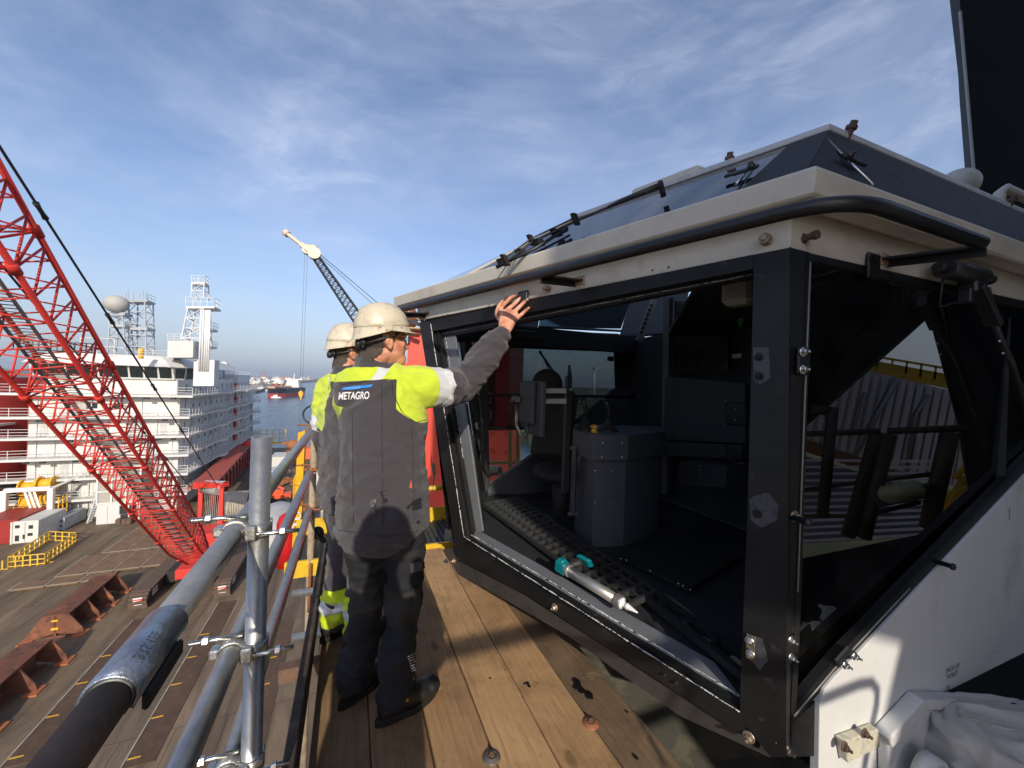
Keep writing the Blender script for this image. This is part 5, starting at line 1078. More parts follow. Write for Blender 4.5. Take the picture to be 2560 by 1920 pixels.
for k, x in enumerate((503, 509, 515, 520, 525)):
    p = pxp(x, 775, Ym - 1); q = pxp(x, 928, Ym - 1); q = Vector((p.x, p.y, q.z)); MB().tube([q, p], .13, 8).build('exhaust_pipe', MW, m1)
b = MB()
for (x, y) in ((481, 702), (487, 695), (493, 698), (500, 694), (506, 700), (511, 702), (486, 750), (495, 752)): p = pxp(x, y + 12, Ym); MB().beam(p, pxp(x, y - 3, Ym), .05, .05).build('aerial', MW, m1)
MB().beam(pxp(536, 766, Ym), pxp(544, 766, Ym), .06, .06).build('aerial', MW, m1)
b = MB(); p, q = pxp(418, 893, Ym - 2), pxp(482, 893, Ym - 2); b.box((p + q) / 2 + VV * 2 + ZZ * 1.15, (q - p) / 2, VV * 2, ZZ * 1.2); railing(b, p + ZZ * 2.3, pxp(450, 893, Ym - 2) + ZZ * 2.3, p.z + 2.35, 1, .8, .035, 3); b.build('mast_house', SHW, sh)
b = MB(); p, q = pxp(482, 960, Ym - 1), pxp(534, 960, Ym - 1); b.box((p + q) / 2 + VV * 1.2 + ZZ * 1.6, (q - p) / 2, VV * 1.1, ZZ * 1.9); b.build('funnel_casing', SHG, sh)
m2 = thing('lattice_mast', 'grey lattice mast with antennas standing behind the large radome', 'mast', pxp(342, 890, Ym))
o = lattice('frame', '', 322, 362, 750, 895, 320, 366, Ym, 2.6, 5, MG, .13); o.parent = m2; o.location = -m2.location
for a_ in ((312, 368, 752, Ym, 2.6, .9), (318, 368, 822, Ym, 2.6, .1)): b = MB(); plat(b, *a_); b.build('platform', MG, m2)
for x, y in ((320, 722), (315, 732), (333, 730), (350, 735), (358, 728), (366, 730)): MB().beam(pxp(x, y, Ym), pxp(x, 752, Ym), .07, .07).build('aerial', MG, m2)
m3 = thing('radome', 'large flattened grey radome on a lattice stand', 'radome', pxp(291, 890, Ym - 1))
b = MB(); c = pxp(291, 760, Ym - 1); b.ell(c, Vector((1.42, 0, 0)), Vector((0, 1.42, 0)), Vector((0, 0, 1.28)), 32, 20); b.build('dome', mat('radome_grey', (.40, .40, .38), .6, 0, .03, 1), m3)
o = lattice('stand', '', 276, 306, 790, 895, 268, 316, Ym - 1, 2.2, 4, MG, .13); o.parent = m3; o.location = -m3.location
for a_ in ((272, 312, 814, Ym - 1, 2.2, .5), (272, 312, 785, Ym - 1, 2.2, .1)): b = MB(); plat(b, *a_); b.build('platform', MG, m3)
m4 = thing('satellite_dome', 'small white satellite dome at the far end of the superstructure', 'radome', pxp(560, 942, 80))
b = MB(); c = pxp(560, 912, 80); b.lathe(c - ZZ * .7, ZZ, [(.35, 0), (.62, .15), (.68, .6), (.62, .95), (.42, 1.25), (.12, 1.4)], 20); b.build('dome', WHITE, m4)
MB().tube([pxp(560, 945, 80), c - ZZ * .6], .12, 8).build('stem', WHITE, m4)
# roof railing, small gear on bridge top
b = MB(); railing(b, pxp(345, 894, 51), pxp(418, 896, 51), pxp(380, 895, 51).z, 1.0, 1.3, .03, 3); railing(b, pxp(200, 886, 54), pxp(285, 888, 54), pxp(240, 888, 54).z + .2, 2.2, 1.6, .05, 2); b.build('roof_railing', SHW, sh)
b = MB(); c = pxp(352, 878, 52); b.lathe(c - ZZ * 1, ZZ, [(.32, 0), (.32, .3), (.2, .4), (.32, .6), (.32, 1.3), (.2, 1.4)], 14); b.build('horn_unit', YEL, sh)
b = MB()
for k, (x, y0, y1) in enumerate(((585, 955, 1060), (590, 1000, 1180), (606, 1010, 1160))): b.beam(pxp(x + 22, y0, 96), pxp(x + 26, y1, 96), .3, .3)
for k in range(9): y = 965 + k * 24; b.beam(pxp(600, y, 96), pxp(634, y - 3, 96), .25, .12)
b.build('stern_tower', MG, sh)
# dark red hull column at far left
DRD = mat('dark_red_hull', (.20, .014, .010), .55, 0, .15, .2)
b = MB(); b.sbox(-62, 76, DK, LR - .3, 96, -.2)
b.lathe(vr(-47, 77, DK), ZZ, [(5.5, 0), (5.5, 18.5)], 28); tag(b.build('red_leg_structure', DRD), 'dark red steel structure at the far left beside the white superstructure', 'hull')
b = MB(); railing(b, vr(-58, 71, -6), vr(-42, 71, -6), -6, 1.1, 1.5, .04, 3); b.sbox(-58, 70.9, -6.3, -42, 76, -6); tag(b.build('side_gallery', SHW), 'white railed gallery in front of the dark red structure', 'gallery')
# stair tower and box at the superstructure base
st = thing('stair_house', 'white and beige panelled stair house at the foot of the superstructure', 'deck house', onz(290, 1312, DK))
def frontbox(b, x0, x1, yb, ht, dep, z0=None, Yoff=0):
    p, q = onz(x0, yb, DK), onz(x1, yb, DK); d = (q - p); d = RR * d.dot(RR); c = p + d / 2 + VV * (dep / 2 + Yoff); return b.box(c + ZZ * (ht / 2 + (z0 or 0)), d / 2, VV * dep / 2, ZZ * ht / 2), p, d
b = MB(); _, p, d = frontbox(b, 240, 335, 1312, 2.6, 4); b.build('lower_wall', SHW, st)
for u_, v_, a_, h_ in ((.62, 1.7, .13, .55), (.84, 1.7, .12, .55), (.64, .6, .12, .5), (.85, .55, .12, .5)): MB().box(p + d * u_ + ZZ * v_ - VV * .05, d * a_ * .7, VV * .04, ZZ * h_).build('bay_shade_panel', DARK, st)  # dark slabs on the wall, shade of the open bays put into their colour
MB().box(p + d * .25 + ZZ * 1.2 - VV * .03, d * .004, VV * .02, ZZ * 1.2).build('door_gap', MG, st)
for k in range(3): q = p + d * (.62 + .1 * k) - VV * .8; MB().bbox(q + ZZ * .4, RR * .35, VV * .35, ZZ * .4, .06).build('spare_gear', RUSTT, st)
b = MB(); b.box(p + d * .5 + VV * 2 + ZZ * 5.0, d * .48, VV * 1.9, ZZ * 2.4); b.build('beige_panel', mat('beige_sheet', (.36, .35, .30), .6, 0, .06, .3), st)
b = MB()
for t in (0, .33, .66, 1): b.beam(p + d * t + ZZ * 2.6, p + d * t + ZZ * 7.4, .14, .14, VV)
for z in (2.7, 4.2, 5.8, 7.4): b.beam(p + ZZ * z, p + d + ZZ * z, .12, .12)
b.build('frame', WHITE, st)
b = MB(); s0, s1 = onz(218, 1308, DK), onz(240, 1262, DK); s1 = p - RR * .1 + ZZ * 3.6
for o_ in (0, .9): b.beam(s0 + VV * o_, s1 + VV * o_, .08, .2); b.beam(s0 + VV * o_ + ZZ, s1 + VV * o_ + ZZ, .05, .05)
for k in range(10): q = lerp(s0, s1, k / 10); b.box(q + VV * .45, RR * .14, VV * .42, ZZ * .03)
b.build('stair', MW, st)
# yellow machinery on a white frame
gf = thing('winch_frame', 'white gantry frame carrying two yellow winches at the left', 'winch frame', onz(100, 1310, DK))
b = MB(); pL, pR = onz(8, 1330, DK), onz(132, 1317, DK); D = RR * (pR - pL).dot(RR); pR = pL + D
for q in (pL, pR): b.beam(q, q + ZZ * 5.0, .55, .55, VV, .05); b.beam(q + VV * 4, q + VV * 4 + ZZ * 5.0, .5, .5, VV, .05)
b.beam(pL + ZZ * 5.0, pR + ZZ * 5.0, .5, .5, ZZ, .05); b.beam(pL + ZZ * 5 + VV * 4, pR + ZZ * 5 + VV * 4, .5, .5, ZZ, .05); b.beam(pL + ZZ * 2.0, pR + ZZ * 2.0, .5, .35); b.beam(pR + ZZ * 5, pR + ZZ * 6.8 + VV * 4.4 + RR * 3, .2, .2)
for k in range(3): q = lerp(pL, pR, .42 + .1 * k); b.beam(q + ZZ * 4.8, lerp(pL, pR, .58 + .1 * k) + ZZ * 2.4, .22, .1, VV)
for t in (.45, .64): q = lerp(pL, pR, t); b.beam(q, q + ZZ * 2, .35, .35, VV)
b.build('frame', WHITE, gf)
b = MB(); b.box(pL + D * .5 + VV * 2 + ZZ * 2.2, D * .48, VV * 2, ZZ * .06); railing(b, pL + ZZ * 2.2, pR + ZZ * 2.2, 2.2 + DK, 1.0, .7, .03, 3); b.build('ochre_deck', mat('ochre_rail', (.58, .30, .06), .6), gf)
for t, z in ((.30, 4.9), (.68, 5.2), (.30, 3.2), (.66, 3.4)):
    q = pL + D * t + VV * 1.8 + ZZ * z; b = MB(); R1 = 1.0 if z > 4 else .6
    b.tube([q - RR * .7, q + RR * .7], R1 * .65, 16); b.tube([q - RR * .75, q - RR * .6], R1, 18); b.tube([q + RR * .6, q + RR * .75], R1, 18); b.box(q - ZZ * R1 * .6, RR * .85, VV * .5, ZZ * .35); b.build('winch', YEL, gf)
b = MB(); q = pR + RR * .7
for k in range(3): b.beam(q + VV * k * .8, q + VV * k * .8 + ZZ * 3.8, .1, .1, VV)
for k in range(5): b.beam(q + ZZ * (k * .8 + .4), q + VV * 1.6 + ZZ * (k * .8 + .4), .07, .07)
b.build('ladder', YEL, gf)
# containers
def container(name, label, px0, px1, py, h, dep, m_, front=None):
    p, q = onz(px0, py, DK), onz(px1, py, DK); d = RR * (q - p).dot(RR); o = thing(name, label, 'container', p + d / 2, 'containers and skids on the deck')
    b = MB(); c = p + d / 2 + VV * dep / 2 + ZZ * h / 2; b.bbox(c, d / 2, VV * dep / 2, ZZ * h / 2, .06)
    n = int(dep / .35)
    for k in range(n):
        for s in (-1, 1): b.box(c + d / 2 * s * 1.01 + VV * (-dep / 2 + .3 + k * .35), RR * .03, VV * .09, ZZ * h * .44)
    b.build('body', m_, o)
    b = MB()
    for s in (-1, 1):
        for e in (-1, 1): b.beam(c + d / 2 * s * .97 + VV * dep / 2 * e * 1.005 - ZZ * h / 2, c + d / 2 * s * .97 + VV * dep / 2 * e * 1.005 + ZZ * h / 2, .14, .14, VV)
    b.build('corner_post', m_, o)
    if front: front(o, p, d, h)
    return o
def reefer(o, p, d, h):
    for (u, v, w_, hh) in ((.22, .78, .16, .13), (.72, .72, .16, .16), (.70, .38, .18, .13), (.22, .25, .14, .26), (.47, .30, .08, .2)):
        b = MB(); b.box(p + d * u + ZZ * h * v - VV * .03, d * w_ / 2, VV * .02, ZZ * hh * h / 2); b.build('vent', DARK, o)
    b = MB(); b.box(p + d * .5 + ZZ * h * .5 - VV * .02, RR * .02, VV * .03, ZZ * h * .45); b.build('seam', MG, o)
def door(o, p, d, h):
    for u in (.2, .38, .62, .8): b = MB(); b.beam(p + d * u - VV * .05 + ZZ * .1, p + d * u - VV * .05 + ZZ * (h - .1), .05, .05, VV); b.build('lock_bar', MG, o)
CWH = mat('container_white', (.60, .60, .56), .5, 0, .08, .6, 0, 1, [((.3, .26, .2), .5, 1.2, .55, .7)])
container('reefer_container', 'white refrigerated container behind the yellow railing', 27, 83, 1361, 2.5, 4.5, CWH, reefer)
container('shipping_container', 'dark red container at the left edge', -70, 22, 1368, 2.7, 5.5, mat('container_red', (.28, .02, .015), .5, 0, .1, .6), None)
container('equipment_skid', 'white caged equipment skid right of the refrigerated container', 134, 156, 1328, 1.6, 4, MG, reefer)
# louvre box under left
b = MB(); p = onz(0, 1310, DK)
for k in range(5): b.box(p + ZZ * (.6 + k * 1.0) + VV * 1, RR * 1.0, VV * .9, ZZ * .22)
tag(b.build('louvre_stack', DARK), 'stack of dark louvres at the left edge of the frame', 'louvres')
# yellow railing enclosure
yr = thing('yellow_enclosure', 'yellow railing enclosure around a deck hatch at the left', 'railing', onz(100, 1400, DK))
c0, c1_, c2_, c3_ = onz(20, 1420, DK), onz(112, 1411, DK), onz(190, 1356, DK), onz(122, 1352, DK)
YR = mat('railing_yellow', (.68, .43, .04), .5, 0, .1, 1)
for a, c, l in ((c0, c1_, 5), (c1_, c2_, 8), (c3_, c2_, 4), (c0, c3_, 8)):
    b = MB(); L = (c - a).length
    for k in range(l + 1): q = lerp(a, c, k / l); b.beam(q, q + ZZ * 1.1, .10, .10, VV)
    for z in (.12, .6, 1.1): b.beam(a + ZZ * z, c + ZZ * z, .08, .08)
    b.build('panel', YR, yr)
for (x, y) in ((6, 1424), (120, 1406)):
    p = onz(x, y, DK); b = MB(); b.beam(p, p + ZZ * .9, .1, .1, VV); b.beam(p - RR * .4, p + RR * .4, .1, .1); tag(b.build('yellow_bollard', YR), 'yellow cross shaped deck marker post %s' % ('at the left edge' if x < 50 else 'by the enclosure corner'), 'marker post')
# steel mats
MT = mat('steel_mat', (.19, .115, .065), .7, 0, .45, .9, 0, 1, [((.30, .13, .055), .55, 1.2, .52, .64), ((.06, .055, .05), .6, .8, .5, .62)])
MTE = mat('mat_edge', (.32, .29, .23), .7, 0, .3, 2)
def mats(px0, py0, n, wid, L, rown, z=.0):
    p = onz(px0, py0, DK)
    for k in range(n):
        q = p + RR * k * wid; o = thing('steel_mat', 'rusty brown steel mat, number %s from left in the %s row on deck' % (('one', 'two', 'three', 'four', 'five', 'six')[k], rown), 'steel mat', q, 'steel mats laid on the deck')
        b = MB(); b.bbox(q + RR * wid / 2 + VV * L / 2 + ZZ * (.10 + z), RR * (wid / 2 - .06), VV * (L / 2 - .06), ZZ * .10, .03); b.build('sheet', MT, o)
        b = MB(); b.beam(q + RR * .0 + ZZ * (.215 + z), q + VV * L + ZZ * (.215 + z), .09, .03); b.beam(q + ZZ * (.215 + z), q + RR * wid + ZZ * (.215 + z), .12, .03); b.build('edge', MTE, o)
_ma = onz(136, 1448, DK); _mb = onz(255, 1387, DK); mats(136, 1448, 6, 2.1, (_mb - _ma).dot(VV) - .3, 'middle'); mats(255, 1387, 6, 2.1, 10, 'far')
mats(20, 1482, 3, 2.3, (_ma - onz(20, 1482, DK)).dot(VV) - .3, 'near left')
# dark timber runs crossing the deck (long brown strips with pale edges)
BR2 = mat('brown_strip', (.085, .05, .028), .75, 0, .3, .7, 0, 1, [((.16, .09, .05), .5, 3, .5, .65)], stretch=(1, 1, 1))
for (x0, y0, x1, y1, wd, l) in ((40, 1914, 440, 1535, 1.1, 'left'), (346, 1914, 570, 1505, 1.3, 'right'), (620, 1914, 690, 1560, 1.1, 'nearest')):
    a, c = onz(x0, y0, DK), onz(x1, y1, DK); c = a + VV * (c - a).dot(VV)
    o = thing('skid_beam', '%s long brown rail strip running along the deck with yellow ticks' % l, 'skid rail', a, 'rail strips along the deck')
    b = MB(); b.beam(a + ZZ * .03, c + ZZ * .03, wd, .05); b.build('strip', BR2, o)
    b = MB(); b.beam(a - RR * wd * .55 + ZZ * .05, c - RR * wd * .55 + ZZ * .05, .08, .06); b.build('edge', MTE, o)
    b = MB(); L = (c - a).length
    for k in range(int(L / 2.6)): q = a + VV * (k * 2.6 + .5); b.beam(q + RR * (-wd * .5) + ZZ * .065, q + RR * (-wd * .5 + .55) + ZZ * .065, .08, .01)
    b.build('tick_marks', YEL, o)
# rusty cradles
CRD = mat('cradle_rust', (.17, .065, .035), .75, .1, .25, .9, 0, 1, [((.36, .14, .05), .6, .6, .56, .66), ((.05, .025, .02), .7, 1.5, .5, .62)])
def cradle(p, L, label, rot=0):
    o = thing('steel_cradle', label, 'cradle', p, 'rusty support cradles on the deck'); h = 1.65
    u = VV; s = RR; c = p
    b = MB(); b.box(c + ZZ * h, s * .75, u * L / 2, ZZ * .05); b.box(c + ZZ * h * .5, s * .05, u * L / 2, ZZ * h * .5); b.box(c + ZZ * .05, s * .6, u * L / 2, ZZ * .05); b.build('girder', CRD, o)
    n = int(L / 2.1)
    for k in range(n + 1):
        q = c + u * (-L / 2 + L * k / n)
        b = MB()
        for sg in (1, -1): b.prism([q + ZZ * h * .98, q + s * .75 * sg + ZZ * h * .98, q + s * 1.5 * sg + ZZ * .5, q + s * 1.6 * sg + ZZ * .05, q + s * 1.1 * sg + ZZ * .05, q + ZZ * .35], u * .08)
        b.build('web_plate', CRD, o)
        for sg in (1, -1): b = MB(); b.box(q + s * 1.45 * sg + ZZ * .05, s * .35, u * .45, ZZ * .05); b.build('foot_plate', mat('foot_orange', (.40, .13, .05), .7), o)
    b = MB(); b.box(c - u * (L / 2 + .04) + ZZ * (h * .78), s * .18, u * .02, ZZ * .06); b.box(c - u * (L / 2 + .04) + ZZ * (h * .42), s * .2, u * .02, ZZ * .08); b.build('yellow_marks', YEL, o)
    return o
pa = onz(182, 1560, DK); pb2 = onz(10, 1760, DK)
cradle(onz(205, 1535, DK), 6.3, 'rusty brown steel cradle farther up the deck, foot plates splayed')
cradle(onz(0, 1748, DK), 5.6, 'rusty brown steel cradle cut by the left edge of the picture')
# ================================================================ red crawler crane
CRR = mat('crane_red', (.62, .040, .026), .5, 0, .18, .5, 0, 1, [((.30, .03, .02), .6, 1.5, .52, .68)])
CRD2 = mat('crane_red_dark', (.44, .024, .018), .5, 0, .18, .6, 0, 1, [((.20, .025, .02), .6, 1.2, .5, .66), ((.10, .05, .04), .5, 4, .62, .7)])
F0 = Vector((-29.55, 37.09, -18 + CZ)); N0 = Vector((-15.74, 11.83, 2.5 + CZ))
ax = (N0 - F0).normalized(); wv = Vector((-ax.y, ax.x, 0)).normalized(); wv = wv if wv.dot(Vector((.869, .496, 0))) > 0 else -wv; uv = wv.cross(ax).normalized(); uv = uv if uv.z > 0 else -uv
cc = thing('crawler_crane', 'red crawler crane with its long lattice boom crossing the left side', 'crane', F0)
Lb = (N0 - F0).length; Ltot = Lb + 9; W2, H2 = 2.02 / 2, 1.67 / 2
def sec(t):       # half sizes; tapered foot
    k = min(1, max(0, (t - 0) / 6.5)); return (W2 * (.85 + .15 * k), H2 * (.25 + .75 * k))
def node(t, i, j): w_, h_ = sec(t); return F0 + ax * t + wv * i * w_ + uv * j * h_
b = MB()
for i in (1, -1):
    for j in (1, -1): b.tube([node(0, i, j), node(6.5, i, j), node(Ltot, i, j)], .082, 10)
b.build('boom_chords', CRD2, cc)
b = MB(); pitch = 1.12; n = int(Ltot / pitch)
for k in range(n):
    t0, t1 = k * pitch, (k + 1) * pitch; tm = (t0 + t1) / 2
    for i in (1, -1):       # side faces: W bracing
        b.tube([node(t0, i, -1), node(tm, i, 1)], .036, 6); b.tube([node(tm, i, 1), node(t1, i, -1)], .036, 6)
    for j in (1, -1):       # top and bottom faces
        b.tube([node(t0, 1, j), node(tm, -1, j)], .029, 6); b.tube([node(tm, -1, j), node(t1, 1, j)], .029, 6)
    if k % 6 == 3:
        for i, j, i2, j2 in ((1, 1, 1, -1), (-1, 1, -1, -1), (1, 1, -1, 1), (1, -1, -1, -1), (1, 1, -1, -1)): b.tube([node(t0, i, j), node(t0, i2, j2)], .042, 6)
        for i in (1, -1):
            for j in (1, -1): b.tube([node(t0 - .18, i, j), node(t0 + .18, i, j)], .13, 8)
b.build('boom_lacing', CRR, cc)
GRL = mat('grey_grating', (.23, .21, .18), .7, .3, .15, 3)
b = MB(); c0_ = lambda t: F0 + ax * t - uv * .35 - wv * .1
for s in (-.33, .33): b.beam(c0_(4) + wv * s, c0_(Ltot) + wv * s, .04, .12)
for k in range(int((Ltot - 4) / .16)):
    t = 4 + k * .16; b.beam(c0_(t) - wv * .33, c0_(t) + wv * .33, .06, .03)
b.build('boom_walkway', GRL, cc)
for t in (Lb - 3.4, Lb - 11, Lb - 19):
    b = MB(); p = node(t, -1, .2); q = node(t, 1, .2); b.beam(p, q, .3, .04)
    for k in range(14): x = lerp(p, q, k / 13); b.beam(x, x + ZZ * .35, .03, .03, VV)
    b.beam(p + ZZ * .35, q + ZZ * .35, .03, .03); b.build('cross_step', GRL, cc)
# pendants and gantry
G1 = at(545, 1218, 44); E1 = at(0, 368, 12.2)
dp = (E1 - G1); b = MB()
for off in (0, 1):
    o_ = -wv * 2.3 * off; p, q = G1 + o_, G1 + o_ + dp * 1.5; b.tube([p, q], .045, 8)
    for t in (.12, .26, .42, .60, .78, .94): x = lerp(G1 + o_, G1 + o_ + dp, t); d_ = dp.normalized(); b.tube([x - d_ * .35, x - d_ * .12, x + d_ * .12, x + d_ * .35], [.10, .075, .075, .10], 8)
b.build('pendant_bars', BLACK, cc)
gt = MB(); a0 = at(500, 1312 - 30, 44); 
gL, gR = at(503, 1210, 44.5), at(555, 1212, 43.5); 
for g_ in (gL, gR): gt.beam(Vector((g_.x, g_.y, DK + 1.5)), g_, .42, .42, VV, .03)
gt.build('gantry_leg', CRR, cc)
b = MB(); b.beam(gL - RR * .3, gR + RR * .3, 1.1, .55, ZZ, .03); gb = b.build('gantry_head', CRR, cc)
b = MB()
for k in range(6): q = lerp(gL, gR, (k + .3) / 6); b.prism([q + ZZ * .285 - VV * .5, q + RR * .28 + ZZ * .285 - VV * .5, q + RR * .45 + ZZ * .285 + VV * .5, q + RR * .17 + ZZ * .285 + VV * .5], ZZ * .01); b.prism([q - ZZ * .28 - VV * .56, q + RR * .25 - ZZ * .28 - VV * .56, q + RR * .4 + ZZ * .28 - VV * .56, q + RR * .15 + ZZ * .28 - VV * .56], -VV * .01)
b.build('warning_stripes', WHITE, gb)
b = MB()
for k in range(8): q = lerp(gL, gR, .15 + k * .1) - ZZ * .3; b.beam(q, q - ZZ * 5.2 + RR * .5, .05, .05, VV)
b.tube([gL - ZZ * .7 + RR * .3, gR - ZZ * .7 - RR * .3], .45, 12); b.build('gantry_ropes', mat('rope_grey', (.25, .24, .22), .6), cc)
# machinery deck and crawler tracks
ub = thing('', '', '') if False else None
bc = onz(560, 1470, DK + 1.6)
b = MB(); b.bbox(F0 + ax * -.5 - uv * .3 + VV * 3.2 - ZZ * .3, RR * 1.6, VV * 4.2, ZZ * .45, .05); b.bbox(F0 + VV * 4.5 + ZZ * .9 - ax, RR * 1.5, VV * 1.6, ZZ * .9, .05); b.build('upper_body', CRR, cc)
TRK = mat('track_black', (.03, .027, .024), .6, .2, .2, 3); TRP = mat('track_shoe', (.11, .075, .055), .7, .2, .3, 5)
for s, l in ((-1, 'left'), (1, 'right')):
    q = Vector((F0.x, F0.y, DK)) + RR * s * 2.9 + VV * 1.0
    b = MB(); b.bbox(q + ZZ * .75, RR * .45, VV * 4.6, ZZ * .45, .1); b.build('track_frame', TRK, cc)
    b = MB(); nn_ = 30
    for k in range(nn_):
        v = -4.6 + 9.2 * k / (nn_ - 1)
        for z in (.06, 1.32): b.box(q + VV * v + ZZ * z, RR * .6, VV * .13, ZZ * .07)
    for e in (-1, 1):
        for k in range(7):
            t = -math.pi / 2 + math.pi * k / 6; b.box(q + VV * e * (4.6 + .63 * math.cos(t)) + ZZ * (.69 + .63 * math.sin(t)), RR * .6, VV * .07, ZZ * .13)
    b.build('track_shoes', TRP, cc)
    b = MB(); f = q + RR * .47 - ZZ * 0
    for k in range(3): b.box(f + VV * (-3.4 + k * .0) + ZZ * (.95 - k * .2), RR * .01, VV * .5, ZZ * .04)
    b.build('white_lettering', WHITE, cc)
    b = MB(); b.box(q - VV * 5.25 + ZZ * .8, RR * .3, VV * .02, ZZ * .3)
    b.build('end_panel', WHITE, cc)
    b = MB()
    for k in range(3): b.prism([q - VV * 5.28 + ZZ * (.5 + k * .2) - RR * .3, q - VV * 5.28 + ZZ * (.6 + k * .2) - RR * .3, q - VV * 5.28 + ZZ * (.8 + k * .1) + RR * .3, q - VV * 5.28 + ZZ * (.7 + k * .1) + RR * .3], -VV * .01)
    b.build('red_stripes', RED, cc)
b = MB(); q = Vector((F0.x, F0.y, DK)) + VV * 1.0; b.bbox(q + ZZ * .9, RR * 2.4, VV * 1.6, ZZ * .5, .08); b.build('car_body', TRK, cc)
b = MB()
for k in range(5): b.box(q + RR * (1.2) - VV * 2.6 + ZZ * (.5 + k * .0) + RR * 0 + VV * k * .28, RR * .35, VV * .05, ZZ * .03)
b.build('yellow_steps', YEL, cc)
# winch drums and red machinery behind the near post
wn = thing('rope_winch', 'large rope winch drum with red frame right of the crane gantry', 'winch', onz(590, 1330, DK))
w0 = at(600, 1262, 52); b = MB(); b.tube([w0 - RR * 2.0, w0 + RR * 1.2], 1.75, 26)
for k in range(15): x = w0 - RR * (1.9 - k * .21); b.lathe(x - RR * .1, RR, [(1.76, 0), (1.86, .1), (1.76, .2)], 26)
b.build('rope_drum', mat('rope_pale', (.42, .38, .30), .7, 0, .15, 2), wn)
b = MB(); b.tube([w0 + RR * 1.2, w0 + RR * 1.5], 2.3, 26); b.tube([w0 + RR * 2.6, w0 + RR * 2.9], 2.3, 26); b.tube([w0 + RR * 1.5, w0 + RR * 2.6], 1.6, 20); b.build('drum_flange', BLACK, wn)
b = MB()
for r in (-2.2, 1.1, 3.1): b.prism([w0 + RR * r - VV * 2.0 - ZZ * 5.3, w0 + RR * r - VV * .5 + ZZ * .5, w0 + RR * r + VV * .5 + ZZ * .5, w0 + RR * r + VV * 2 - ZZ * 5.3], RR * .25)
for z in (-5.1, -3.6, -2.2): b.beam(w0 - RR * 3 - VV * 2.2 + ZZ * z, w0 + RR * 3.3 - VV * 2.2 + ZZ * z, .3, .3)
for r in (-3, -1, .8, 2.2): b.beam(w0 + RR * r - VV * 2.2 - ZZ * 5.2, w0 + RR * r - VV * 2.2 - ZZ * 1.6, .2, .2, VV)
b.build('red_frame', mat('winch_red', (.70, .07, .03), .45), wn)
b = MB(); q = w0 - RR * 1.2 - VV * 2.6
for k in range(8): b.beam(q - ZZ * (5 - k * .55), q + RR * .8 - ZZ * (5 - k * .55), .07, .07)
for r in (0, .8): b.beam(q + RR * r - ZZ * 5.2, q + RR * r - ZZ * .6, .08, .08, VV)
b.build('ladder', YEL, wn)
# brick-red roofed gangway between superstructure and winch
gw = thing('gangway', 'long brick red gangway roof running along the superstructure side', 'gangway', vr(-16, 75, DK))
g0_ = at(500, 1222, 50); g1_ = at(626, 1098, 88); g0b = at(520, 1240, 50)
b = MB(); ra_, rb_ = RR * 1.3, RR * 1.3; b.prism([g0_ - RR * 1.4, g0_ + RR * 1.4, g1_ + RR * 1.2, g1_ - RR * 1.2], ZZ * .25); b.build('roof', mat('brick_red', (.36, .075, .05), .6, 0, .12, .3), gw)
b = MB(); b.prism([g0_ + RR * 1.4, g1_ + RR * 1.2, g1_ + RR * 1.2 - ZZ * 2.6, g0_ + RR * 1.4 - ZZ * 2.6], -RR * .3)
for k in range(16): q = lerp(g0_ + RR * 1.5, g1_ + RR * 1.3, k / 15); b.beam(q, q - ZZ * 2.8, .35, .25, VV)
b.build('side_truss', mat('maroon', (.16, .02, .018), .6), gw)
b = MB(); p = at(618, 1110, 80); b.tube([at(614, 1170, 80), at(616, 1108, 80)], .5, 10); b.ell(p, RR * .9, VV * .9, ZZ * .7, 14, 8); b.build('red_bollard', RED, gw)
# ================================================================ PEOPLE
SKIN = bpy.data.materials.new('skin'); SKIN.use_nodes = True
_t = SKIN.node_tree; _b = _t.nodes['Principled BSDF']; _n = _t.nodes.new('ShaderNodeTexNoise'); _n.inputs['Scale'].default_value = 22; _n.inputs['Detail'].default_value = 7
_r = _t.nodes.new('ShaderNodeValToRGB'); _r.color_ramp.elements[0].color = (.50, .20, .125, 1); _r.color_ramp.elements[1].color = (.74, .39, .26, 1); _r.color_ramp.elements[0].position = .35; _r.color_ramp.elements[1].position = .68
_c = _t.nodes.new('ShaderNodeTexCoord'); _t.links.new(_c.outputs['Object'], _n.inputs[0]); _t.links.new(_n.outputs[0], _r.inputs[0]); _t.links.new(_r.outputs[0], _b.inputs['Base Color'])
_b.inputs['Roughness'].default_value = .48; _b.inputs['Subsurface Weight'].default_value = .12; _b.inputs['Subsurface Radius'].default_value = (.012, .004, .002); _b.inputs['Subsurface Scale'].default_value = .5
_m = _t.nodes.new('ShaderNodeTexNoise'); _m.inputs['Scale'].default_value = 160; _bp = _t.nodes.new('ShaderNodeBump'); _bp.inputs['Strength'].default_value = .35; _bp.inputs['Distance'].default_value = .002
_t.links.new(_c.outputs['Object'], _m.inputs[0]); _t.links.new(_m.outputs[0], _bp.inputs['Height']); _t.links.new(_bp.outputs[0], _b.inputs['Normal'])
FGREY = mat('workwear_grey', (.046, .042, .050), .85, 0, .12, 8, .5, 420, [((.045, .04, .044), .5, 5, .5, .7)], sheen=.2)
FYEL = mat('hi_vis_yellow', (.62, .78, .03), .75, 0, .06, 7, .4, 300, [((.40, .50, .03), .5, 7, .52, .72)])
FREF = mat('reflective_band', (.62, .64, .66), .4, .2, .08, 20, .3, 120)
FDRK = mat('trouser_black', (.011, .012, .017), .85, 0, .2, 8, .5, 380)
FPAT = mat('trouser_patch', (.028, .026, .025), .9, 0, .15, 10, .5, 380)
BOOT = mat('boot_leather', (.013, .012, .012), .42, 0, .25, 12, .3, 90)
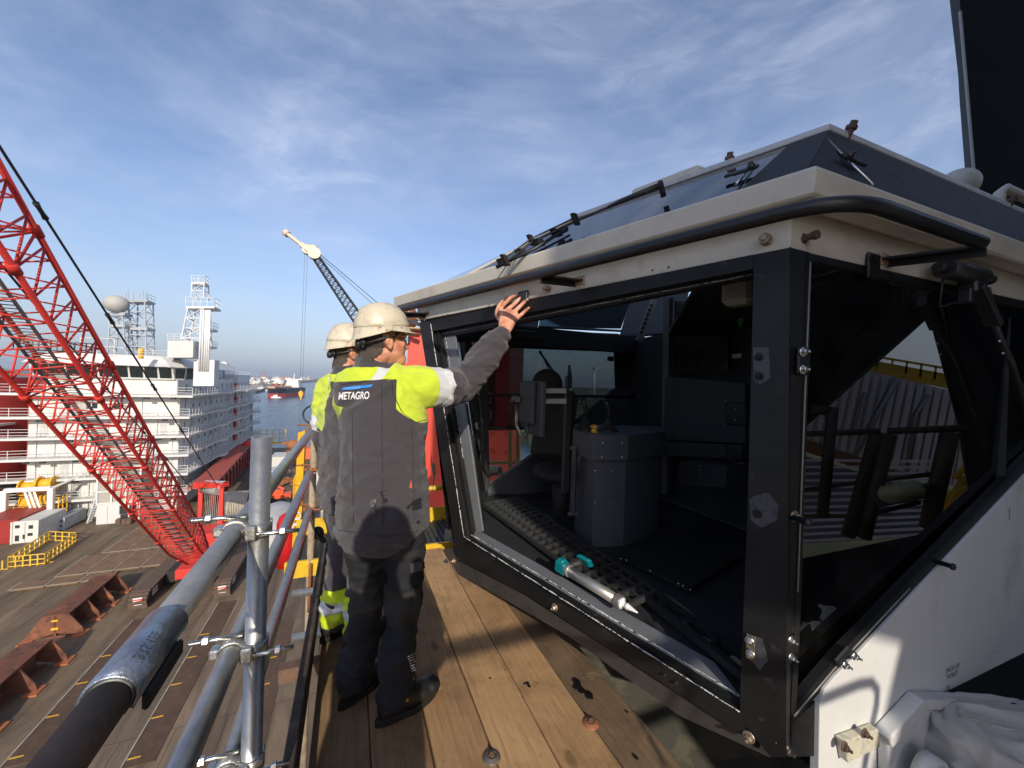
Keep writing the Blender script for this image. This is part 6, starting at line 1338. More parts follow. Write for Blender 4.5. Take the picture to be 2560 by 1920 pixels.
HELM = mat('helmet_shell', (.60, .54, .41), .42, 0, .06, 8, .06, 60, [((.30, .20, .12), .6, 7, .54, .74), ((.36, .28, .18), .6, 24, .50, .66), ((.10, .07, .05), .6, 40, .66, .72)])
HAIR = mat('hair_grey', (.075, .060, .050), .8, 0, .5, 160, .8, 300, stretch=(1, 1, .25))
def jacket_mat():
    m = FGREY.copy(); m.name = 'jacket_cloth'; t = m.node_tree; b = t.nodes['Principled BSDF']; nn = t.nodes.new; lk = t.links.new
    base = b.inputs['Base Color'].links[0].from_socket; no = nn('ShaderNodeTexNoise'); no.inputs['Scale'].default_value = 7; no.inputs['Detail'].default_value = 6; co = nn('ShaderNodeTexCoord'); lk(co.outputs['Object'], no.inputs[0])
    yr = nn('ShaderNodeValToRGB'); yr.color_ramp.elements[0].color = (.44, .56, .03, 1); yr.color_ramp.elements[1].color = (.60, .74, .035, 1); yr.color_ramp.elements[0].position = .3; yr.color_ramp.elements[1].position = .6; lk(no.outputs[0], yr.inputs[0])
    def step(nm):
        a = nn('ShaderNodeAttribute'); a.attribute_name = nm; r = nn('ShaderNodeMapRange'); r.inputs[1].default_value = -.0007; r.inputs[2].default_value = .0007; lk(a.outputs['Fac'], r.inputs[0]); return r.outputs[0]
    sy, sr = step('yel'), step('refl')
    m1 = nn('ShaderNodeMix'); m1.data_type = 'RGBA'; lk(sy, m1.inputs[0]); lk(base, m1.inputs[6]); lk(yr.outputs[0], m1.inputs[7])
    m2 = nn('ShaderNodeMix'); m2.data_type = 'RGBA'; lk(sr, m2.inputs[0]); lk(m1.outputs[2], m2.inputs[6]); m2.inputs[7].default_value = (.60, .62, .65, 1); lk(m2.outputs[2], b.inputs['Base Color']); return m
JKT = jacket_mat()
def ell_tube(mb, pts, rad, ref, n=20):
    """closed tube with elliptical sections; rad = [(r across, r deep)], ref = across direction"""
    pts = [Vector(p) for p in pts]; L = len(pts); P = []
    def ring(p, a, c, ra, rb):
        for k in range(n): t = 2 * math.pi * k / n; P.append(p + a * math.cos(t) * ra + c * math.sin(t) * rb)
    fr_ = []
    for i, p in enumerate(pts):
        d = (pts[min(i + 1, L - 1)] - pts[max(i - 1, 0)]).normalized(); r_ = ref if isinstance(ref, Vector) else ref[i]
        a = (r_ - d * r_.dot(d)).normalized(); c = d.cross(a); fr_.append((p, d, a, c))
    p, d, a, c = fr_[0]; ra, rb = rad[0]; m_ = min(ra, rb)
    for h, s in ((-.9, .3), (-.6, .78)): ring(p + d * m_ * h * .8, a, c, ra * s, rb * s)
    for (p, d, a, c), (ra, rb) in zip(fr_, rad): ring(p, a, c, ra, rb)
    p, d, a, c = fr_[-1]; ra, rb = rad[-1]; m_ = min(ra, rb)
    for h, s in ((.6, .78), (.9, .3)): ring(p + d * m_ * h * .8, a, c, ra * s, rb * s)
    M_ = L + 4; F = []
    for i in range(M_ - 1):
        for k in range(n): F.append((i * n + k, i * n + (k + 1) % n, (i + 1) * n + (k + 1) % n, (i + 1) * n + k))
    F.append(list(range(n))[::-1]); F.append([(M_ - 1) * n + k for k in range(n)]); mb.add(P, F, True)
def spline(pts, rad, m_=6):
    """Catmull-Rom through joints so limbs curve and taper"""
    P, Q = [], []; n = len(pts); pts = [Vector(p) for p in pts]
    for i in range(n - 1):
        p0, p1, p2, p3 = pts[max(i - 1, 0)], pts[i], pts[i + 1], pts[min(i + 2, n - 1)]
        for k in range(m_):
            t = k / m_; q = .5 * ((2 * p1) + (p2 - p0) * t + (2 * p0 - 5 * p1 + 4 * p2 - p3) * t * t + (3 * p1 - p0 - 3 * p2 + p3) * t ** 3)
            tt = t * t * (3 - 2 * t); P.append(q); Q.append((rad[i][0] * (1 - tt) + rad[i + 1][0] * tt, rad[i][1] * (1 - tt) + rad[i + 1][1] * tt))
    P.append(pts[-1]); Q.append(rad[-1]); return P, Q
def voxel(mb, vox, it=4, fac=.5):
    me = bpy.data.meshes.new('tmp'); me.from_pydata([tuple(v) for v in mb.v], [], mb.f); o = bpy.data.objects.new('tmp', me); COL.objects.link(o)
    bm = bmesh.new(); bm.from_mesh(me); bmesh.ops.recalc_face_normals(bm, faces=bm.faces); bm.to_mesh(me); bm.free()
    r = o.modifiers.new('r', 'REMESH'); r.mode = 'VOXEL'; r.voxel_size = vox
    if it: s = o.modifiers.new('s', 'SMOOTH'); s.iterations = it; s.factor = fac
    dg = bpy.context.evaluated_depsgraph_get(); dg.update(); m2 = bpy.data.meshes.new_from_object(o.evaluated_get(dg))
    V = [v.co.copy() for v in m2.vertices]; Nn = [v.normal.copy() for v in m2.vertices]; F = [tuple(p.vertices) for p in m2.polygons]
    bpy.data.objects.remove(o); bpy.data.meshes.remove(me); bpy.data.meshes.remove(m2); return V, Nn, F
def segd(p, a, b_):
    ab = b_ - a; t = max(0, min(1, (p - a).dot(ab) / ab.length_squared)); return (p - (a + ab * t)).length, t
def folds(p, s=1.0, seed=0):
    q = Vector((p.x * 7, p.y * 7, p.z * 11)) + Vector((seed, seed, 0)); n1 = noise.noise(q + Vector((noise.noise(q * .7), noise.noise(q * .7 + Vector((5, 0, 0))), 0)) * 1.2)
    r1 = (1 - abs(n1) * 2.4); q2 = Vector((p.x * 16, p.y * 16, p.z * 24)) + Vector((seed, 3, 1)); r2 = 1 - abs(noise.noise(q2)) * 2.2
    return s * (.0095 * r1 + .0042 * r2 + .0016 * (1 - abs(noise.noise(Vector((p.x * 38, p.y * 38, p.z * 60)))) * 2))
def person(label, D):
    """D: joints in world space"""
    fwd = D['fwd'].normalized(); rt = fwd.cross(ZZ).normalized(); pel = D['pelvis']; hf = D['hfwd'].normalized(); hr = hf.cross(D.get('hup', ZZ)).normalized(); hu = hr.cross(hf).normalized(); hc = D['head']
    root = thing('person', label, 'person', Vector((pel.x, pel.y, 0)))
    Lsh, Rsh = D['lsh'], D['rsh']; nk = D['neck']
    # ---------------- body: one continuous mesh (head, neck, torso core, arms, hands, legs)
    b = MB()
    b.ell(hc + hu * .035 - hf * .012, hf * .098, hr * .076, hu * .100, 28, 18)            # cranium
    b.ell(hc - hu * .035 + hf * .030, hf * .066, hr * .060, hu * .088, 24, 16)            # face
    b.ell(hc - hu * .090 + hf * .058, hf * .042, hr * .044, hu * .034, 20, 12)            # chin
    b.ell(hc - hu * .062 + hf * .000, hf * .055, hr * .059, hu * .040, 20, 12)            # jaw
    for s in (-1, 1):
        b.ell(hc - hu * .022 + hf * .060 + hr * s * .036, hf * .026, hr * .022, hu * .020, 14, 10)      # cheekbone
        b.ell(hc + hu * .018 + hf * .078 + hr * s * .024, hf * .018, hr * .028, hu * .012, 14, 8)       # brow
        e = hc - hu * .012 - hf * .008 + hr * s * .076                                         # ear
        b.ell(e, hf * .020 + hr * s * .004, hr * s * .008, hu * .034 + hf * -.006, 16, 12); b.ell(e - hu * .025 + hf * .006, hf * .011, hr * s * .007, hu * .013, 12, 8)
        b.ell(e + hr * s * .006 - hf * .008 + hu * .008, hf * .010, hr * s * .010, hu * .026, 12, 8)
    ell_tube(b, [hc + hu * .010 + hf * .080, hc - hu * .012 + hf * .096, hc - hu * .034 + hf * .106, hc - hu * .042 + hf * .092], [(.010, .010), (.012, .012), (.017, .013), (.013, .010)], hr, 12)   # nose
    b.ell(hc - hu * .062 + hf * .082, hf * .014, hr * .024, hu * .007, 14, 8); b.ell(hc - hu * .073 + hf * .080, hf * .013, hr * .020, hu * .007, 14, 8)    # lips
    P_, Q_ = spline([hc - hu * .06 - hf * .02, lerp(hc, nk, .62) - hf * .012, nk, nk - ZZ * .10], [(.058, .062), (.062, .062), (.072, .066), (.10, .08)], 5); ell_tube(b, P_, Q_, rt, 20)
    P_, Q_ = spline([nk - ZZ * .08, (Lsh + Rsh) / 2 - ZZ * .10, lerp(nk, pel, .6), pel], [(.080, .07), (.13, .085), (.12, .085), (.13, .095)], 4); ell_tube(b, P_, Q_, rt, 20)
    for sh_, el, wr, hand, s in ((Lsh, D['lel'], D['lwr'], D['lhand'], -1), (Rsh, D['rel'], D['rwr'], D['rhand'], 1)):
        P_, Q_ = spline([nk - ZZ * .09 + (sh_ - nk) * .3, sh_, lerp(sh_, el, .5), el, lerp(el, wr, .4), wr], [(.04, .04), (.036, .036), (.034, .034), (.030, .030), (.032, .030), (.027, .022)], 4); ell_tube(b, P_, Q_, ZZ if abs((el - sh_).normalized().z) < .8 else fwd, 16)
        sd_ = hand['side'].normalized(); kn = hand['kn']          # knuckles, index to little
        mid = (kn[1] + kn[2]) / 2
        ell_tube(b, [wr, lerp(wr, mid, .3), lerp(wr, mid, .7), mid], [(.034, .025), (.043, .025), (.050, .023), (.049, .018)], (kn[3] - kn[0]).normalized(), 20)
        for ch, r0 in zip(hand['fingers'], (.0120, .0124, .0118, .0105)):
            P2, Q2_ = spline([lerp(wr, ch[0], .72)] + list(ch), [(r0 * 1.1, r0 * 1.1), (r0 * 1.15, r0 * 1.1), (r0 * 1.06, r0 * 1.02), (r0 * .95, r0 * .92), (r0 * .72, r0 * .7)][:len(ch) + 1], 5); ell_tube(b, P2, Q2_, sd_, 12)
        th = hand['thumb']; P2, Q2_ = spline([lerp(wr, mid, .25)] + list(th), [(.016, .014), (.0135, .0125), (.0118, .011), (.009, .0085)][:len(th) + 1], 5); ell_tube(b, P2, Q2_, sd_, 12)
    for hp_, kn_, an, toe in (D['ll'], D['rl']):
        P_, Q_ = spline([pel * .5 + hp_ * .5, hp_, kn_, lerp(kn_, an, .35), an], [(.09, .09), (.085, .09), (.052, .055), (.05, .055), (.034, .038)], 4); ell_tube(b, P_, Q_, rt, 16)
        ell_tube(b, [an - ZZ * .03, lerp(an, toe, .5) - ZZ * .045, toe + ZZ * .0], [(.034, .035), (.036, .025), (.030, .018)], (toe - an).cross(ZZ), 14)
    V, Nn, F = voxel(b, D.get('vox', .0042), 5, .5)
    V = [v + n * (.0006 * noise.noise(v * 90)) for v, n in zip(V, Nn)]
    m_ = MB(); m_.add(V, F, True); body = m_.build('body', SKIN, root)
    # eyes
    for s in (-1, 1):
        MB().ell(hc - hu * .004 + hf * .078 + hr * s * .030, hf * .011, hr * .012, hu * .010, 14, 10).build('eye', mat('eye_white', (.6, .58, .55), .2), body)
    # ---------------- hair: the skull surface behind and above the ears, raised a little
    sel = []; bvb = set()
    for f in F:
        c = sum((V[i] for i in f), Vector()) / len(f) - hc; x, y, z = c.dot(hf), c.dot(hr), c.dot(hu)
        if c.length < .17 and z > -.10 + max(0, (x + .075)) * .9 + (0 if x < -.03 else .02) and x < .035 + z * .4 and not (abs(y) > .070 and x > -.035 and z < .035): sel.append(f)
    hm = MB(); idx = {}; P = []; FF = []
    for f in sel:
        for i in f:
            if i not in idx: idx[i] = len(P); P.append(V[i] + Nn[i] * (.0035 + .0035 * abs(noise.noise(V[i] * 70)) + .003 * abs(noise.noise(V[i] * 25))))
        FF.append([idx[i] for i in f])
    if FF: hm.add(P, FF, True); hm.build('hair', D.get('hair', HAIR), root)
    # ---------------- jacket
    b = MB(); hem = D['hem']; mid = lerp(nk, hem, .55)
    cen = (Lsh + Rsh) / 2; tw = D.get('tw', 1); aw = D.get('aw', 1)
    tp = [nk - ZZ * .015 - fwd * .005, cen - ZZ * .015 + fwd * .0, cen - ZZ * .14, lerp(cen, hem, .55), lerp(cen, hem, .8), hem]
    P_, Q_ = spline(tp, [(.085 * tw, .075), (.165 * tw, .105), (.190 * tw, .130), (.180 * tw, .130), (.190 * tw, .138), (.195 * tw, .142)], 5); ell_tube(b, P_, Q_, rt, 32)
    ell_tube(b, [nk - ZZ * .05, nk + ZZ * .012, nk + ZZ * .030 - hf * .004], [(.088, .086), (.073, .074), (.069, .071)], rt, 28)
    for sh_, el, wr in ((Lsh, D['lel'], D['lwr']), (Rsh, D['rel'], D['rwr'])):
        cu = lerp(el, wr, .93); P_, Q_ = spline([nk - ZZ * .06 + (sh_ - nk) * .35, lerp(nk - ZZ * .04, sh_, .8), sh_ + (el - sh_) * .12, lerp(sh_, el, .55), el, lerp(el, wr, .5), cu], [(.07 * aw, .06), (.078 * aw, .08), (.080 * aw, .090), (.070 * aw, .078 * aw), (.064 * aw, .066 * aw), (.056 * aw, .058 * aw), (.046, .046)], 5); ell_tube(b, P_, Q_, ZZ if abs((el - sh_).normalized().z) < .8 else fwd, 20)
    V, Nn, F = voxel(b, .007, 6, .5)
    V2 = []
    for v, n in zip(V, Nn):
        a = .8
        for sh_, el, wr in ((Lsh, D['lel'], D['lwr']), (Rsh, D['rel'], D['rwr'])):
            d_, t_ = segd(v, lerp(sh_, el, .55), lerp(el, wr, .6))
            if d_ < .10: a = 1.5
        if v.z < hem.z + .25: a = max(a, 1.2)
        V2.append(v + n * (folds(v, a, D.get('seed', 0))))
    jz = D['jz']; m_ = MB(); m_.v = V2; m_.f = [list(f) for f in F]; m_.sm = [True] * len(F)
    m_.mi = [0] * len(F); jk = m_.build('jacket', JKT, root)
    ay = jk.data.attributes.new('yel', 'FLOAT', 'POINT'); ar = jk.data.attributes.new('refl', 'FLOAT', 'POINT'); zz = [zone_jacket(v, D, rt, fwd, cen, nk) for v in V]
    ay.data.foreach_set('value', [q[0] for q in zz]); ar.data.foreach_set('value', [q[1] for q in zz])
    # jacket collar edge / cuffs are part of the jacket; trousers
    b = MB(); P_ = []
    ell_tube(b, [pel + ZZ * .06, pel - ZZ * .03, (D['ll'][0] + D['rl'][0]) / 2 - ZZ * .06], [(.165, .125), (.175, .135), (.15, .12)], rt, 28)
    for hp_, kn_, an, toe in (D['ll'], D['rl']):
        ft = an + ZZ * -.01; P_, Q_ = spline([hp_ + ZZ * .02, lerp(hp_, kn_, .35), kn_, lerp(kn_, an, .45), ft], [(.094, .108), (.088, .100), (.066, .075), (.062, .072), (.058, .068)], 6); ell_tube(b, P_, Q_, rt, 22)
    V, Nn, F = voxel(b, .009, 5, .5); V2 = []
    for v, n in zip(V, Nn):
        a = 1.1 + 1.2 * max(0, 1 - abs(v.z - .18) / .14) + .6 * max(0, 1 - abs(v.z - .5) / .15); V2.append(v + n * folds(v, a, D.get('seed', 0) + 9))
    m_ = MB(); m_.v = V2; m_.f = [list(f) for f in F]; m_.sm = [True] * len(F)
    for f in F: c = sum((V[i] for i in f), Vector()) / len(f); m_.mi.append(D['tz'](c))
    tr = m_.build('trousers', [FDRK, FPAT, FYEL, FREF, FGREY], root)
    # boots
    for hp_, kn_, an, toe in (D['ll'], D['rl']):
        d_ = (toe - an); d_.z = 0; d_.normalize(); sd_ = d_.cross(ZZ); hl = Vector((an.x, an.y, 0)) - d_ * .055
        b = MB(); g = Vector((an.x, an.y, 0)); 
        ell_tube(b, [g + ZZ * .20 - d_ * .005, g + ZZ * .14, g + ZZ * .085], [(.052, .060), (.050, .058), (.046, .055)], sd_, 20)
        P_, Q_ = spline([g + ZZ * .062 - d_ * .045, g + ZZ * .064, g + ZZ * .060 + d_ * .07, g + ZZ * .050 + d_ * .13, g + ZZ * .046 + d_ * .185], [(.038, .046), (.043, .056), (.046, .050), (.053, .042), (.044, .036)], 5); ell_tube(b, P_, Q_, sd_, 20)
        b.ell(g + ZZ * .05 + d_ * .17, d_ * .055, sd_ * .053, ZZ * .042, 18, 10)
        V, Nn, F = voxel(b, .006, 5, .5); V = [Vector((v.x, v.y, max(v.z, .016))) for v in V]; m_ = MB(); m_.add(V, F, True); bt = m_.build('boot', BOOT, root)
        b = MB(); pr = []
        for k in range(28):
            t = 2 * math.pi * k / 28; x = math.cos(t); y = math.sin(t); wd_ = .050 if x > 0 else .041; pr.append(g + d_ * (.065 + x * .148) + sd_ * y * wd_ * (1 - .12 * (abs(x) ** 3)) + ZZ * .001)
        b.prism(pr, ZZ * .030); b.build('sole', mat('sole_rubber', (.011, .011, .011), .7, 0, .2, 20), bt, bevel=.004)
        if D.get('laces', True):
            b = MB()
            for k in range(5): q = g + d_ * (.055 + k * .020) + ZZ * (.135 - k * .017); b.tube([q - sd_ * .026, q + ZZ * .007 + d_ * .004, q + sd_ * .026], .0032, 6)
            b.build('laces', BLACK, bt)
            MB().bbox(g + sd_ * .047 + ZZ * .085 + d_ * .03, d_ * .012, sd_ * .003, ZZ * .006, .002).build('boot_tag', YK, bt)
    # ---------------- helmet
    tilt = D.get('tilt', 0.0); q_ = hf * math.cos(tilt) + hu * math.sin(tilt); hu2 = hr.cross(q_).normalized(); hf2 = q_; o = hc + hu * .052 - hf * D.get('hback', 0)
    b = MB(); P = []; n1, n2 = 48, 16
    for i in range(n2 + 1):
        ph = math.pi / 2 * i / n2
        for k in range(n1):
            t = 2 * math.pi * k / n1; x, y = math.cos(t), math.sin(t); rx, ry, rz = .122, .104, .112
            r_ = math.cos(ph) ** .82; z = math.sin(ph) ** 1.02
            rib = .0
            if abs(y * r_) < .34 and x * r_ > -.75:  # longitudinal ridges on the crown
                rib = .0028 * (1 if (abs(abs(y * r_) - .10) < .035 or abs(abs(y * r_) - .24) < .035) else 0) * (1 if z > .35 else 0)
            P.append(o + hf2 * x * r_ * rx + hr * y * r_ * ry + hu2 * (z * rz) + (hf2 * x * r_ + hr * y * r_ + hu2 * z).normalized() * rib)
    F = [(i * n1 + k, i * n1 + (k + 1) % n1, (i + 1) * n1 + (k + 1) % n1, (i + 1) * n1 + k) for i in range(n2) for k in range(n1)]
    b.add(P, F, True)
    # skirt and brim
    P = []
    for lv in range(5):
        for k in range(n1):
            t = 2 * math.pi * k / n1; x, y = math.cos(t), math.sin(t); fb = max(0, x) ** 1.5; side = (1 - abs(x)) ** 1.2
            dz = (-.0, -.020, -.034, -.038, -.036)[lv]; ex = (0, .004, .012, .018, .012)[lv]; bz = (0, 0, .0, .0, .0)[lv]
            e = ex + fb * (0, .004, .028, .052, .046)[lv] * (1 - abs(y) * .3)
            up_ = side * (0, .004, .016, .020, .018)[lv] * 1.0 + fb * (0, 0, .006, .004, .006)[lv]; back_ = -max(0, -x) * (0, .004, .012, .014, .012)[lv]
            P.append(o + hf2 * x * (.122 + e) + hr * y * (.104 + ex) + hu2 * (dz + up_ + back_ + (-.003 if lv == 4 else 0)))
    F = [(i * n1 + k, (i + 1) * n1 + k, (i + 1) * n1 + (k + 1) % n1, i * n1 + (k + 1) % n1) for i in range(4) for k in range(n1)]; b.add(P, F, True)
    he = b.build('helmet', D.get('helm', HELM), root); so = he.modifiers.new('thick', 'SOLIDIFY'); so.thickness = .003; so.offset = -1
    b = MB()
    for s in (-1, 1):
        q = o + hr * s * .112 - hu2 * .004; b.bbox(q - hf2 * .012 - hu2 * .002, hf2 * .017, hu2 * .013, hr * .004, .003)
        for k in (-.045, .05): b.lathe(q + hf2 * k - hr * s * .010 + hu2 * .003, hr * s, [(.0028, .0), (.0028, .0065)], 8)
    b.build('slot_cover', D.get('helm', HELM), he)
    b = MB(); pts = []
    for k in range(17):
        t = R(75) + R(210) * k / 16; pts.append(o + hf * .098 * math.cos(t) + hr * .087 * math.sin(t) - hu * (.045 + .030 * max(0, -math.cos(t))))
    b.tube(pts, .006, 8); q = o - hf * .118 - hu * .075 + hr * .006; b.lathe(q + hf * .02, -hf, [(.020, 0), (.020, .018), (.012, .022)], 18); b.ell(q + hf * .018 + hr * .028 + hu * .004, hf * .012, hr * .034, hu * .016, 14, 8); b.build('head_band', BLACK, he)
    # glasses
    if D.get('glasses', True):
        b = MB()
        for s in (-1, 1):
            e = hc + hr * s * .080 - hf * .018 + hu * .008; b.tube([e - hu * .018 - hf * .012, e, hc + hr * s * .070 + hf * .075 + hu * .006, hc + hr * s * .062 + hf * .100 + hu * .006], .0018, 6)
            c = hc + hr * s * .034 + hf * .104 - hu * .006; b.tube([c + (hr * math.cos(2 * math.pi * k / 16) * .024 + hf * -s * .006 * math.cos(2 * math.pi * k / 16)) + hu * math.sin(2 * math.pi * k / 16) * .019 for k in range(17)], .0014, 6)
        b.tube([hc + hr * .010 + hf * .106, hc - hr * .010 + hf * .106], .0015, 6); gl_ = b.build('glasses', mat('glasses_frame', (.05, .03, .03), .3, .5), root)
        for s in (-1, 1):
            c = hc + hr * s * .034 + hf * .104 - hu * .006; m_ = MB(); m_.add([c + hr * math.cos(2 * math.pi * k / 16) * .023 + hf * -s * .006 * math.cos(2 * math.pi * k / 16) + hu * math.sin(2 * math.pi * k / 16) * .018 for k in range(16)], [list(range(16))]); m_.build('lens', glass('lens_glass', (.85, .85, .9), 1, 1.6), gl_)
    return root, jk, tr
def zone_jacket(c, D, rt, fwd, cen, nk):
    z = c.z; s = (c - cen).dot(rt)
    # arms
    best = None
    for nm, sh_, el, wr in ((-1, D['lsh'], D['lel'], D['lwr']), (1, D['rsh'], D['rel'], D['rwr'])):
        d1, t1 = segd(c, sh_, el); d2, t2 = segd(c, el, wr)
        if (d1 < .105 and t1 > .03 and abs(s) > (.13 if nm > 0 else .175) * D.get('tw', 1)) or d2 < .085:
            L_ = (el - sh_).length; t = t1 * L_ if d1 <= d2 else L_ + t2 * .3
            if best is None or min(d1, d2) < best[0]: best = (min(d1, d2), t, nm)
    return D['jz'](c, s, z, best)
def pt(x, y, Y): return at(x, y, Y)
def relaxed(wr, fw_, side, curl=.7, spread=.021):
    """relaxed hanging hand: fw_ = direction of the fingers, side = from index to little"""
    pal = side.cross(fw_).normalized(); kn = [wr + fw_ * (.085 - .004 * abs(i - 1)) + side * (i - 1.5) * spread for i in range(4)]; fs = []
    for i, k in enumerate(kn):
        L = (.040, .044, .040, .032)[i]; d1 = (fw_ + pal * curl * .5).normalized(); d2 = (fw_ + pal * curl * 1.3).normalized(); d3 = (fw_ * .6 + pal * curl * 1.8).normalized()
        fs.append([k, k + d1 * L, k + d1 * L + d2 * L * .65, k + d1 * L + d2 * L * .65 + d3 * L * .5])
    th = [wr + fw_ * .03 - side * .035 + pal * .01, wr + fw_ * .062 - side * .050 + pal * .022, wr + fw_ * .092 - side * .046 + pal * .035]
    return dict(kn=kn, fingers=fs, thumb=th, side=side)
# ---- man in front: reaching up to the cab header
wr1 = pt(1262, 826, 2.03)
def hp_(x, y, k):       # hand points: depth eased between the wrist and the touched header
    q = LP(x, y, .012); return at(x, y, (wr1.y + .01) * (1 - k) + (q.y) * k)
kn1 = [hp_(1252, 772, .45), hp_(1267, 777, .5), hp_(1282, 783, .52), hp_(1293, 795, .5)]
fg1 = [[kn1[0], hp_(1266, 755, .72), hp_(1278, 744, .9), hp_(1292, 738, 1)], [kn1[1], hp_(1284, 762, .72), hp_(1296, 750, .9), hp_(1306, 742, 1)],
       [kn1[2], hp_(1298, 768, .74), hp_(1309, 757, .9), hp_(1319, 748, 1)], [kn1[3], hp_(1305, 785, .72), hp_(1315, 776, .85), hp_(1323, 769, .92)]]
rh1 = dict(kn=kn1, fingers=fg1, thumb=[hp_(1243, 790, .5), hp_(1246, 768, .75), hp_(1256, 752, .93)], side=(kn1[3] - kn1[0]).normalized())
f1 = Vector((-.30, .95, 0)).normalized(); r1_ = f1.cross(ZZ).normalized()
lwr1 = Vector((-.58, 2.10, 1.02))
an_l, an_r = Vector((-.672, 1.745, .10)), Vector((-.462, 1.655, .10))
NK1 = pt(928, 920, 1.76); NK1.z = 0
def armf(arm, t0, t1): return (t0 - arm[1], min(arm[1] - t0, t1 - arm[1]))
def jz1(c, s, z, arm):
    if arm: return armf(arm, .055, .14) if arm[2] > 0 else armf(arm, .17, .25)
    n_ = (c - Vector((-.555, 1.74, 0))).dot(f1); dc = (Vector((c.x, c.y, 0)) - NK1).length
    if n_ >= .04: fy, fr = z - 1.30, -1
    else:
        yoke = 1.448 + s * .08; q = z - yoke
        fy = max(q, min(s - .045, z - (1.262 + max(0, .150 - s) ** 1.3 * 1.15)), min(-.214 - s, z - 1.15)); fr = min(s + .060 - q * .55, -.015 + q * .62 - s, q)
    col = max(1.500 - z, dc - .112); return (min(fy, col), min(fr, col))
def tz1(c):
    for hp0, kn0, an0 in ((0, 0, an_l), (0, 0, an_r)): pass
    if .40 < c.z < .555: return 1
    if .70 < c.z < .722 and (c - Vector((-.5, 1.7, 0))).dot(f1) < .1: return 1
    return 0
D1 = dict(fwd=f1, hfwd=Vector((.78, .62, .06)), hup=Vector((.02, 0, 1)), head=pt(961, 849, 1.76), neck=pt(928, 920, 1.76) + ZZ * -.01, lsh=Vector((-.712, 1.72, 1.40)), rsh=Vector((-.438, 1.79, 1.415)),
          lel=Vector((-.70, 1.95, 1.15)), lwr=lwr1, lhand=relaxed(lwr1, Vector((.2, .75, -.6)).normalized(), Vector((.1, .6, .8)).normalized()), rel=pt(1160, 962, 1.99), rwr=wr1, rhand=rh1,
          pelvis=Vector((-.545, 1.71, .93)), hem=Vector((-.545, 1.69, .80)), ll=(Vector((-.625, 1.69, .88)), Vector((-.615, 1.745, .50)), an_l, Vector((-.585, 1.93, .03))),
          rl=(Vector((-.465, 1.73, .88)), Vector((-.45, 1.71, .50)), an_r, Vector((-.305, 1.80, .03))), jz=jz1, tz=tz1, seed=2.3, tilt=.06, tw=.97, aw=1.22, hback=.010)
man1, jk1, tr1 = person('man in grey jacket and worn white helmet, one arm raised to the cab frame', D1)
# lettering on the back of the jacket
bvj = BVHTree.FromPolygons([v.co + Vector(man1.location) for v in jk1.data.vertices], [list(p.vertices) for p in jk1.data.polygons])
def on_cloth(V_, F_, o, rx, uz, lift, mt, name, par, bv, d=None):
    b = MB(); d = d or f1
    for p in V_:
        q = o + rx * p.x + uz * p.y; e = (q - CAM).normalized(); h = bv.ray_cast(CAM, e); b.v.append((h[0] if h[0] and (h[0] - q).length < .3 else q) - e * lift)
    b.f = [list(f) for f in F_]; b.mi = [0] * len(F_); b.sm = [False] * len(F_); return b.build(name, mt, par)
def finer(V_, F_, cell=.006):
    bm = bmesh.new(); vs = [bm.verts.new(v) for v in V_]
    for f in F_:
        try: bm.faces.new([vs[i] for i in f])
        except Exception: pass
    bmesh.ops.triangulate(bm, faces=bm.faces); 
    for _ in range(3):
        e = [e for e in bm.edges if e.calc_length() > cell]
        if not e: break
        bmesh.ops.subdivide_edges(bm, edges=e, cuts=1); bmesh.ops.triangulate(bm, faces=[f for f in bm.faces if len(f.verts) > 3])
    bm.verts.index_update(); V2 = [v.co.copy() for v in bm.verts]; F2 = [[v.index for v in f.verts] for f in bm.faces]; bm.free(); return V2, F2
LOGW = mat('print_white', (.72, .72, .72), .6); LOGB = mat('print_blue', (.03, .22, .62), .6)
V_, F_ = text_mesh('METAGRO', .044, .10, .0008, .97); wtx = max(p.x for p in V_); k_ = .124 / wtx
V_ = [Vector((p.x * k_, p.y * 1.02, 0)) for p in V_]; V_, F_ = finer(V_, F_)
txr = (r1_ * .985 + ZZ * .05).normalized(); lo = pt(845, 999, 1.63)
on_cloth(V_, F_, lo, txr, ZZ, .007, LOGW, 'back_print', jk1, bvj)
sw = [Vector((x, y, 0)) for x, y in ((.012, .040), (.060, .042), (.130, .050), (.137, .062), (.060, .056), (.018, .050))]
V_, F_ = finer(sw, [list(range(6))]); on_cloth(V_, F_, lo, txr, ZZ, .006, LOGB, 'back_print', jk1, bvj)
b = MB()
for pl in ([(954, 960), (955, 1100), (958, 1330)], [(1030, 1062), (1034, 1200), (1036, 1320)], [(880, 1010), (884, 1330)], [(850, 962), (929, 952), (978, 947)], [(979, 948), (983, 985), (1006, 1032), (1040, 1056), (1074, 1048)], [(846, 1325), (960, 1342), (1080, 1322)]):
    pts = []
    for (x0, y0), (x1, y1) in zip(pl[:-1], pl[1:]):
        for k in range(14):
            e = ray(x0 + (x1 - x0) * k / 14, y0 + (y1 - y0) * k / 14).normalized(); h = bvj.ray_cast(CAM, e)
            if h[0] and h[3] < 2.2: pts.append(h[0] - e * .0004)
    if len(pts) > 2: b.tube(pts, .0016, 5)
b.build('seams', mat('seam_thread', (.025, .022, .026), .9), jk1)
